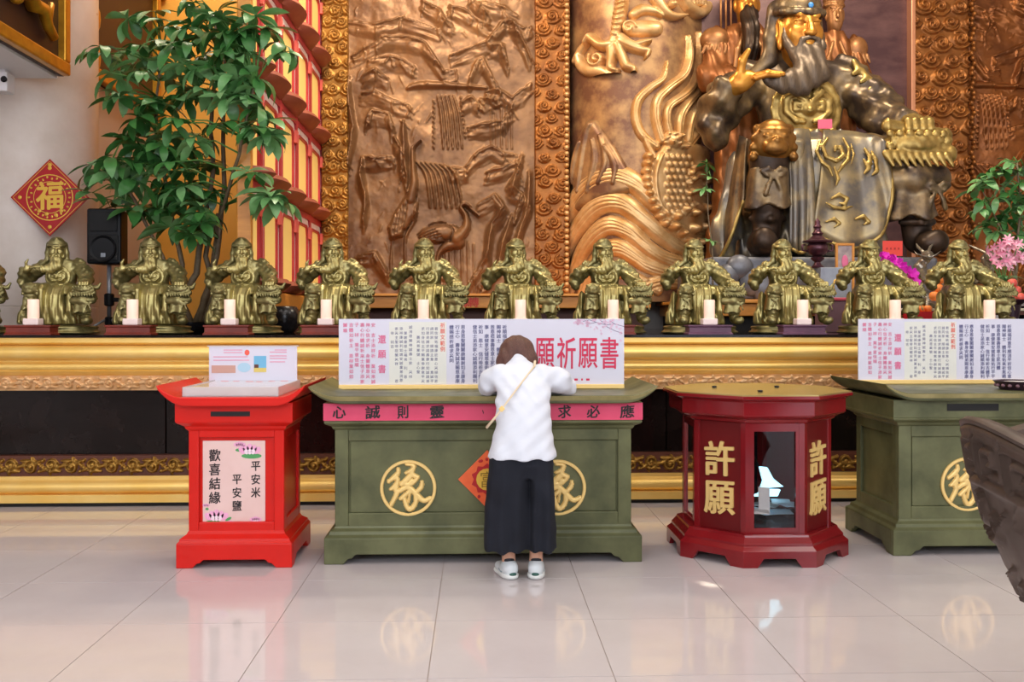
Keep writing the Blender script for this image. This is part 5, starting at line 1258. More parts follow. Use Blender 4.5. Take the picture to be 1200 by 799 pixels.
def f_cap():
    s = S()
    s.ell(hp(0, 0.015, 0.085), (0.092, 0.1, 0.075), hr); s.ell(hp(0, 0.03, 0.115), (0.066, 0.07, 0.05), hr, k=0.02); s.ell(hp(0, -0.055, 0.125), (0.026, 0.022, 0.03), hr, k=0.012)
    n = 20; ring = [hp(0.092*math.cos(2*PI*i/n), 0.003+0.098*math.sin(2*PI*i/n), 0.066+0.012*math.sin(2*PI*i/n)) for i in range(n+1)]
    s.chain(ring, [0.014]*(n+1), k=0.006)
    for q in (-1, 1):
        s.chain([hp(q*0.08, 0.05, 0.08), hp(q*0.098, 0.05, -0.02), hp(q*0.10, 0.06, -0.10), hp(q*0.17, 0.075, -0.16)], [0.035, 0.03, 0.03, 0.022], k=0.02)
    s.prof([(0.74, -0.02, 0.06, 0.11, 0.05), (0.9, -0.02, 0.03, 0.08, 0.06)], k=0.02)
    s.ell(hp(0, -0.03, -0.01), (0.082, 0.075, 0.085), hr, k=0.008, op='s')
    return s
def f_armour():
    s = S()
    s.ell((0.0, -0.085, 0.55), (0.125, 0.07, 0.115), k=0.01)
    n = 18; s.chain([(0.128*math.cos(2*PI*i/n), -0.095-0.02*math.sin(2*PI*i/n)**2, 0.55+0.118*math.sin(2*PI*i/n)) for i in range(n+1)], [0.014]*(n+1), k=0.008)
    s.ell((0, -0.155, 0.55), (0.03, 0.02, 0.028), k=0.008); s.ell((0, -0.17, 0.54), (0.014, 0.014, 0.012), k=0.006)
    for q in (-1, 1):
        s.chain([(q*0.012, -0.16, 0.575), (q*0.05, -0.15, 0.61), (q*0.085, -0.13, 0.585), (q*0.085, -0.135, 0.54), (q*0.05, -0.15, 0.505), (q*0.02, -0.155, 0.50)], [0.012, 0.014, 0.014, 0.012, 0.012, 0.008], k=0.006)
        s.chain([(q*0.03, -0.155, 0.565), (q*0.055, -0.15, 0.57), (q*0.055, -0.15, 0.545), (q*0.038, -0.155, 0.545)], [0.009]*4, k=0.005)
        s.chain([(q*0.02, -0.155, 0.60), (q*0.035, -0.145, 0.635), (q*0.06, -0.13, 0.645)], [0.010, 0.009, 0.006], k=0.005)
    s.chain([(0.155*math.cos(PI+PI*i/12), -0.03+0.13*math.sin(PI+PI*i/12), 0.452) for i in range(13)], [0.022]*13, k=0.01)
    return s
def hand_l(s):
    # raised hand stroking the beard: palm up, four fingers towards the beard, thumb up
    s.ell((-0.275, -0.245, 0.635), (0.055, 0.035, 0.034), (0, -0.35, 0.1), k=0.015); s.cap((-0.335, -0.2, 0.60), (-0.29, -0.24, 0.625), 0.038, 0.036, k=0.02)
    for i in range(4):
        y = -0.285+i*0.024; z = 0.655+0.004*i-abs(i-1)*0.004; L = (0.09, 0.11, 0.10, 0.08)[i]
        s.chain([(-0.235, y, z-0.012), (-0.235+L*0.45, y-0.005, z+0.0), (-0.235+L, y-0.004, z-0.004)], [0.0135, 0.0125, 0.009], k=0.006)
    s.chain([(-0.29, -0.26, 0.655), (-0.285, -0.275, 0.70), (-0.262, -0.28, 0.735)], [0.017, 0.015, 0.010], k=0.01)
def hand_r(s):
    # fist closed on a scroll that lies over the knee
    s.ell((0.365, -0.335, 0.468), (0.055, 0.05, 0.03), k=0.015); s.cap((0.352, -0.27, 0.475), (0.362, -0.32, 0.472), 0.042, 0.04, k=0.02)
    for i in range(4):
        x = 0.322+i*0.028
        s.chain([(x, -0.355, 0.485), (x, -0.392, 0.474), (x, -0.402, 0.448), (x, -0.385, 0.43)], [0.015, 0.0145, 0.0135, 0.011], k=0.006)
    s.chain([(0.322, -0.33, 0.46), (0.305, -0.37, 0.448), (0.318, -0.395, 0.436)], [0.017, 0.015, 0.011], k=0.008)
def f_scroll():
    s = S(); a = Vector((0.25, -0.365, 0.462)); b = Vector((0.475, -0.365, 0.428)); s.cap(a, b, 0.024); 
    for p in (a, b): s.ell(p, (0.008, 0.03, 0.03), k=0.006)
    return s
def f_base():
    s = S()
    for z, g in ((-0.03, 0.0), (-0.085, 0.02)):
        s.ell((0.02, -0.12, z), (0.43+g, 0.36+g, 0.034), k=0.008)
    s.prof([(-0.10, 0.02, -0.12, 0.42, 0.35), (-0.02, 0.02, -0.12, 0.40, 0.33)], k=0.01, ex=2.4); s.plane((0, 0, 1), 0.004); s.plane((0, 0, -1), 0.108); return s
PARTS = {'robe': f_robe, 'drape': f_drape, 'leg': lambda: f_legs(-1), 'leg2': lambda: f_legs(1), 'knee': f_knee, 'thigh': f_thigh, 'leg_wrap': lambda: f_skirts(-1), 'leg_wrap2': lambda: f_skirts(1), 'head': f_head, 'beard': f_beard, 'cap': f_cap, 'armour': f_armour}

# ---- the row of small figures
SH = 0.75; KS = Matrix.Scale(SH, 4)
def unit_build(name, s, res, m, parent, sc):
    name = {'knee': 'knee_guard', 'thigh': 'thigh_guard'}.get(name, name.rstrip('2'))
    me = s.mesh(name, res); V = np.empty(len(me.vertices)*3, np.float32); me.vertices.foreach_get('co', V); me.vertices.foreach_set('co', V*sc); me.update()
    return link(name, me, MATS[m], parent)
YST = 8.64; us = [-33, 71, 180, 287, 393, 500, 607, 709, 815, 918, 1020, 1124]
near = ['cut by the left photo edge', 'under the red fortune diamond', 'beside the black loudspeaker', 'in front of the tree trunk', 'by the lamp niche wall', 'in front of the carved crane', 'left above the writing person',
        'in front of the carved waves', 'under the carved dragon head', 'left of the dark incense burner', 'beside the magenta orchids', 'beside the pink lilies']
seatz = 0.108*SH
st0 = empty('warrior_statue', (0, 0, 0), 'small brass statue', 'statue')
for nm, m in (('robe', 'brass_olive'), ('drape', 'brass_light'), ('leg', 'brass_olive'), ('leg2', 'brass_olive'), ('knee', 'brass_olive'), ('thigh', 'brass_olive'), ('leg_wrap', 'brass_olive'), ('leg_wrap2', 'brass_olive'), ('head', 'brass_light'), ('beard', 'brass_light'), ('cap', 'brass_olive'), ('armour', 'brass_light')):
    o = unit_build(nm, PARTS[nm](), 0.0105 if nm not in ('head', 'beard', 'armour', 'knee', 'thigh') else 0.0078, m, st0, SH); o.location.z = seatz
s = S(); hand_l(s); o = unit_build('raised_hand', s, 0.008, 'brass_light', st0, SH); o.location.z = seatz
s = S(); hand_r(s); o = unit_build('hand_on_knee', s, 0.008, 'brass_light', st0, SH); o.location.z = seatz
# hooked sleeve tip and sash tail that curl out beside the knee
s = S(); s.chain([(0.33, -0.3, 0.47), (0.42, -0.28, 0.42), (0.48, -0.26, 0.42), (0.51, -0.26, 0.47)], [0.05, 0.03, 0.02, 0.014]); s.chain([(0.30, -0.2, 0.45), (0.38, -0.16, 0.36), (0.43, -0.14, 0.30)], [0.06, 0.05, 0.02])
o = unit_build('sleeve_tip', s, 0.009, 'brass_olive', st0, SH); o.location.z = seatz
o = unit_build('base', f_base(), 0.0105, 'brass_olive', st0, SH); o.location.z = seatz
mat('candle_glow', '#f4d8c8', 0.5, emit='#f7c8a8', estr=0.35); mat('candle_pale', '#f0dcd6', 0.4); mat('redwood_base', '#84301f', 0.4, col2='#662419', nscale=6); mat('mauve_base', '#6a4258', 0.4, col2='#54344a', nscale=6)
cd0 = empty('candle_stand', (0, 0, 0), 'candle', 'candle')
mb = MB(); flare(mb, -0.185, 0.165, -0.08, 0.08, [(0.012, 0), (0.012, 0.012), (0, 0.02), (0, 0.062), (0.01, 0.068), (0.01, 0.08)]); mb.build('wooden_base', MATS['redwood_base'], cd0, bevel=0.002)
MB().box(-0.065, 0.06, -0.055, 0.055, 0.08, 0.135).build('candle_holder', MATS['candle_pale'], cd0, bevel=0.01)
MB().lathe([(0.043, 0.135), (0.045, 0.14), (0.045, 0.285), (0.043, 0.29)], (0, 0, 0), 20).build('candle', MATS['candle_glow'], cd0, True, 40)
for i, u in enumerate(us):
    q = P(u, 385, YST); o = st0 if i == 0 else copy_tree(st0)
    o.location = (q.x, YST, ZT); o.rotation_euler.z = (0.1 if i < 3 else 0.0)+(-0.07 if i > 8 else 0); o['label'] = 'small olive brass seated warrior statue '+near[i]; o['group'] = 'small brass warrior statues'
    if i > 0:
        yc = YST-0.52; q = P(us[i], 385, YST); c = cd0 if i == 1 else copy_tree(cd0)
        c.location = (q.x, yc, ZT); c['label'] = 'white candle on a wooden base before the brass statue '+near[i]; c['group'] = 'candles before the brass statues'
        if i in (8, 9):
            for ch in c.children:
                if ch.name.startswith('wooden_base'):
                    ch.data = ch.data.copy(); ch.data.materials.clear(); ch.data.materials.append(MATS['mauve_base'])

# ---- the giant seated figure
GS = 3.25; GY = 12.0; gp = P(945, 302, GY-0.9)
g = empty('giant_warrior_statue', (P(943, 200, GY-0.4).x, GY-0.25, gp.z), 'giant seated bronze warrior with a long beard swept aside over his hand', 'statue')
for nm, m, r in (('robe', 'robe_bronze', 0.0075), ('drape', 'robe_grey', 0.0075), ('leg', 'bronze_deep', 0.0075), ('leg2', 'bronze_deep', 0.0075), ('knee', 'bronze_bright', 0.0052), ('thigh', 'bronze_gilt', 0.0052), ('leg_wrap', 'robe_bronze', 0.0065), ('leg_wrap2', 'robe_bronze', 0.0065), ('head', 'bronze_face', 0.0042), ('beard', 'beard_dark', 0.0055), ('cap', 'robe_bronze', 0.0055), ('armour', 'bronze_gilt', 0.0052)):
    unit_build(nm, PARTS[nm](), r, m, g, GS)
s = S(); hand_l(s); unit_build('raised_hand', s, 0.0048, 'bronze_face', g, GS)
s = S(); hand_r(s); unit_build('hand_on_scroll', s, 0.0048, 'bronze_gilt', g, GS)
unit_build('scroll', f_scroll(), 0.006, 'bronze_gilt', g, GS)
def on_flap(x, z): q = (0.45-z)/0.4; return (x, -0.30-0.12*q-0.05*math.sin(PI*max(0, min(1, q)))-0.012, z)
s = S()          # gilt flame and cloud ornaments on the hanging robe
for pts, r in (([(0.03, 0.42), (0.005, 0.39), (0.015, 0.35), (0.05, 0.335), (0.08, 0.355), (0.075, 0.385), (0.055, 0.385), (0.05, 0.37)], 0.008), ([(0.0, 0.41), (-0.02, 0.37), (-0.005, 0.33), (0.02, 0.31), (0.03, 0.28)], 0.007),
               ([(0.09, 0.42), (0.105, 0.38), (0.095, 0.34), (0.07, 0.315), (0.05, 0.29)], 0.007), ([(0.115, 0.40), (0.12, 0.36), (0.105, 0.325)], 0.005), ([(0.04, 0.31), (0.05, 0.27), (0.04, 0.245)], 0.007),
               ([(0.02, 0.20), (0.05, 0.215), (0.08, 0.20), (0.07, 0.18), (0.05, 0.185)], 0.007), ([(0.0, 0.185), (0.03, 0.17), (0.07, 0.165), (0.10, 0.175)], 0.006), ([(0.11, 0.13), (0.14, 0.14), (0.16, 0.12), (0.14, 0.11)], 0.007),
               ([(0.165, 0.38), (0.18, 0.35), (0.17, 0.31), (0.15, 0.29)], 0.009), ([(0.19, 0.37), (0.20, 0.34), (0.20, 0.30), (0.18, 0.285)], 0.008), ([(0.155, 0.34), (0.165, 0.32), (0.185, 0.325)], 0.008), ([(0.0, 0.12), (0.03, 0.13), (0.05, 0.115), (0.03, 0.10)], 0.006)):
    s.chain([on_flap(*p) for p in pts], [r*0.7]+[r]*(len(pts)-2)+[r*0.5], k=0.004)
unit_build('gilt_robe_ornament', s, 0.0042, 'bronze_gilt', g, GS)['kind'] = 'stuff'
s = S()          # gilt dragons on the shoulder
for q in range(5): s.chain([(0.20+0.03*q, -0.06-0.012*q, 0.735-0.035*q), (0.215+0.03*q, -0.07-0.012*q, 0.70-0.03*q), (0.19+0.03*q, -0.085-0.01*q, 0.685-0.03*q)], [0.012, 0.014, 0.008], k=0.008)
unit_build('gilt_shoulder_ornament', s, 0.006, 'bronze_gilt', g, GS)
v = HD @ Vector((0.0, -0.105, 0.075)); MB().ell(tuple(v*GS), (0.035, 0.02, 0.035), 12, 8).build('blue_gem', MATS['gem_blue'], g, True)
o = MB().box(-0.09, 0.09, -0.006, 0.006, -0.055, 0.055).build('pink_paper_slip', mat('pink_paper', '#e0607c', 0.6), g, loc=Vector((0.05, -0.205, 0.486))*GS); tag(o, 'pink paper slip on the belt')

# loose overlapping flaps of the robe with gilt hems
def flap(name, top, bot, bulge, m, hem=True):
    """sheet hung between an upper and a lower row of points"""
    n = 24; rows = []
    def cr(P_, t):
        t *= len(P_)-1; i = min(int(t), len(P_)-2); t -= i; a, b, c, d = [Vector(P_[max(0, min(len(P_)-1, j))]) for j in (i-1, i, i+1, i+2)]
        return 0.5*(2*b+(c-a)*t+(2*a-5*b+4*c-d)*t*t+(3*b-a-3*c+d)*t**3)
    for j in range(13):
        s = j/12; row = []
        for i in range(n+1):
            t = i/n; p = cr(top, t).lerp(cr(bot, t), s); p.y -= bulge*math.sin(PI*s)*0.6+0.012*math.sin(t*22+s*3)*s; row.append(tuple(p*GS))
        rows.append(row)
    V = [p for r in rows for p in r]; Fs = [(j*(n+1)+i, (j+1)*(n+1)+i, (j+1)*(n+1)+i+1, j*(n+1)+i+1) for j in range(12) for i in range(n)]
    o = MB().add(V, Fs).build(name, MATS[m], g, True); md = o.modifiers.new('thickness', 'SOLIDIFY'); md.thickness = 0.035; md.offset = 0
    if hem:
        edge = rows[-1]; MB().tube(edge, 0.024, 8).build('gilt_hem', MATS['bronze_gilt'], g, True)
flap('robe_flap', [(0.02, -0.30, 0.45), (0.13, -0.28, 0.45), (0.22, -0.30, 0.43)], [(-0.05, -0.42, 0.09), (0.08, -0.43, 0.03), (0.20, -0.43, 0.07), (0.25, -0.42, 0.20), (0.245, -0.38, 0.40)], 0.05, 'robe_grey')
flap('robe_flap', [(-0.27, -0.30, 0.42), (-0.28, -0.22, 0.44), (-0.26, -0.1, 0.45)], [(-0.29, -0.34, 0.2), (-0.36, -0.30, 0.02), (-0.38, -0.2, 0.0), (-0.37, -0.08, 0.02)], -0.02, 'robe_bronze')
flap('robe_flap', [(-0.13, -0.36, 0.44), (-0.09, -0.36, 0.45), (-0.04, -0.32, 0.45)], [(-0.13, -0.42, 0.03), (-0.09, -0.43, 0.015), (-0.03, -0.43, 0.05)], 0.03, 'robe_grey')
g.scale = (0.93, 0.62, 1.0)
# ---------------------------------------------------------------- dais and attendants behind the giant figure
mat('dais_stone', '#77787e', 0.4, 0.3, col2='#4c4a4e', nscale=4); mat('steel_grey', '#9aa0a8', 0.3, 0.4, col2='#7d8088', nscale=5)
dz0 = gp.z-0.01; da = P(832, 320, 10.75); db = P(1100, 320, 10.75)
ds = empty('dais', (0, 0, 0), 'stone dais under the giant seated bronze figure', 'dais', kind='structure')
MB().box(da.x, db.x, 10.75, 12.95, ZT+0.34, dz0).build('stone_block', MATS['dais_stone'], ds, bevel=0.04, seg=3)
rk = MB(); rr = random.Random(8)
for k in range(7): rk.ell((da.x+0.05+k*0.14, 10.75, ZT+0.45+rr.uniform(-.05, .25)), (0.16, 0.09, rr.uniform(.12, .22)), 10, 7, (0, rr.uniform(-.6, .6), 0))
rk.build('carved_rock', MATS['dais_stone'], ds, True)
MB().box(da.x-0.15, db.x+0.1, 10.55, 12.95, ZT+0.16, ZT+0.30).build('orange_board', MATS['orange_wood'], ds, bevel=0.01)
MB().box(da.x-0.2, db.x+0.15, 10.5, 12.95, ZT+0.30, ZT+0.34).build('orange_top', MATS['orange_wood'], ds, bevel=0.008)
MB().box(da.x-0.1, db.x+0.05, 10.7, 12.95, ZT, ZT+0.16).build('recess', MATS['dark'], ds)

def attendant(label, u, vtop, scale, Y, beard, m):
    """standing robed court figure, 1 high, behind the giant one"""
    zt = P(u, vtop, Y).z; hgt = zt-dz0; t = empty('attendant_statue', (P(u, 100, Y).x, Y, dz0), label, 'statue')
    K_ = (hgt*scale, hgt*scale*0.8, hgt)
    def put(nm, s, res, mm):
        me = s.mesh(nm, res); V = np.empty(len(me.vertices)*3, np.float32); me.vertices.foreach_get('co', V); V = V.reshape(-1, 3)*np.array(K_, np.float32); me.vertices.foreach_set('co', V.ravel()); me.update(); return link(nm, me, MATS[mm], t)
    f2 = lambda x, y, z: (0.004*np.sin(x*110+z*12+2*np.sin(z*9))+0.0025*np.sin(z*80+x*60)).astype(np.float32)
    s = S(); s.prof([(0.0, 0, 0, 0.17, 0.1), (0.3, 0, 0, 0.13, 0.09), (0.55, 0, 0, 0.115, 0.075), (0.72, 0, 0, 0.125, 0.07), (0.80, 0, 0, 0.115, 0.06), (0.85, 0, 0, 0.05, 0.045)], k=0.02, f=f2)
    for q in (-1, 1):
        s.chain([(q*0.115, 0, 0.79), (q*0.15, -0.04, 0.65), (q*0.05, -0.12, 0.635)], [0.045, 0.05, 0.035], k=0.02, f=f2)
        s.ell((q*0.12, -0.08, 0.58), (0.045, 0.04, 0.09), k=0.02, f=f2)
    put('robe', s, 0.0065, m)
    s = S()
    for q in (-1, 1):
        s.ell((q*0.125, -0.01, 0.785), (0.06, 0.055, 0.045), k=0.01)
        for i in range(5): s.cap((q*(0.09+0.02*i), -0.05, 0.755), (q*(0.095+0.022*i), -0.055, 0.73), 0.010, 0.006, k=0.006)
        s.chain([(q*0.02, -0.055, 0.80), (q*0.05, -0.075, 0.74), (q*0.06, -0.08, 0.66)], [0.010, 0.012, 0.010], k=0.01)
    put('shoulder_guard', s, 0.0055, 'copper_pale')
    s = S(); c = (0, -0.02, 0.905)
    s.ell(c, (0.046, 0.05, 0.058)); s.ell((0, -0.035, 0.875), (0.034, 0.035, 0.032), k=0.02); s.cap((0, 0, 0.87), (0, 0, 0.82), 0.032, 0.036, k=0.02)
    s.cap((0, -0.068, 0.912), (0, -0.082, 0.893), 0.006, 0.009, k=0.008)
    for q in (-1, 1):
        s.ell((q*0.02, -0.066, 0.915), (0.011, 0.008, 0.006), k=0.004, op='s'); s.ell((q*0.02, -0.06, 0.914), (0.010, 0.009, 0.006), k=0.003); s.cap((q*0.008, -0.07, 0.925), (q*0.034, -0.058, 0.928), 0.004, k=0.005)
        s.ell((q*0.047, -0.015, 0.905), (0.008, 0.014, 0.022), k=0.005)
    s.ell((0, -0.072, 0.877), (0.014, 0.006, 0.004), k=0.003)
    put('face', s, 0.004, 'copper_pale' if not beard else 'bronze_face')
    s = S(); s.ell((0, 0.0, 0.945), (0.055, 0.055, 0.035)); s.prof([(0.95, 0, 0.005, 0.052, 0.05), (0.985, 0, 0.01, 0.048, 0.045), (1.0, 0, 0.01, 0.04, 0.04)], k=0.01)
    for i in range(3):
        n = 16; s.chain([(0.055*math.cos(2*PI*k/n), 0.055*math.sin(2*PI*k/n), 0.94+0.02*i) for k in range(n+1)], [0.006]*(n+1), k=0.003)
    put('cap', s, 0.0045, 'copper_pale')
    if beard:
        fbb = lambda x, y, z: (0.003*np.sin(x*260+2*np.sin(z*30))).astype(np.float32)
        s = S(); s.chain([(0, -0.06, 0.865), (0, -0.09, 0.81), (0, -0.10, 0.74), (0, -0.10, 0.68)], [0.034, 0.034, 0.028, 0.010], k=0.02, f=fbb)
        for q in (-1, 1): s.chain([(q*0.006, -0.076, 0.884), (q*0.022, -0.07, 0.872), (q*0.03, -0.06, 0.845)], [0.005, 0.006, 0.005], k=0.004)
        put('beard', s, 0.0045, 'bronze_deep')
        s = S(); s.box((0.05, -0.15, 0.72), (0.024, 0.007, 0.075), 0.005, (0.1, 0.1, 0)); put('court_tablet', s, 0.0045, 'copper_pale')
        for x in (-0.105, -0.085, -0.065): MB().tube([(x*K_[0], -0.02*K_[1], 0.99*K_[2]), (x*K_[0], -0.03*K_[1], 0.80*K_[2])], 0.014, 6).build('hat_cord', MATS['copper_pale'], t, True)
    s = S()
    for q in (-1, 1):
        s.ell((q*0.03, -0.125, 0.64), (0.028, 0.02, 0.022), k=0.01)
        for i in range(4): s.chain([(q*0.02, -0.135, 0.625+0.011*i), (q*0.0, -0.15, 0.626+0.011*i), (q*-0.012, -0.146, 0.626+0.011*i)], [0.007, 0.0065, 0.005], k=0.003)
        s.cap((q*0.03, -0.13, 0.655), (q*0.012, -0.146, 0.672), 0.007, 0.005, k=0.005)
    put('hands', s, 0.004, 'copper_pale')
attendant('copper brown bearded court statue with tablet behind the shoulder of the giant figure', 874, -24, 0.88, 12.6, True, 'copper_brown')
attendant('copper brown smooth faced court statue behind the giant figure on its other side', 977, -12, 0.66, 12.62, False, 'copper_brown')

# ---------------------------------------------------------------- offerings at the right
mat('censer_maroon', '#4a2a30', 0.3, 0.6, col2='#6a4450', nscale=8); mat('pink_cloth', '#d4566a', 0.6); mat('mauve_box', '#7d5c64', 0.5); mat('red_cloth', '#cf1d2a', 0.6)
mat('orange_fruit', '#ef8a3e', 0.45, bump=0.2, bscale=120); mat('apple', '#e0705c', 0.35, col2='#d44c44', nscale=9); mat('orchid', '#dc22bc', 0.5, col2='#c412a4', nscale=10); mat('lily', '#e77ca0', 0.5, col2='#f4c8d4', nscale=18)
mat('leaf', '#47803e', 0.36, col2='#2c5e2a', nscale=6, spec=0.7); mat('leaf_gloss_pale', '#7aa56c', 0.36, col2='#4f8a48', nscale=6, spec=0.7); mat('stem', '#7a6a50', 0.6, col2='#5c4c38', nscale=14, bump=0.4); mat('green_stem', '#4d7a36', 0.5)  # the paler leaf green has the gloss of the leaves put into it
mat('cream_edge', '#d9cdb0', 0.5); mat('dark_bowl', '#33202a', 0.3); mat('silver_bronze', '#6d655c', 0.3, 0.7, col2='#a49c8c', nscale=9); mat('red_paper', '#e0483c', 0.6); mat('pot_dark', '#1c1a1e', 0.25); mat('vase_glass', '#e8ece8', 0.05, trans=0.8, ior=1.3)
YO = 9.75
def at(u, v, Y=YO): return P(u, v, Y)
oa_ = at(952, 345, 10.0); ob_ = at(1230, 345, 10.0); ot = ZT+0.27
tb = empty('offering_table', (oa_.x, 10.0, ZT), 'low dark offering table with a cream edge behind the right brass statues', 'table')
MB().box(0, ob_.x-oa_.x, -0.35, 0.35, 0.21, 0.235).build('tabletop', MATS['cream_edge'], tb, bevel=0.006)
MB().box(0.02, ob_.x-oa_.x-0.02, -0.33, 0.33, 0.17, 0.21).build('apron', MATS['brown_wood'], tb)
for x in (0.04, (ob_.x-oa_.x)/2, ob_.x-oa_.x-0.08):
    for y in (-0.3, 0.26): MB().box(x, x+0.05, y, y+0.05, 0, 0.17).build('leg', MATS['brown_wood'], tb)
zt_ = ZT+0.236
# pagoda-lidded burner on a steel box
bx_ = at(974, 340, 9.95); hb = at(974, 314, 9.95).z-zt_
sb = empty('donation_case', (bx_.x, 9.95, zt_), 'clear grey case with a gilt emblem under the dark incense burner', 'box')
MB().box(-0.16, 0.16, -0.14, 0.14, 0, hb).build('case', MATS['steel_grey'], sb, bevel=0.008)
letters([('C', 0, 0.0, 0.1, 0.12)], (0.02, -0.141, hb*0.55), (1, 0, 0), (0, 0, 1)).build('gilt_emblem', MATS['foil_gold'], sb) if 0 else MB().tube([(0.04, -0.146, hb*0.75), (-0.02, -0.146, hb*0.68), (-0.03, -0.146, hb*0.5), (0.0, -0.146, hb*0.35)], 0.008, 6).build('gilt_emblem', MATS['foil_gold'], sb, True)
zb_ = zt_+hb; h1 = at(958, 255, 9.95).z-zb_
ib = empty('incense_burner', (at(958, 300, 9.95).x, 9.95, zb_), 'dark maroon incense burner with a pagoda lid before the giant figure', 'incense burner')
u_ = h1/0.6
MB().lathe([(r*u_, z*u_) for r, z in ((0.07, 0), (0.075, 0.015), (0.045, 0.04), (0.035, 0.07), (0.075, 0.1), (0.08, 0.12), (0.05, 0.14))], n=24).build('foot', MATS['censer_maroon'], ib, True, 50)
MB().lathe([(r*u_, z*u_) for r, z in ((0.05, 0.14), (0.10, 0.17), (0.125, 0.22), (0.12, 0.27), (0.10, 0.29))], n=24).build('bowl', MATS['censer_maroon'], ib, True, 50)
MB().lathe([(r*u_, z*u_) for r, z in ((0.10, 0.29), (0.17, 0.305), (0.175, 0.32), (0.10, 0.345), (0.055, 0.39), (0.07, 0.41), (0.04, 0.44), (0.035, 0.47), (0.05, 0.49), (0.03, 0.52), (0.035, 0.55), (0.012, 0.58), (0.0, 0.6))], n=24).build('pagoda_lid', MATS['censer_maroon'], ib, True, 50)
for q in (-1, 1): MB().tube([(q*0.115*u_, 0, 0.2*u_), (q*0.18*u_, 0, 0.21*u_), (q*0.185*u_, 0, 0.27*u_), (q*0.15*u_, 0, 0.275*u_)], 0.013*u_, 8).build('handle', MATS['censer_maroon'], ib, True)
# framed picture
pf_ = at(990, 342, 10.12); fw_ = at(1001, 342, 10.12).x-at(979, 342, 10.12).x; fh_ = at(990, 285, 10.12).z-zt_
pc = empty('picture_frame', (pf_.x, 10.12, zt_), 'orange wooden picture frame with a pale print behind a brass statue', 'picture')
for a in ((-fw_/2, -fw_/2+0.025, 0, fh_), (fw_/2-0.025, fw_/2, 0, fh_), (-fw_/2+0.025, fw_/2-0.025, 0, 0.025), (-fw_/2+0.025, fw_/2-0.025, fh_-0.025, fh_)): MB().box(a[0], a[1], -0.012, 0.012, a[2], a[3]).build('frame_bar', MATS['orange_wood'], pc, bevel=0.003)
MB().box(-fw_/2+0.02, fw_/2-0.02, 0.0, 0.006, 0.02, fh_-0.02).build('print', mat('print_grey', '#b9a6a0', 0.5, col2='#8c7c80', nscale=14), pc)
MB().ell((0.0, -0.003, fh_*0.72), (0.035, 0.004, 0.07), 12, 8).build('printed_figure', MATS['sign_pink'], pc, True)
# pink-topped box
pk_ = at(977, 352, 9.5); pw = at(996, 352, 9.5).x-at(958, 352, 9.5).x
pb_ = empty('offering_box', (pk_.x, 9.5, ZT), 'mauve box with a pink cloth top between two brass statues', 'box')
zz1 = at(977, 349, 9.5).z-ZT
MB().box(-pw/2+0.015, pw/2-0.015, -0.12, 0.12, 0, zz1-0.03).build('case', MATS['mauve_box'], pb_, bevel=0.006); MB().box(-pw/2, pw/2, -0.135, 0.135, zz1-0.03, zz1).build('pink_top', MATS['pink_cloth'], pb_, bevel=0.008)
# magenta orchids in a pot
def petal_flower(r, n, wd, cup):
    mb = MB()
    for k in range(n):
        a = 2*PI*k/n; c, s = math.cos(a), math.sin(a)
        P5 = [(0, 0, 0), (0.35*r, -wd*r, cup*0.3*r), (0.8*r, -wd*0.8*r, cup*0.8*r), (r, 0, cup*r), (0.8*r, wd*0.8*r, cup*0.8*r), (0.35*r, wd*r, cup*0.3*r), (0.5*r, 0, cup*0.3*r)]
        mb.add([(x*c-y*s, x*s+y*c, z) for x, y, z in P5], [(0, 1, 6), (1, 2, 6), (2, 3, 6), (3, 4, 6), (4, 5, 6), (5, 0, 6)])
    return mb
def face_cam(o, rr, tilt=0.7): o.rotation_euler = (PI/2+rr.uniform(-tilt, tilt), rr.uniform(-.6, .6), rr.uniform(-.5, .5))
rr = random.Random(21)
po = at(1052, 345, 10.05); orc = empty('orchid_pot', (po.x, 10.05, zt_), 'potted orchid with magenta flowers beside the red paper', 'orchid')
MB().lathe([(0.06, 0), (0.085, 0.1), (0.09, 0.11), (0.075, 0.11), (0.07, 0.09)], n=20).build('pot', MATS['pot_dark'], orc, True, 40)
fm = petal_flower(0.055, 5, 0.42, 0.25).mesh('flower', True); fm.materials.append(MATS['orchid'])
arcs = []
for q in range(4):
    pts = [Vector((0, 0, 0.1)), Vector((-0.02+0.03*q, 0, 0.3)), Vector((-0.06+0.06*q, -0.03, 0.44-0.03*abs(q-1.5))), Vector((-0.12+0.12*q, -0.08, 0.36-0.05*q))]
    MB().tube(pts, [0.008, 0.006, 0.005, 0.003], 6).build('flower_stem', MATS['green_stem'], orc, True)
for k in range(46):
    t = rr.random(); p = at(1036+38*t+rr.uniform(-4, 4), 299+22*t+rr.uniform(-5, 14)*(0.4+t*0.7), 9.98)
    o = link('flower', fm, None, orc, (p.x-po.x, 9.98-10.05+rr.uniform(-.07, .07), p.z-zt_)); face_cam(o, rr); o.scale = [rr.uniform(.75, 1.1)]*3
for q in range(5):
    a = q*1.3; MB().tube([(0, 0, 0.1), (0.1*math.cos(a), 0.1*math.sin(a), 0.16), (0.2*math.cos(a), 0.2*math.sin(a), 0.12)], [0.012, 0.025, 0.004], 6, True, 0.25).build('leaf_blade', MATS['leaf'], orc, True)
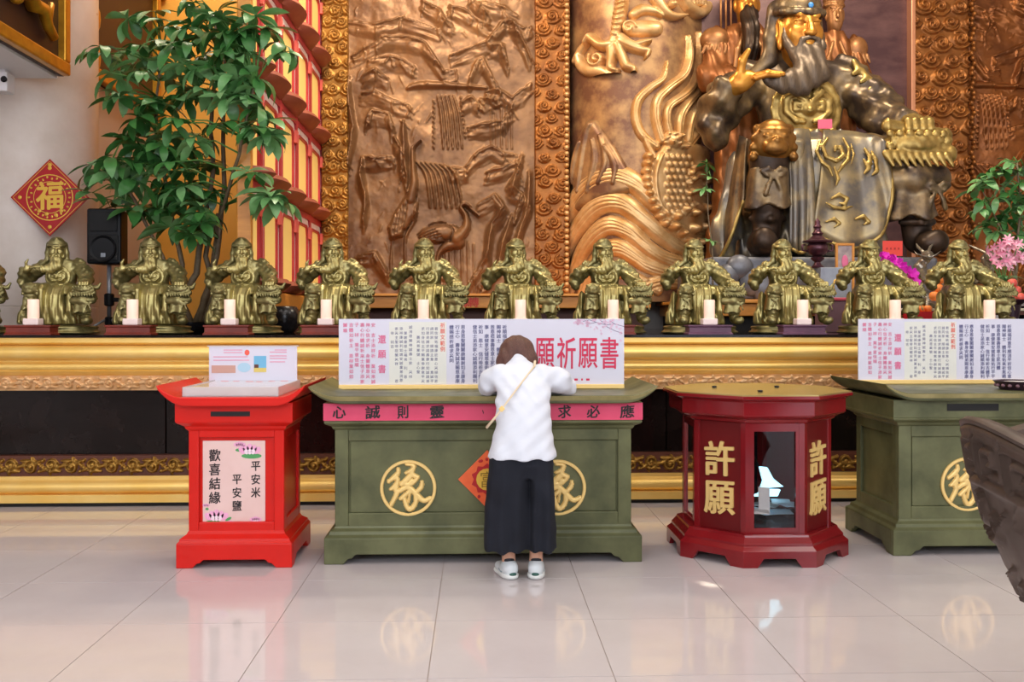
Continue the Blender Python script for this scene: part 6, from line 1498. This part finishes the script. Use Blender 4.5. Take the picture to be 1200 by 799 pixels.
# red paper on a stick
pr = at(1046, 291, 10.28); rp = empty('paper_notice', (pr.x, 10.28, zt_), 'red paper notice on a stand above the magenta orchids', 'sign')
MB().tube([(0, 0.008, 0), (0, 0.008, pr.z-zt_)], 0.006, 6).build('stick', MATS['brown_wood'], rp); MB().box(-0.02-0.05, 0.07, -0.04, 0.04, 0, 0.012).build('stand_foot', MATS['brown_wood'], rp)
MB().box(-0.107, 0.107, -0.002, 0.002, pr.z-zt_-0.08, pr.z-zt_+0.08).build('red_sheet', MATS['red_paper'], rp)
mk = MB()
for k in range(4): mk.box(-0.07+k*0.042, -0.052+k*0.042, -0.004, -0.002, pr.z-zt_-0.012, pr.z-zt_+0.008)
mk.build('dark_marks', mat('dark_red_ink', '#a02a22', 0.6), rp)
# bronze dragons on the offering table
def dragon_ornament(u, v, label, flip=1, sc=1.0):
    p = at(u, v, 10.25); t = empty('dragon_ornament', (p.x, 10.25, zt_+0.012), label, 'ornament'); h = (at(u, 283, 10.25).z-zt_)*sc*0.92
    s = S(); s.chain([(-0.18, 0, 0.04), (-0.05, -0.03, 0.09), (0.06, 0.02, 0.05), (0.15, 0, 0.14), (0.08, -0.02, 0.24), (-0.04, 0.0, 0.25), (-0.10, -0.02, 0.32), (-0.06, -0.06, 0.40)], [0.02, 0.045, 0.05, 0.052, 0.05, 0.046, 0.042, 0.04], k=0.015, f=lambda x, y, z: 0.006*np.sin(x*110)*np.cos(z*110))
    s.build('body', 0.009, MATS['silver_bronze'], t)
    s = S(); s.ell((-0.07, -0.1, 0.415), (0.045, 0.06, 0.042)); s.ell((-0.085, -0.16, 0.40), (0.03, 0.035, 0.024), k=0.02)
    for q in (-1, 1): s.chain([(-0.07+q*0.025, -0.07, 0.45), (-0.05+q*0.05, 0.0, 0.49), (-0.03+q*0.07, 0.03, 0.52)], [0.014, 0.011, 0.005], k=0.008); s.chain([(-0.09+q*0.02, -0.19, 0.40), (-0.12+q*0.08, -0.2, 0.42), (-0.1+q*0.11, -0.17, 0.45)], [0.007, 0.006, 0.003], k=0.004)
    s.build('head', 0.007, MATS['silver_bronze'], t)
    s = S()
    for i in range(9): s.cap((0.17-0.027*i, 0.02, 0.20+0.015*math.sin(i)), (0.19-0.028*i, 0.03, 0.265+0.015*math.sin(i)), 0.016, 0.004, k=0.006)
    for x in (-0.1, 0.12): s.chain([(x, -0.02, 0.10), (x+0.05, -0.07, 0.07), (x+0.03, -0.1, 0.012)], [0.025, 0.02, 0.016], k=0.01); [s.cap((x+0.03, -0.1, 0.012), (x+0.01+0.02*j, -0.135, 0.008), 0.009, 0.004, k=0.004) for j in range(3)]
    s.build('mane_and_legs', 0.007, MATS['silver_bronze'], t)
    t.scale = (flip*h/0.5, h/0.5, h/0.5); return t
dragon_ornament(1090, 340, 'silver bronze coiled dragon ornament left of the last full brass statue')
dragon_ornament(1143, 340, 'silver bronze coiled dragon ornament right behind the last full brass statue', -1, 0.98)
# fruit, cloths and bowl
def fruits(name, spots, r, m, label, group, stem=True):
    mb = MB().lathe([(0.001, -0.92*r), (0.5*r, -0.9*r), (0.9*r, -0.45*r), (r, 0.05*r), (0.85*r, 0.6*r), (0.45*r, 0.88*r), (0.15*r, 0.86*r), (0.001, 0.8*r)], n=16); me = mb.mesh(name, True); me.materials.append(MATS[m])
    sm = MB().tube([(0, 0, 0.8*r), (0.08*r, 0, 1.15*r)], 0.06*r, 6).mesh('stalk'); sm.materials.append(MATS['stem'])
    for (x, y, z), lb in spots:
        o = link(name, me, None, None, (x, y, z)); tag(o, lb, 'fruit', group); link('stalk', sm, None, o)
q = at(1099, 348, 9.55); r = 0.05
pl = empty('fruit_dish', (q.x, 9.55, ZT), 'white pedestal dish holding the tall orange fruit pile', 'dish')
zq = at(1099, 353, 9.55).z-ZT
MB().lathe([(0.06, 0), (0.06, 0.01), (0.018, 0.02), (0.016, zq-0.03), (0.085, zq-0.01), (0.095, zq), (0.08, zq-0.005)], n=24).build('pedestal', MATS['candle_pale'], pl, True, 40)
sp = [((q.x-0.045, 9.53, ZT+zq+r), 'lower orange fruit of the tall pile, leftmost'), ((q.x+0.045, 9.53, ZT+zq+r), 'lower orange fruit of the tall pile, rightmost'), ((q.x, 9.61, ZT+zq+r), 'lower orange fruit of the tall pile, at the back'), ((q.x+0.005, 9.555, ZT+zq+r*2.55), 'middle orange fruit stacked on the tall pile'), ((q.x+0.03, 9.56, ZT+zq+r*4.4), 'topmost orange fruit of the tall pile')]
fruits('orange', sp, r, 'orange_fruit', '', 'oranges on the offering dish')
q = at(1078, 371, 9.25)
rt = empty('fruit_tray', (q.x, 9.25, ZT), 'red cloth tray of orange fruit in front of the dark table', 'tray'); zq = at(1078, 367, 9.25).z-ZT
MB().box(-0.12, 0.12, -0.08, 0.08, 0, max(zq, 0.03)).build('tray', MATS['red_cloth'], rt, bevel=0.008)
for a in ((-0.125, 0.125, -0.085, -0.075), (-0.125, 0.125, 0.075, 0.085)): MB().box(a[0], a[1], a[2], a[3], 0, max(zq, 0.03)+0.015).build('tray_rim', MATS['red_cloth'], rt)
zq = max(zq, 0.03); fruits('orange', [((q.x-0.07, 9.25, ZT+zq+0.04), 'orange fruit on the red tray, leftmost'), ((q.x+0.01, 9.25, ZT+zq+0.04), 'orange fruit on the red tray, middle'), ((q.x+0.08, 9.26, ZT+zq+0.04), 'orange fruit on the red tray, rightmost')], 0.04, 'orange_fruit', '', 'oranges on the red tray')
q = at(1185, 362, 9.45)
bo = empty('offering_bowl', (q.x, 9.45, ZT), 'dark wooden bowl of pink apples at the right edge', 'bowl'); zq = at(1185, 351, 9.45).z-ZT
MB().lathe([(0.07, 0), (0.075, 0.02), (0.05, 0.035), (0.09, zq-0.05), (0.155, zq-0.01), (0.16, zq), (0.15, zq), (0.085, zq-0.04), (0.001, zq-0.045)], n=28).build('bowl', MATS['dark_bowl'], bo, True, 40)
zq += ZT; nm_ = ['front left', 'front right', 'left rim', 'back', 'right rim', 'second layer left', 'second layer right', 'top']
pos = [(-.045, -.07, .0), (.05, -.065, .0), (-.095, .02, 0), (0, .08, 0), (.1, .02, 0), (-.035, -.01, .07), (.05, .0, .07), (.01, .0, .14)]
fruits('apple', [((q.x+a, 9.45+b, zq+0.02+c), 'pink apple heaped in the dark bowl, '+n) for (a, b, c), n in zip(pos, nm_)], 0.048, 'apple', '', 'apples in the dark bowl')
q = at(1186, 369, 9.2); o = MB().box(-0.09, 0.09, -0.05, 0.05, 0, 0.045).build('offering_packet', MATS['orange_fruit'], None, loc=(q.x, 9.2, ZT), bevel=0.008); tag(o, 'small orange red packet in front of the bowl of apples', 'packet')
# lilies in a glass vase
q = at(1178, 345, 9.82); lv = empty('lily_vase', (q.x, 9.82, zt_), 'bunch of pink and white lilies in a clear vase at the right', 'flowers')
MB().lathe([(0.05, 0), (0.045, 0.1), (0.05, 0.22), (0.065, 0.27), (0.06, 0.27), (0.045, 0.2), (0.04, 0.02), (0.001, 0.015)], n=20).build('vase', MATS['vase_glass'], lv, True, 40)
lm2 = petal_flower(0.065, 6, 0.2, 0.35).mesh('flower', True); lm2.materials.append(MATS['lily'])
for k in range(38):
    an = rr.uniform(0, 2*PI); rd = math.sqrt(rr.random()); p = at(1181+20*rd*math.cos(an), 298+19*rd*math.sin(an), 9.8); d_ = (p.x-q.x, rr.uniform(-.12, .08), p.z-zt_)
    o = link('flower', lm2, None, lv, d_); face_cam(o, rr, 0.8); o.scale = [rr.uniform(.7, 1.1)]*3
    if k % 3 == 0: MB().tube([(0.02*math.cos(an), 0.02*math.sin(an), 0.02), (0.03*math.cos(an), 0, 0.25), (d_[0], d_[1]+0.02, d_[2])], 0.005, 5).build('flower_stem', MATS['green_stem'], lv, True)
for k in range(7):
    a = k*0.9; MB().tube([(0, 0, 0.25), (0.08*math.cos(a), -0.04, 0.33), (0.15*math.cos(a), -0.08, 0.30)], [0.006, 0.022, 0.003], 6, True, 0.25).build('leaf_blade', MATS['leaf_gloss_pale'], lv, True)

# ---------------------------------------------------------------- leafy plants: compound leaves of drooping leaflets on real stems
def compound(seed, n=6, L=0.225, wd=0.043, droop=0.9):
    rr = random.Random(seed); mb = MB()
    for k in range(n):
        a = 2*PI*k/n+rr.uniform(-.25, .25); l = L*rr.uniform(.75, 1.12); w_ = wd*rr.uniform(.85, 1.15); dr = droop*rr.uniform(.6, 1.35); c, s = math.cos(a), math.sin(a); V = []; x = z = 0.0; m = 6
        for i in range(m+1):
            t = i/m; ang = 0.25-dr*t*1.5; 
            if i: x += l/m*math.cos(ang); z += l/m*math.sin(ang)
            ww = w_*(math.sin(PI*min(1, 0.04+t*0.94)**1.25))*(0.9 if t < .98 else 0.4)
            for y, dz2 in ((-ww, 0.18*ww), (0, -0.05*ww), (ww, 0.18*ww)): V.append((x*c-y*s, x*s+y*c, z+dz2))
        mb.add(V, [f for i in range(m) for f in ((3*i, 3*i+3, 3*i+4, 3*i+1), (3*i+1, 3*i+4, 3*i+5, 3*i+2))])
    return mb.mesh('leaf', True)
LV = []
for k in range(8):
    me = compound(k, 5+k % 3, droop=(0.5, 0.8, 1.0, 1.2)[k % 4]); me.materials.append(MATS['leaf' if k % 2 else 'leaf_gloss_pale']); LV.append(me)
def plant(name, label, base, Y0, trunks, centers, dy, scale, seed, pot, extra=0):
    rr = random.Random(seed); t = empty(name, (base.x, Y0, base.z), label, 'plant'); O = Vector((base.x, Y0, base.z))
    pot(t); nodes = []
    for pts, rad in trunks:
        w3 = [P(u, v, Y0+d)-O for u, v, d in pts]; q = []
        for i in range(len(w3)-1):
            for k in range(4): q.append(w3[i].lerp(w3[i+1], k/4)+Vector((rr.uniform(-.008, .008), rr.uniform(-.008, .008), 0)))
        q.append(w3[-1]); MB().tube(q, list(np.linspace(rad[0], rad[1], len(q))), 8).build('trunk', MATS['stem'], t, True); nodes += q[2:]
    centers = list(centers)+[(u+rr.uniform(-11, 11), v+rr.uniform(-9, 9)) for u, v in centers for _ in range(extra)]
    for u, v in centers:
        d = rr.uniform(*dy); d = min(d, 8.66-Y0) if extra and u > 258 else max(d, 9.95-Y0-0.55) if extra and 85 < u < 122 and v > 170 else d; p = P(u, v, Y0+d)-O
        near_ = min(nodes, key=lambda n_: (n_-p).length+(0.6 if n_.z > p.z+0.05 else 0)); mid = near_.lerp(p, 0.55)+Vector((0, 0, 0.06))
        MB().tube([near_, mid, p], [0.009, 0.007, 0.005], 5).build('leaf_stalk', MATS['green_stem'], t, True)
        o = link('leaf', rr.choice(LV), None, t, p); o.rotation_euler = (rr.uniform(-.45, .45)+0.25, rr.uniform(-.45, .45), rr.uniform(0, 6.28)); o.scale = [scale*rr.uniform(.85, 1.2)]*3
    return t
cen = [(118, 55), (150, 22), (182, 14), (200, 26), (230, 8), (255, 14), (225, 28), (195, 48), (220, 50), (245, 40), (270, 42), (300, 18), (312, 34), (328, 62), (140, 92), (165, 84), (185, 70), (215, 75), (235, 82), (255, 84), (285, 70), (300, 92), (190, 122), (210, 116), (225, 108), (245, 106), (265, 115), (285, 112), (302, 128), (160, 140), (150, 160), (175, 148), (188, 166), (210, 162), (230, 160), (252, 146), (292, 150), (318, 160), (310, 142), (108, 192), (130, 186), (150, 192), (160, 212), (178, 202), (200, 190), (240, 196), (122, 212), (150, 226), (168, 240), (205, 226), (222, 240), (182, 246), (236, 250), (246, 232), (108, 226), (300, 204), (314, 226), (325, 236), (205, 264), (222, 275), (236, 262), (195, 215), (215, 200), (170, 120), (205, 95), (275, 88), (262, 62), (140, 112), (155, 60), (210, 140), (178, 180), (260, 20), (285, 40), (240, 65), (225, 180), (195, 240), (218, 215), (232, 220), (140, 205), (165, 172)]
bp = P(222, 388, 9.35); bp.z = ZT
def pot1(t): MB().lathe([(0.22, 0), (0.25, 0.03), (0.26, 0.10), (0.24, 0.10), (0.23, 0.07), (0.001, 0.07)], n=28).build('shallow_pot', MATS['pot_dark'], t, True, 40)
plant('potted_tree', 'tall potted tree with drooping palmate leaves beside the lamp niche wall', bp, 9.35,
      [([(224, 380, 0), (212, 352, 0), (230, 320, 0.03), (236, 270, 0), (250, 200, 0), (247, 140, 0.05), (255, 60, 0), (250, 15, 0)], (0.04, 0.012)), ([(230, 380, 0.03), (240, 350, 0), (254, 300, 0), (262, 220, 0), (262, 120, 0), (265, 40, 0)], (0.04, 0.012)),
       ([(216, 380, -0.03), (206, 345, 0), (214, 310, 0), (196, 230, 0), (182, 130, 0), (190, 60, 0)], (0.035, 0.01)), ([(228, 380, 0), (246, 340, 0.02), (256, 260, 0), (280, 180, -0.55), (298, 100, -0.72)], (0.03, 0.01)), ([(220, 375, 0.02), (190, 300, 0), (150, 220, 0), (128, 195, 0)], (0.025, 0.008)), ([(236, 378, 0.05), (252, 345, 0.05), (240, 300, 0.05), (256, 250, 0.05)], (0.035, 0.02))],
      cen, (-0.65, 0.35), 1.2, 3, pot1, 1)
bp2 = P(1192, 350, 10.6); bp2.z = ZT
def pot2(t): MB().lathe([(0.15, 0), (0.2, 0.25), (0.21, 0.27), (0.18, 0.27), (0.17, 0.22), (0.001, 0.22)], n=24).build('pot', MATS['pot_dark'], t, True, 40)
plant('potted_tree', 'dark green leafy plant in front of the red bronze screen at the right edge', bp2, 10.6, [([(1192, 345, 0), (1190, 300, 0), (1196, 240, 0), (1192, 190, 0)], (0.02, 0.008)), ([(1194, 345, 0), (1180, 290, 0), (1165, 250, 0), (1152, 225, 0)], (0.018, 0.006))],
      [(1152, 212), (1166, 196), (1185, 190), (1200, 196), (1176, 218), (1196, 214), (1152, 236), (1168, 232), (1190, 236), (1160, 256), (1178, 258), (1200, 256), (1152, 268), (1188, 276), (1168, 272), (1205, 230), (1210, 270), (1144, 222), (1158, 205), (1175, 200), (1190, 205), (1183, 226), (1200, 240), (1166, 244), (1184, 248), (1196, 268), (1160, 262), (1180, 286), (1198, 284), (1148, 246)], (-0.15, 0.2), 0.95, 9, pot2)
bp3 = P(838, 300, 11.0); bp3.z = ZT+0.341
def pot3(t): MB().lathe([(0.08, 0), (0.11, 0.12), (0.095, 0.12), (0.09, 0.1), (0.001, 0.1)], n=20).build('pot', MATS['pot_dark'], t, True, 40)
plant('slender_plant', 'slender green sprig between the dragon column and the giant figure', bp3, 10.62, [([(836, 340, 0), (834, 290, 0), (829, 235, 0), (828, 195, 0)], (0.01, 0.004))], [(828, 192), (833, 208), (826, 222), (832, 282)], (-0.03, 0.03), 0.6, 4, pot3)
dp = P(333, 378, 9.3); o = MB().lathe([(0.09, 0), (0.14, 0.06), (0.15, 0.16), (0.12, 0.24), (0.10, 0.25), (0.09, 0.24), (0.11, 0.16), (0.001, 0.1)], n=28).build('round_jar', MATS['pot_dark'], None, True, 50, (dp.x, 9.3, ZT)); tag(o, 'glossy dark round jar behind the brass statues by the lamp niche wall', 'jar')

# ---------------------------------------------------------------- loudspeaker, security camera
mat('speaker_black', '#0b0c0f', 0.5, spec=0.3); mat('grille', '#08090b', 0.6, bump=0.6, bscale=220); mat('stand_grey', '#8b8d92', 0.35, 0.4)
YSP = 9.35; sq = P(128, 310, YSP); top = P(128, 246, YSP).z; wsp = (P(148, 300, YSP).x-P(108, 300, YSP).x)/2
ss = empty('speaker_stand', (sq.x, YSP, ZT), 'grey tripod stand under the black loudspeaker', 'stand'); hh = sq.z-ZT
MB().tube([(0, 0, 0.12), (0, 0, hh)], 0.02, 12).build('pole', MATS['stand_grey'], ss, True)
MB().lathe([(0.03, 0.25), (0.045, 0.26), (0.045, 0.36), (0.03, 0.37)], n=16).build('collar', MATS['speaker_black'], ss, True, 40); MB().box(0.04, 0.09, -0.015, 0.015, 0.29, 0.33).build('knob', MATS['speaker_black'], ss, bevel=0.006)
MB().lathe([(0.03, 0.07), (0.04, 0.08), (0.04, 0.14), (0.03, 0.15)], n=16).build('hub', MATS['speaker_black'], ss, True, 40)
for k in range(3):
    a = PI/2+k*2*PI/3; MB().tube([(0.02*math.cos(a), 0.02*math.sin(a), 0.13), (0.22*math.cos(a), 0.22*math.sin(a), 0.012)], 0.012, 8).build('leg', MATS['stand_grey'], ss, True)
sk = empty('loudspeaker', (sq.x, YSP, sq.z), 'black loudspeaker with a round cone and grille on a grey tripod', 'loudspeaker'); sh = top-sq.z
MB().prism([(-wsp, -0.14), (wsp, -0.14), (wsp*0.75, 0.16), (-wsp*0.75, 0.16)], 'z', 0.0, sh).build('cabinet', MATS['speaker_black'], sk, bevel=0.02, seg=3)
MB().box(-wsp*0.86, wsp*0.86, -0.152, -0.13, 0.03, sh*0.52).build('grille', MATS['grille'], sk, bevel=0.01)
MB().lathe([(0.125, 0), (0.12, 0.012), (0.05, -0.03), (0.045, -0.02), (0.001, -0.012)], n=28).xform(Matrix.Translation((0, -0.155, sh*0.27)) @ Matrix.Rotation(PI/2, 4, 'X')).build('woofer_cone', MATS['speaker_black'], sk, True, 40)
hm = MB(); hm.prism([(-wsp*0.8, sh*0.58), (wsp*0.8, sh*0.58), (wsp*0.8, sh*0.94), (-wsp*0.8, sh*0.94)], 'y', -0.15, -0.13); hm.build('horn', MATS['grille'], sk, bevel=0.015)
MB().box(-0.022, 0.022, -0.158, -0.15, 0.06, 0.10).build('badge', MATS['steel_grey'], sk, bevel=0.004)
sc_ = P(4, 106, 9.3); cz = P(4, 94, 9.3).z
sc0 = empty('security_camera', (sc_.x, 9.3, ZB), 'white security camera with a dark lens under the bulkhead', 'camera')
MB().box(-0.08, 0.07, -0.08, 0.08, -0.21, -0.03).build('housing', MATS['white_paint'], sc0, bevel=0.01); MB().box(-0.03, 0.03, -0.03, 0.03, -0.03, 0.0).build('bracket', MATS['white_paint'], sc0)
MB().lathe([(0.025, 0), (0.03, 0.02), (0.02, 0.03), (0.001, 0.028)], n=16).xform(Matrix.Translation((0.05, -0.08, -0.105)) @ Matrix.Rotation(PI/2, 4, 'X')).build('lens', MATS['pot_dark'], sc0, True, 40)

# ---------------------------------------------------------------- woven tray on the right table
q = P(1186, 458, 6.5); wb = empty('carved_tray', (q.x+0.04, 6.5, 1.061), 'dark carved wooden tray of white slips on the table behind the bronze censer', 'tray')
MB().lathe([(0.11, 0), (0.15, 0.055), (0.155, 0.06), (0.145, 0.06), (0.105, 0.01), (0.001, 0.008)], n=28).build('tray', MATS['dark_bowl'], wb, True, 40)
m = MB()
for k in range(18): a = k*2*PI/18; m.ell((0.135*math.cos(a), 0.135*math.sin(a), 0.03), (0.014, 0.014, 0.012), 8, 5)
m.build('carved_bead_ring', MATS['mauve_box'], wb, True)['kind'] = 'stuff'
MB().box(-0.09, 0.09, -0.07, 0.07, 0.012, 0.052).build('slip_stack', MATS['paper'], wb)

# ---------------------------------------------------------------- big bronze censer in the right foreground
mat('censer_bronze', '#5c4f47', 0.42, 0.45, col2='#463a33', nscale=4, rough2=0.52)
def PXY(u, Y): p = P(u, 400, Y); return p
A_ = P(1132, 493, 3.0); dirA = Vector((A_.x, A_.y, 0)).normalized(); nA = Vector((dirA.y, -dirA.x, 0)); CRD = 0.83
cc = Vector((A_.x, A_.y, 0))+nA*CRD; zr = A_.z
cz_ = empty('bronze_censer', (cc.x, cc.y, 0), 'huge dark bronze incense cauldron with key fret rim in the right foreground', 'cauldron')
zk = [0.22, 0.30, 0.4, 0.52, 0.62, 0.70, 0.80, 0.888, 1.045, zr-0.02, zr]; rk_ = [0.22, 0.36, 0.47, 0.565, 0.63, 0.672, 0.727, 0.759, 0.803, 0.828, 0.83]
def Rz(z): return np.interp(z, zk, rk_)
LW = 2*PI*0.8; cr_ = Relief(0, LW, 0.24, zr, 0.0105)
cr_.noise(0.003, 0.05, 2)
nk = 30; cw = LW/nk; zf0, zf1 = zr-0.155, zr-0.045
for k in range(nk):
    x0 = k*cw; f = lambda pts: cr_.stroke([(x0+a*cw, zf0+b*(zf1-zf0)) for a, b in pts], [0.010], 0.024, 'max', pw=0.3, smooth=False)
    f([(0.06, 0.0), (0.06, 1.0), (0.94, 1.0), (0.94, 0.12), (0.30, 0.12), (0.30, 0.72), (0.68, 0.72), (0.68, 0.42), (0.5, 0.42)])
for z in (zr-0.02, zr-0.175): cr_.stroke([(0, z), (LW, z)], [0.014], 0.02, 'max', pw=0.4)
rr = random.Random(6)
for row, (z, n_) in enumerate(((0.965, 13), (0.74, 10), (0.52, 8))):
    for k in range(n_):
        x = LW*(k+0.5*(row % 2)+0.3)/n_; R = 0.062
        cr_.spiral((x, z), R, 1.6, 0.013, 0.022, rr.uniform(0, 6), rr.choice((-1, 1)))
        cr_.spiral((x+0.11, z-0.03), R*0.6, 1.3, 0.011, 0.020, rr.uniform(0, 6), 1)
        cr_.stroke([(x-0.06, z-0.05), (x+0.0, z-0.085), (x+0.09, z-0.075), (x+0.17, z-0.02), (x+0.21, z+0.02)], [0.008, 0.013, 0.006], 0.02)
        cr_.stroke([(x-0.13, z-0.03), (x-0.09, z+0.045), (x-0.03, z+0.08)], [0.005, 0.012, 0.006], 0.02)
ph0 = PI*1.0
zr_ = zr+0.05
def lobe(ph, z): return 0.05*(1-np.cos(4*(ph-math.radians(170))))*np.clip((z-0.72)/(zr-0.72), 0, 1)
me = cr_.mesh('bowl', lambda x, z, h: ((Rz(z)+h)*np.cos(ph0+x/LW*2*PI), (Rz(z)+h)*np.sin(ph0+x/LW*2*PI), z+0.02*np.clip((z-0.72)/(zr-0.72), 0, 1)-lobe(ph0+x/LW*2*PI, z)))
link('bowl', me, MATS['censer_bronze'], cz_)
rm_ = MB().lathe([(0.828, zr-0.016), (0.846, zr-0.006), (0.85, zr+0.006), (0.838, zr+0.014), (0.80, zr+0.008), (0.785, zr-0.05), (0.68, zr-0.3), (0.5, zr-0.45), (0.02, zr-0.5)], n=120, caps=False)
rm_.v = [(x, y, z+0.02*min(1, max(0, (z-0.72)/(zr-0.72)))-float(lobe(math.atan2(y, x), z))) for x, y, z in rm_.v]
rm_.build('rim', MATS['censer_bronze'], cz_, True, 60)
MB().lathe([(0.001, 0.2), (0.2, 0.21), (0.25, 0.25)], n=48, caps=False).build('bottom', MATS['censer_bronze'], cz_, True)
MB().lathe([(0.67, zr-0.31), (0.001, zr-0.29)], n=48, caps=False).build('incense_ash', mat('ash', '#a39a90', 0.9, bump=0.5, bscale=60), cz_, True)
for k in range(3):
    a = PI/6+k*2*PI/3; c, s_ = math.cos(a), math.sin(a)
    MB().tube([(0.42*c, 0.42*s_, 0.42), (0.5*c, 0.5*s_, 0.3), (0.46*c, 0.46*s_, 0.14), (0.5*c, 0.5*s_, 0.05), (0.52*c, 0.52*s_, 0.002)], [0.13, 0.12, 0.075, 0.08, 0.09], 14).build('leg', MATS['censer_bronze'], cz_, True)
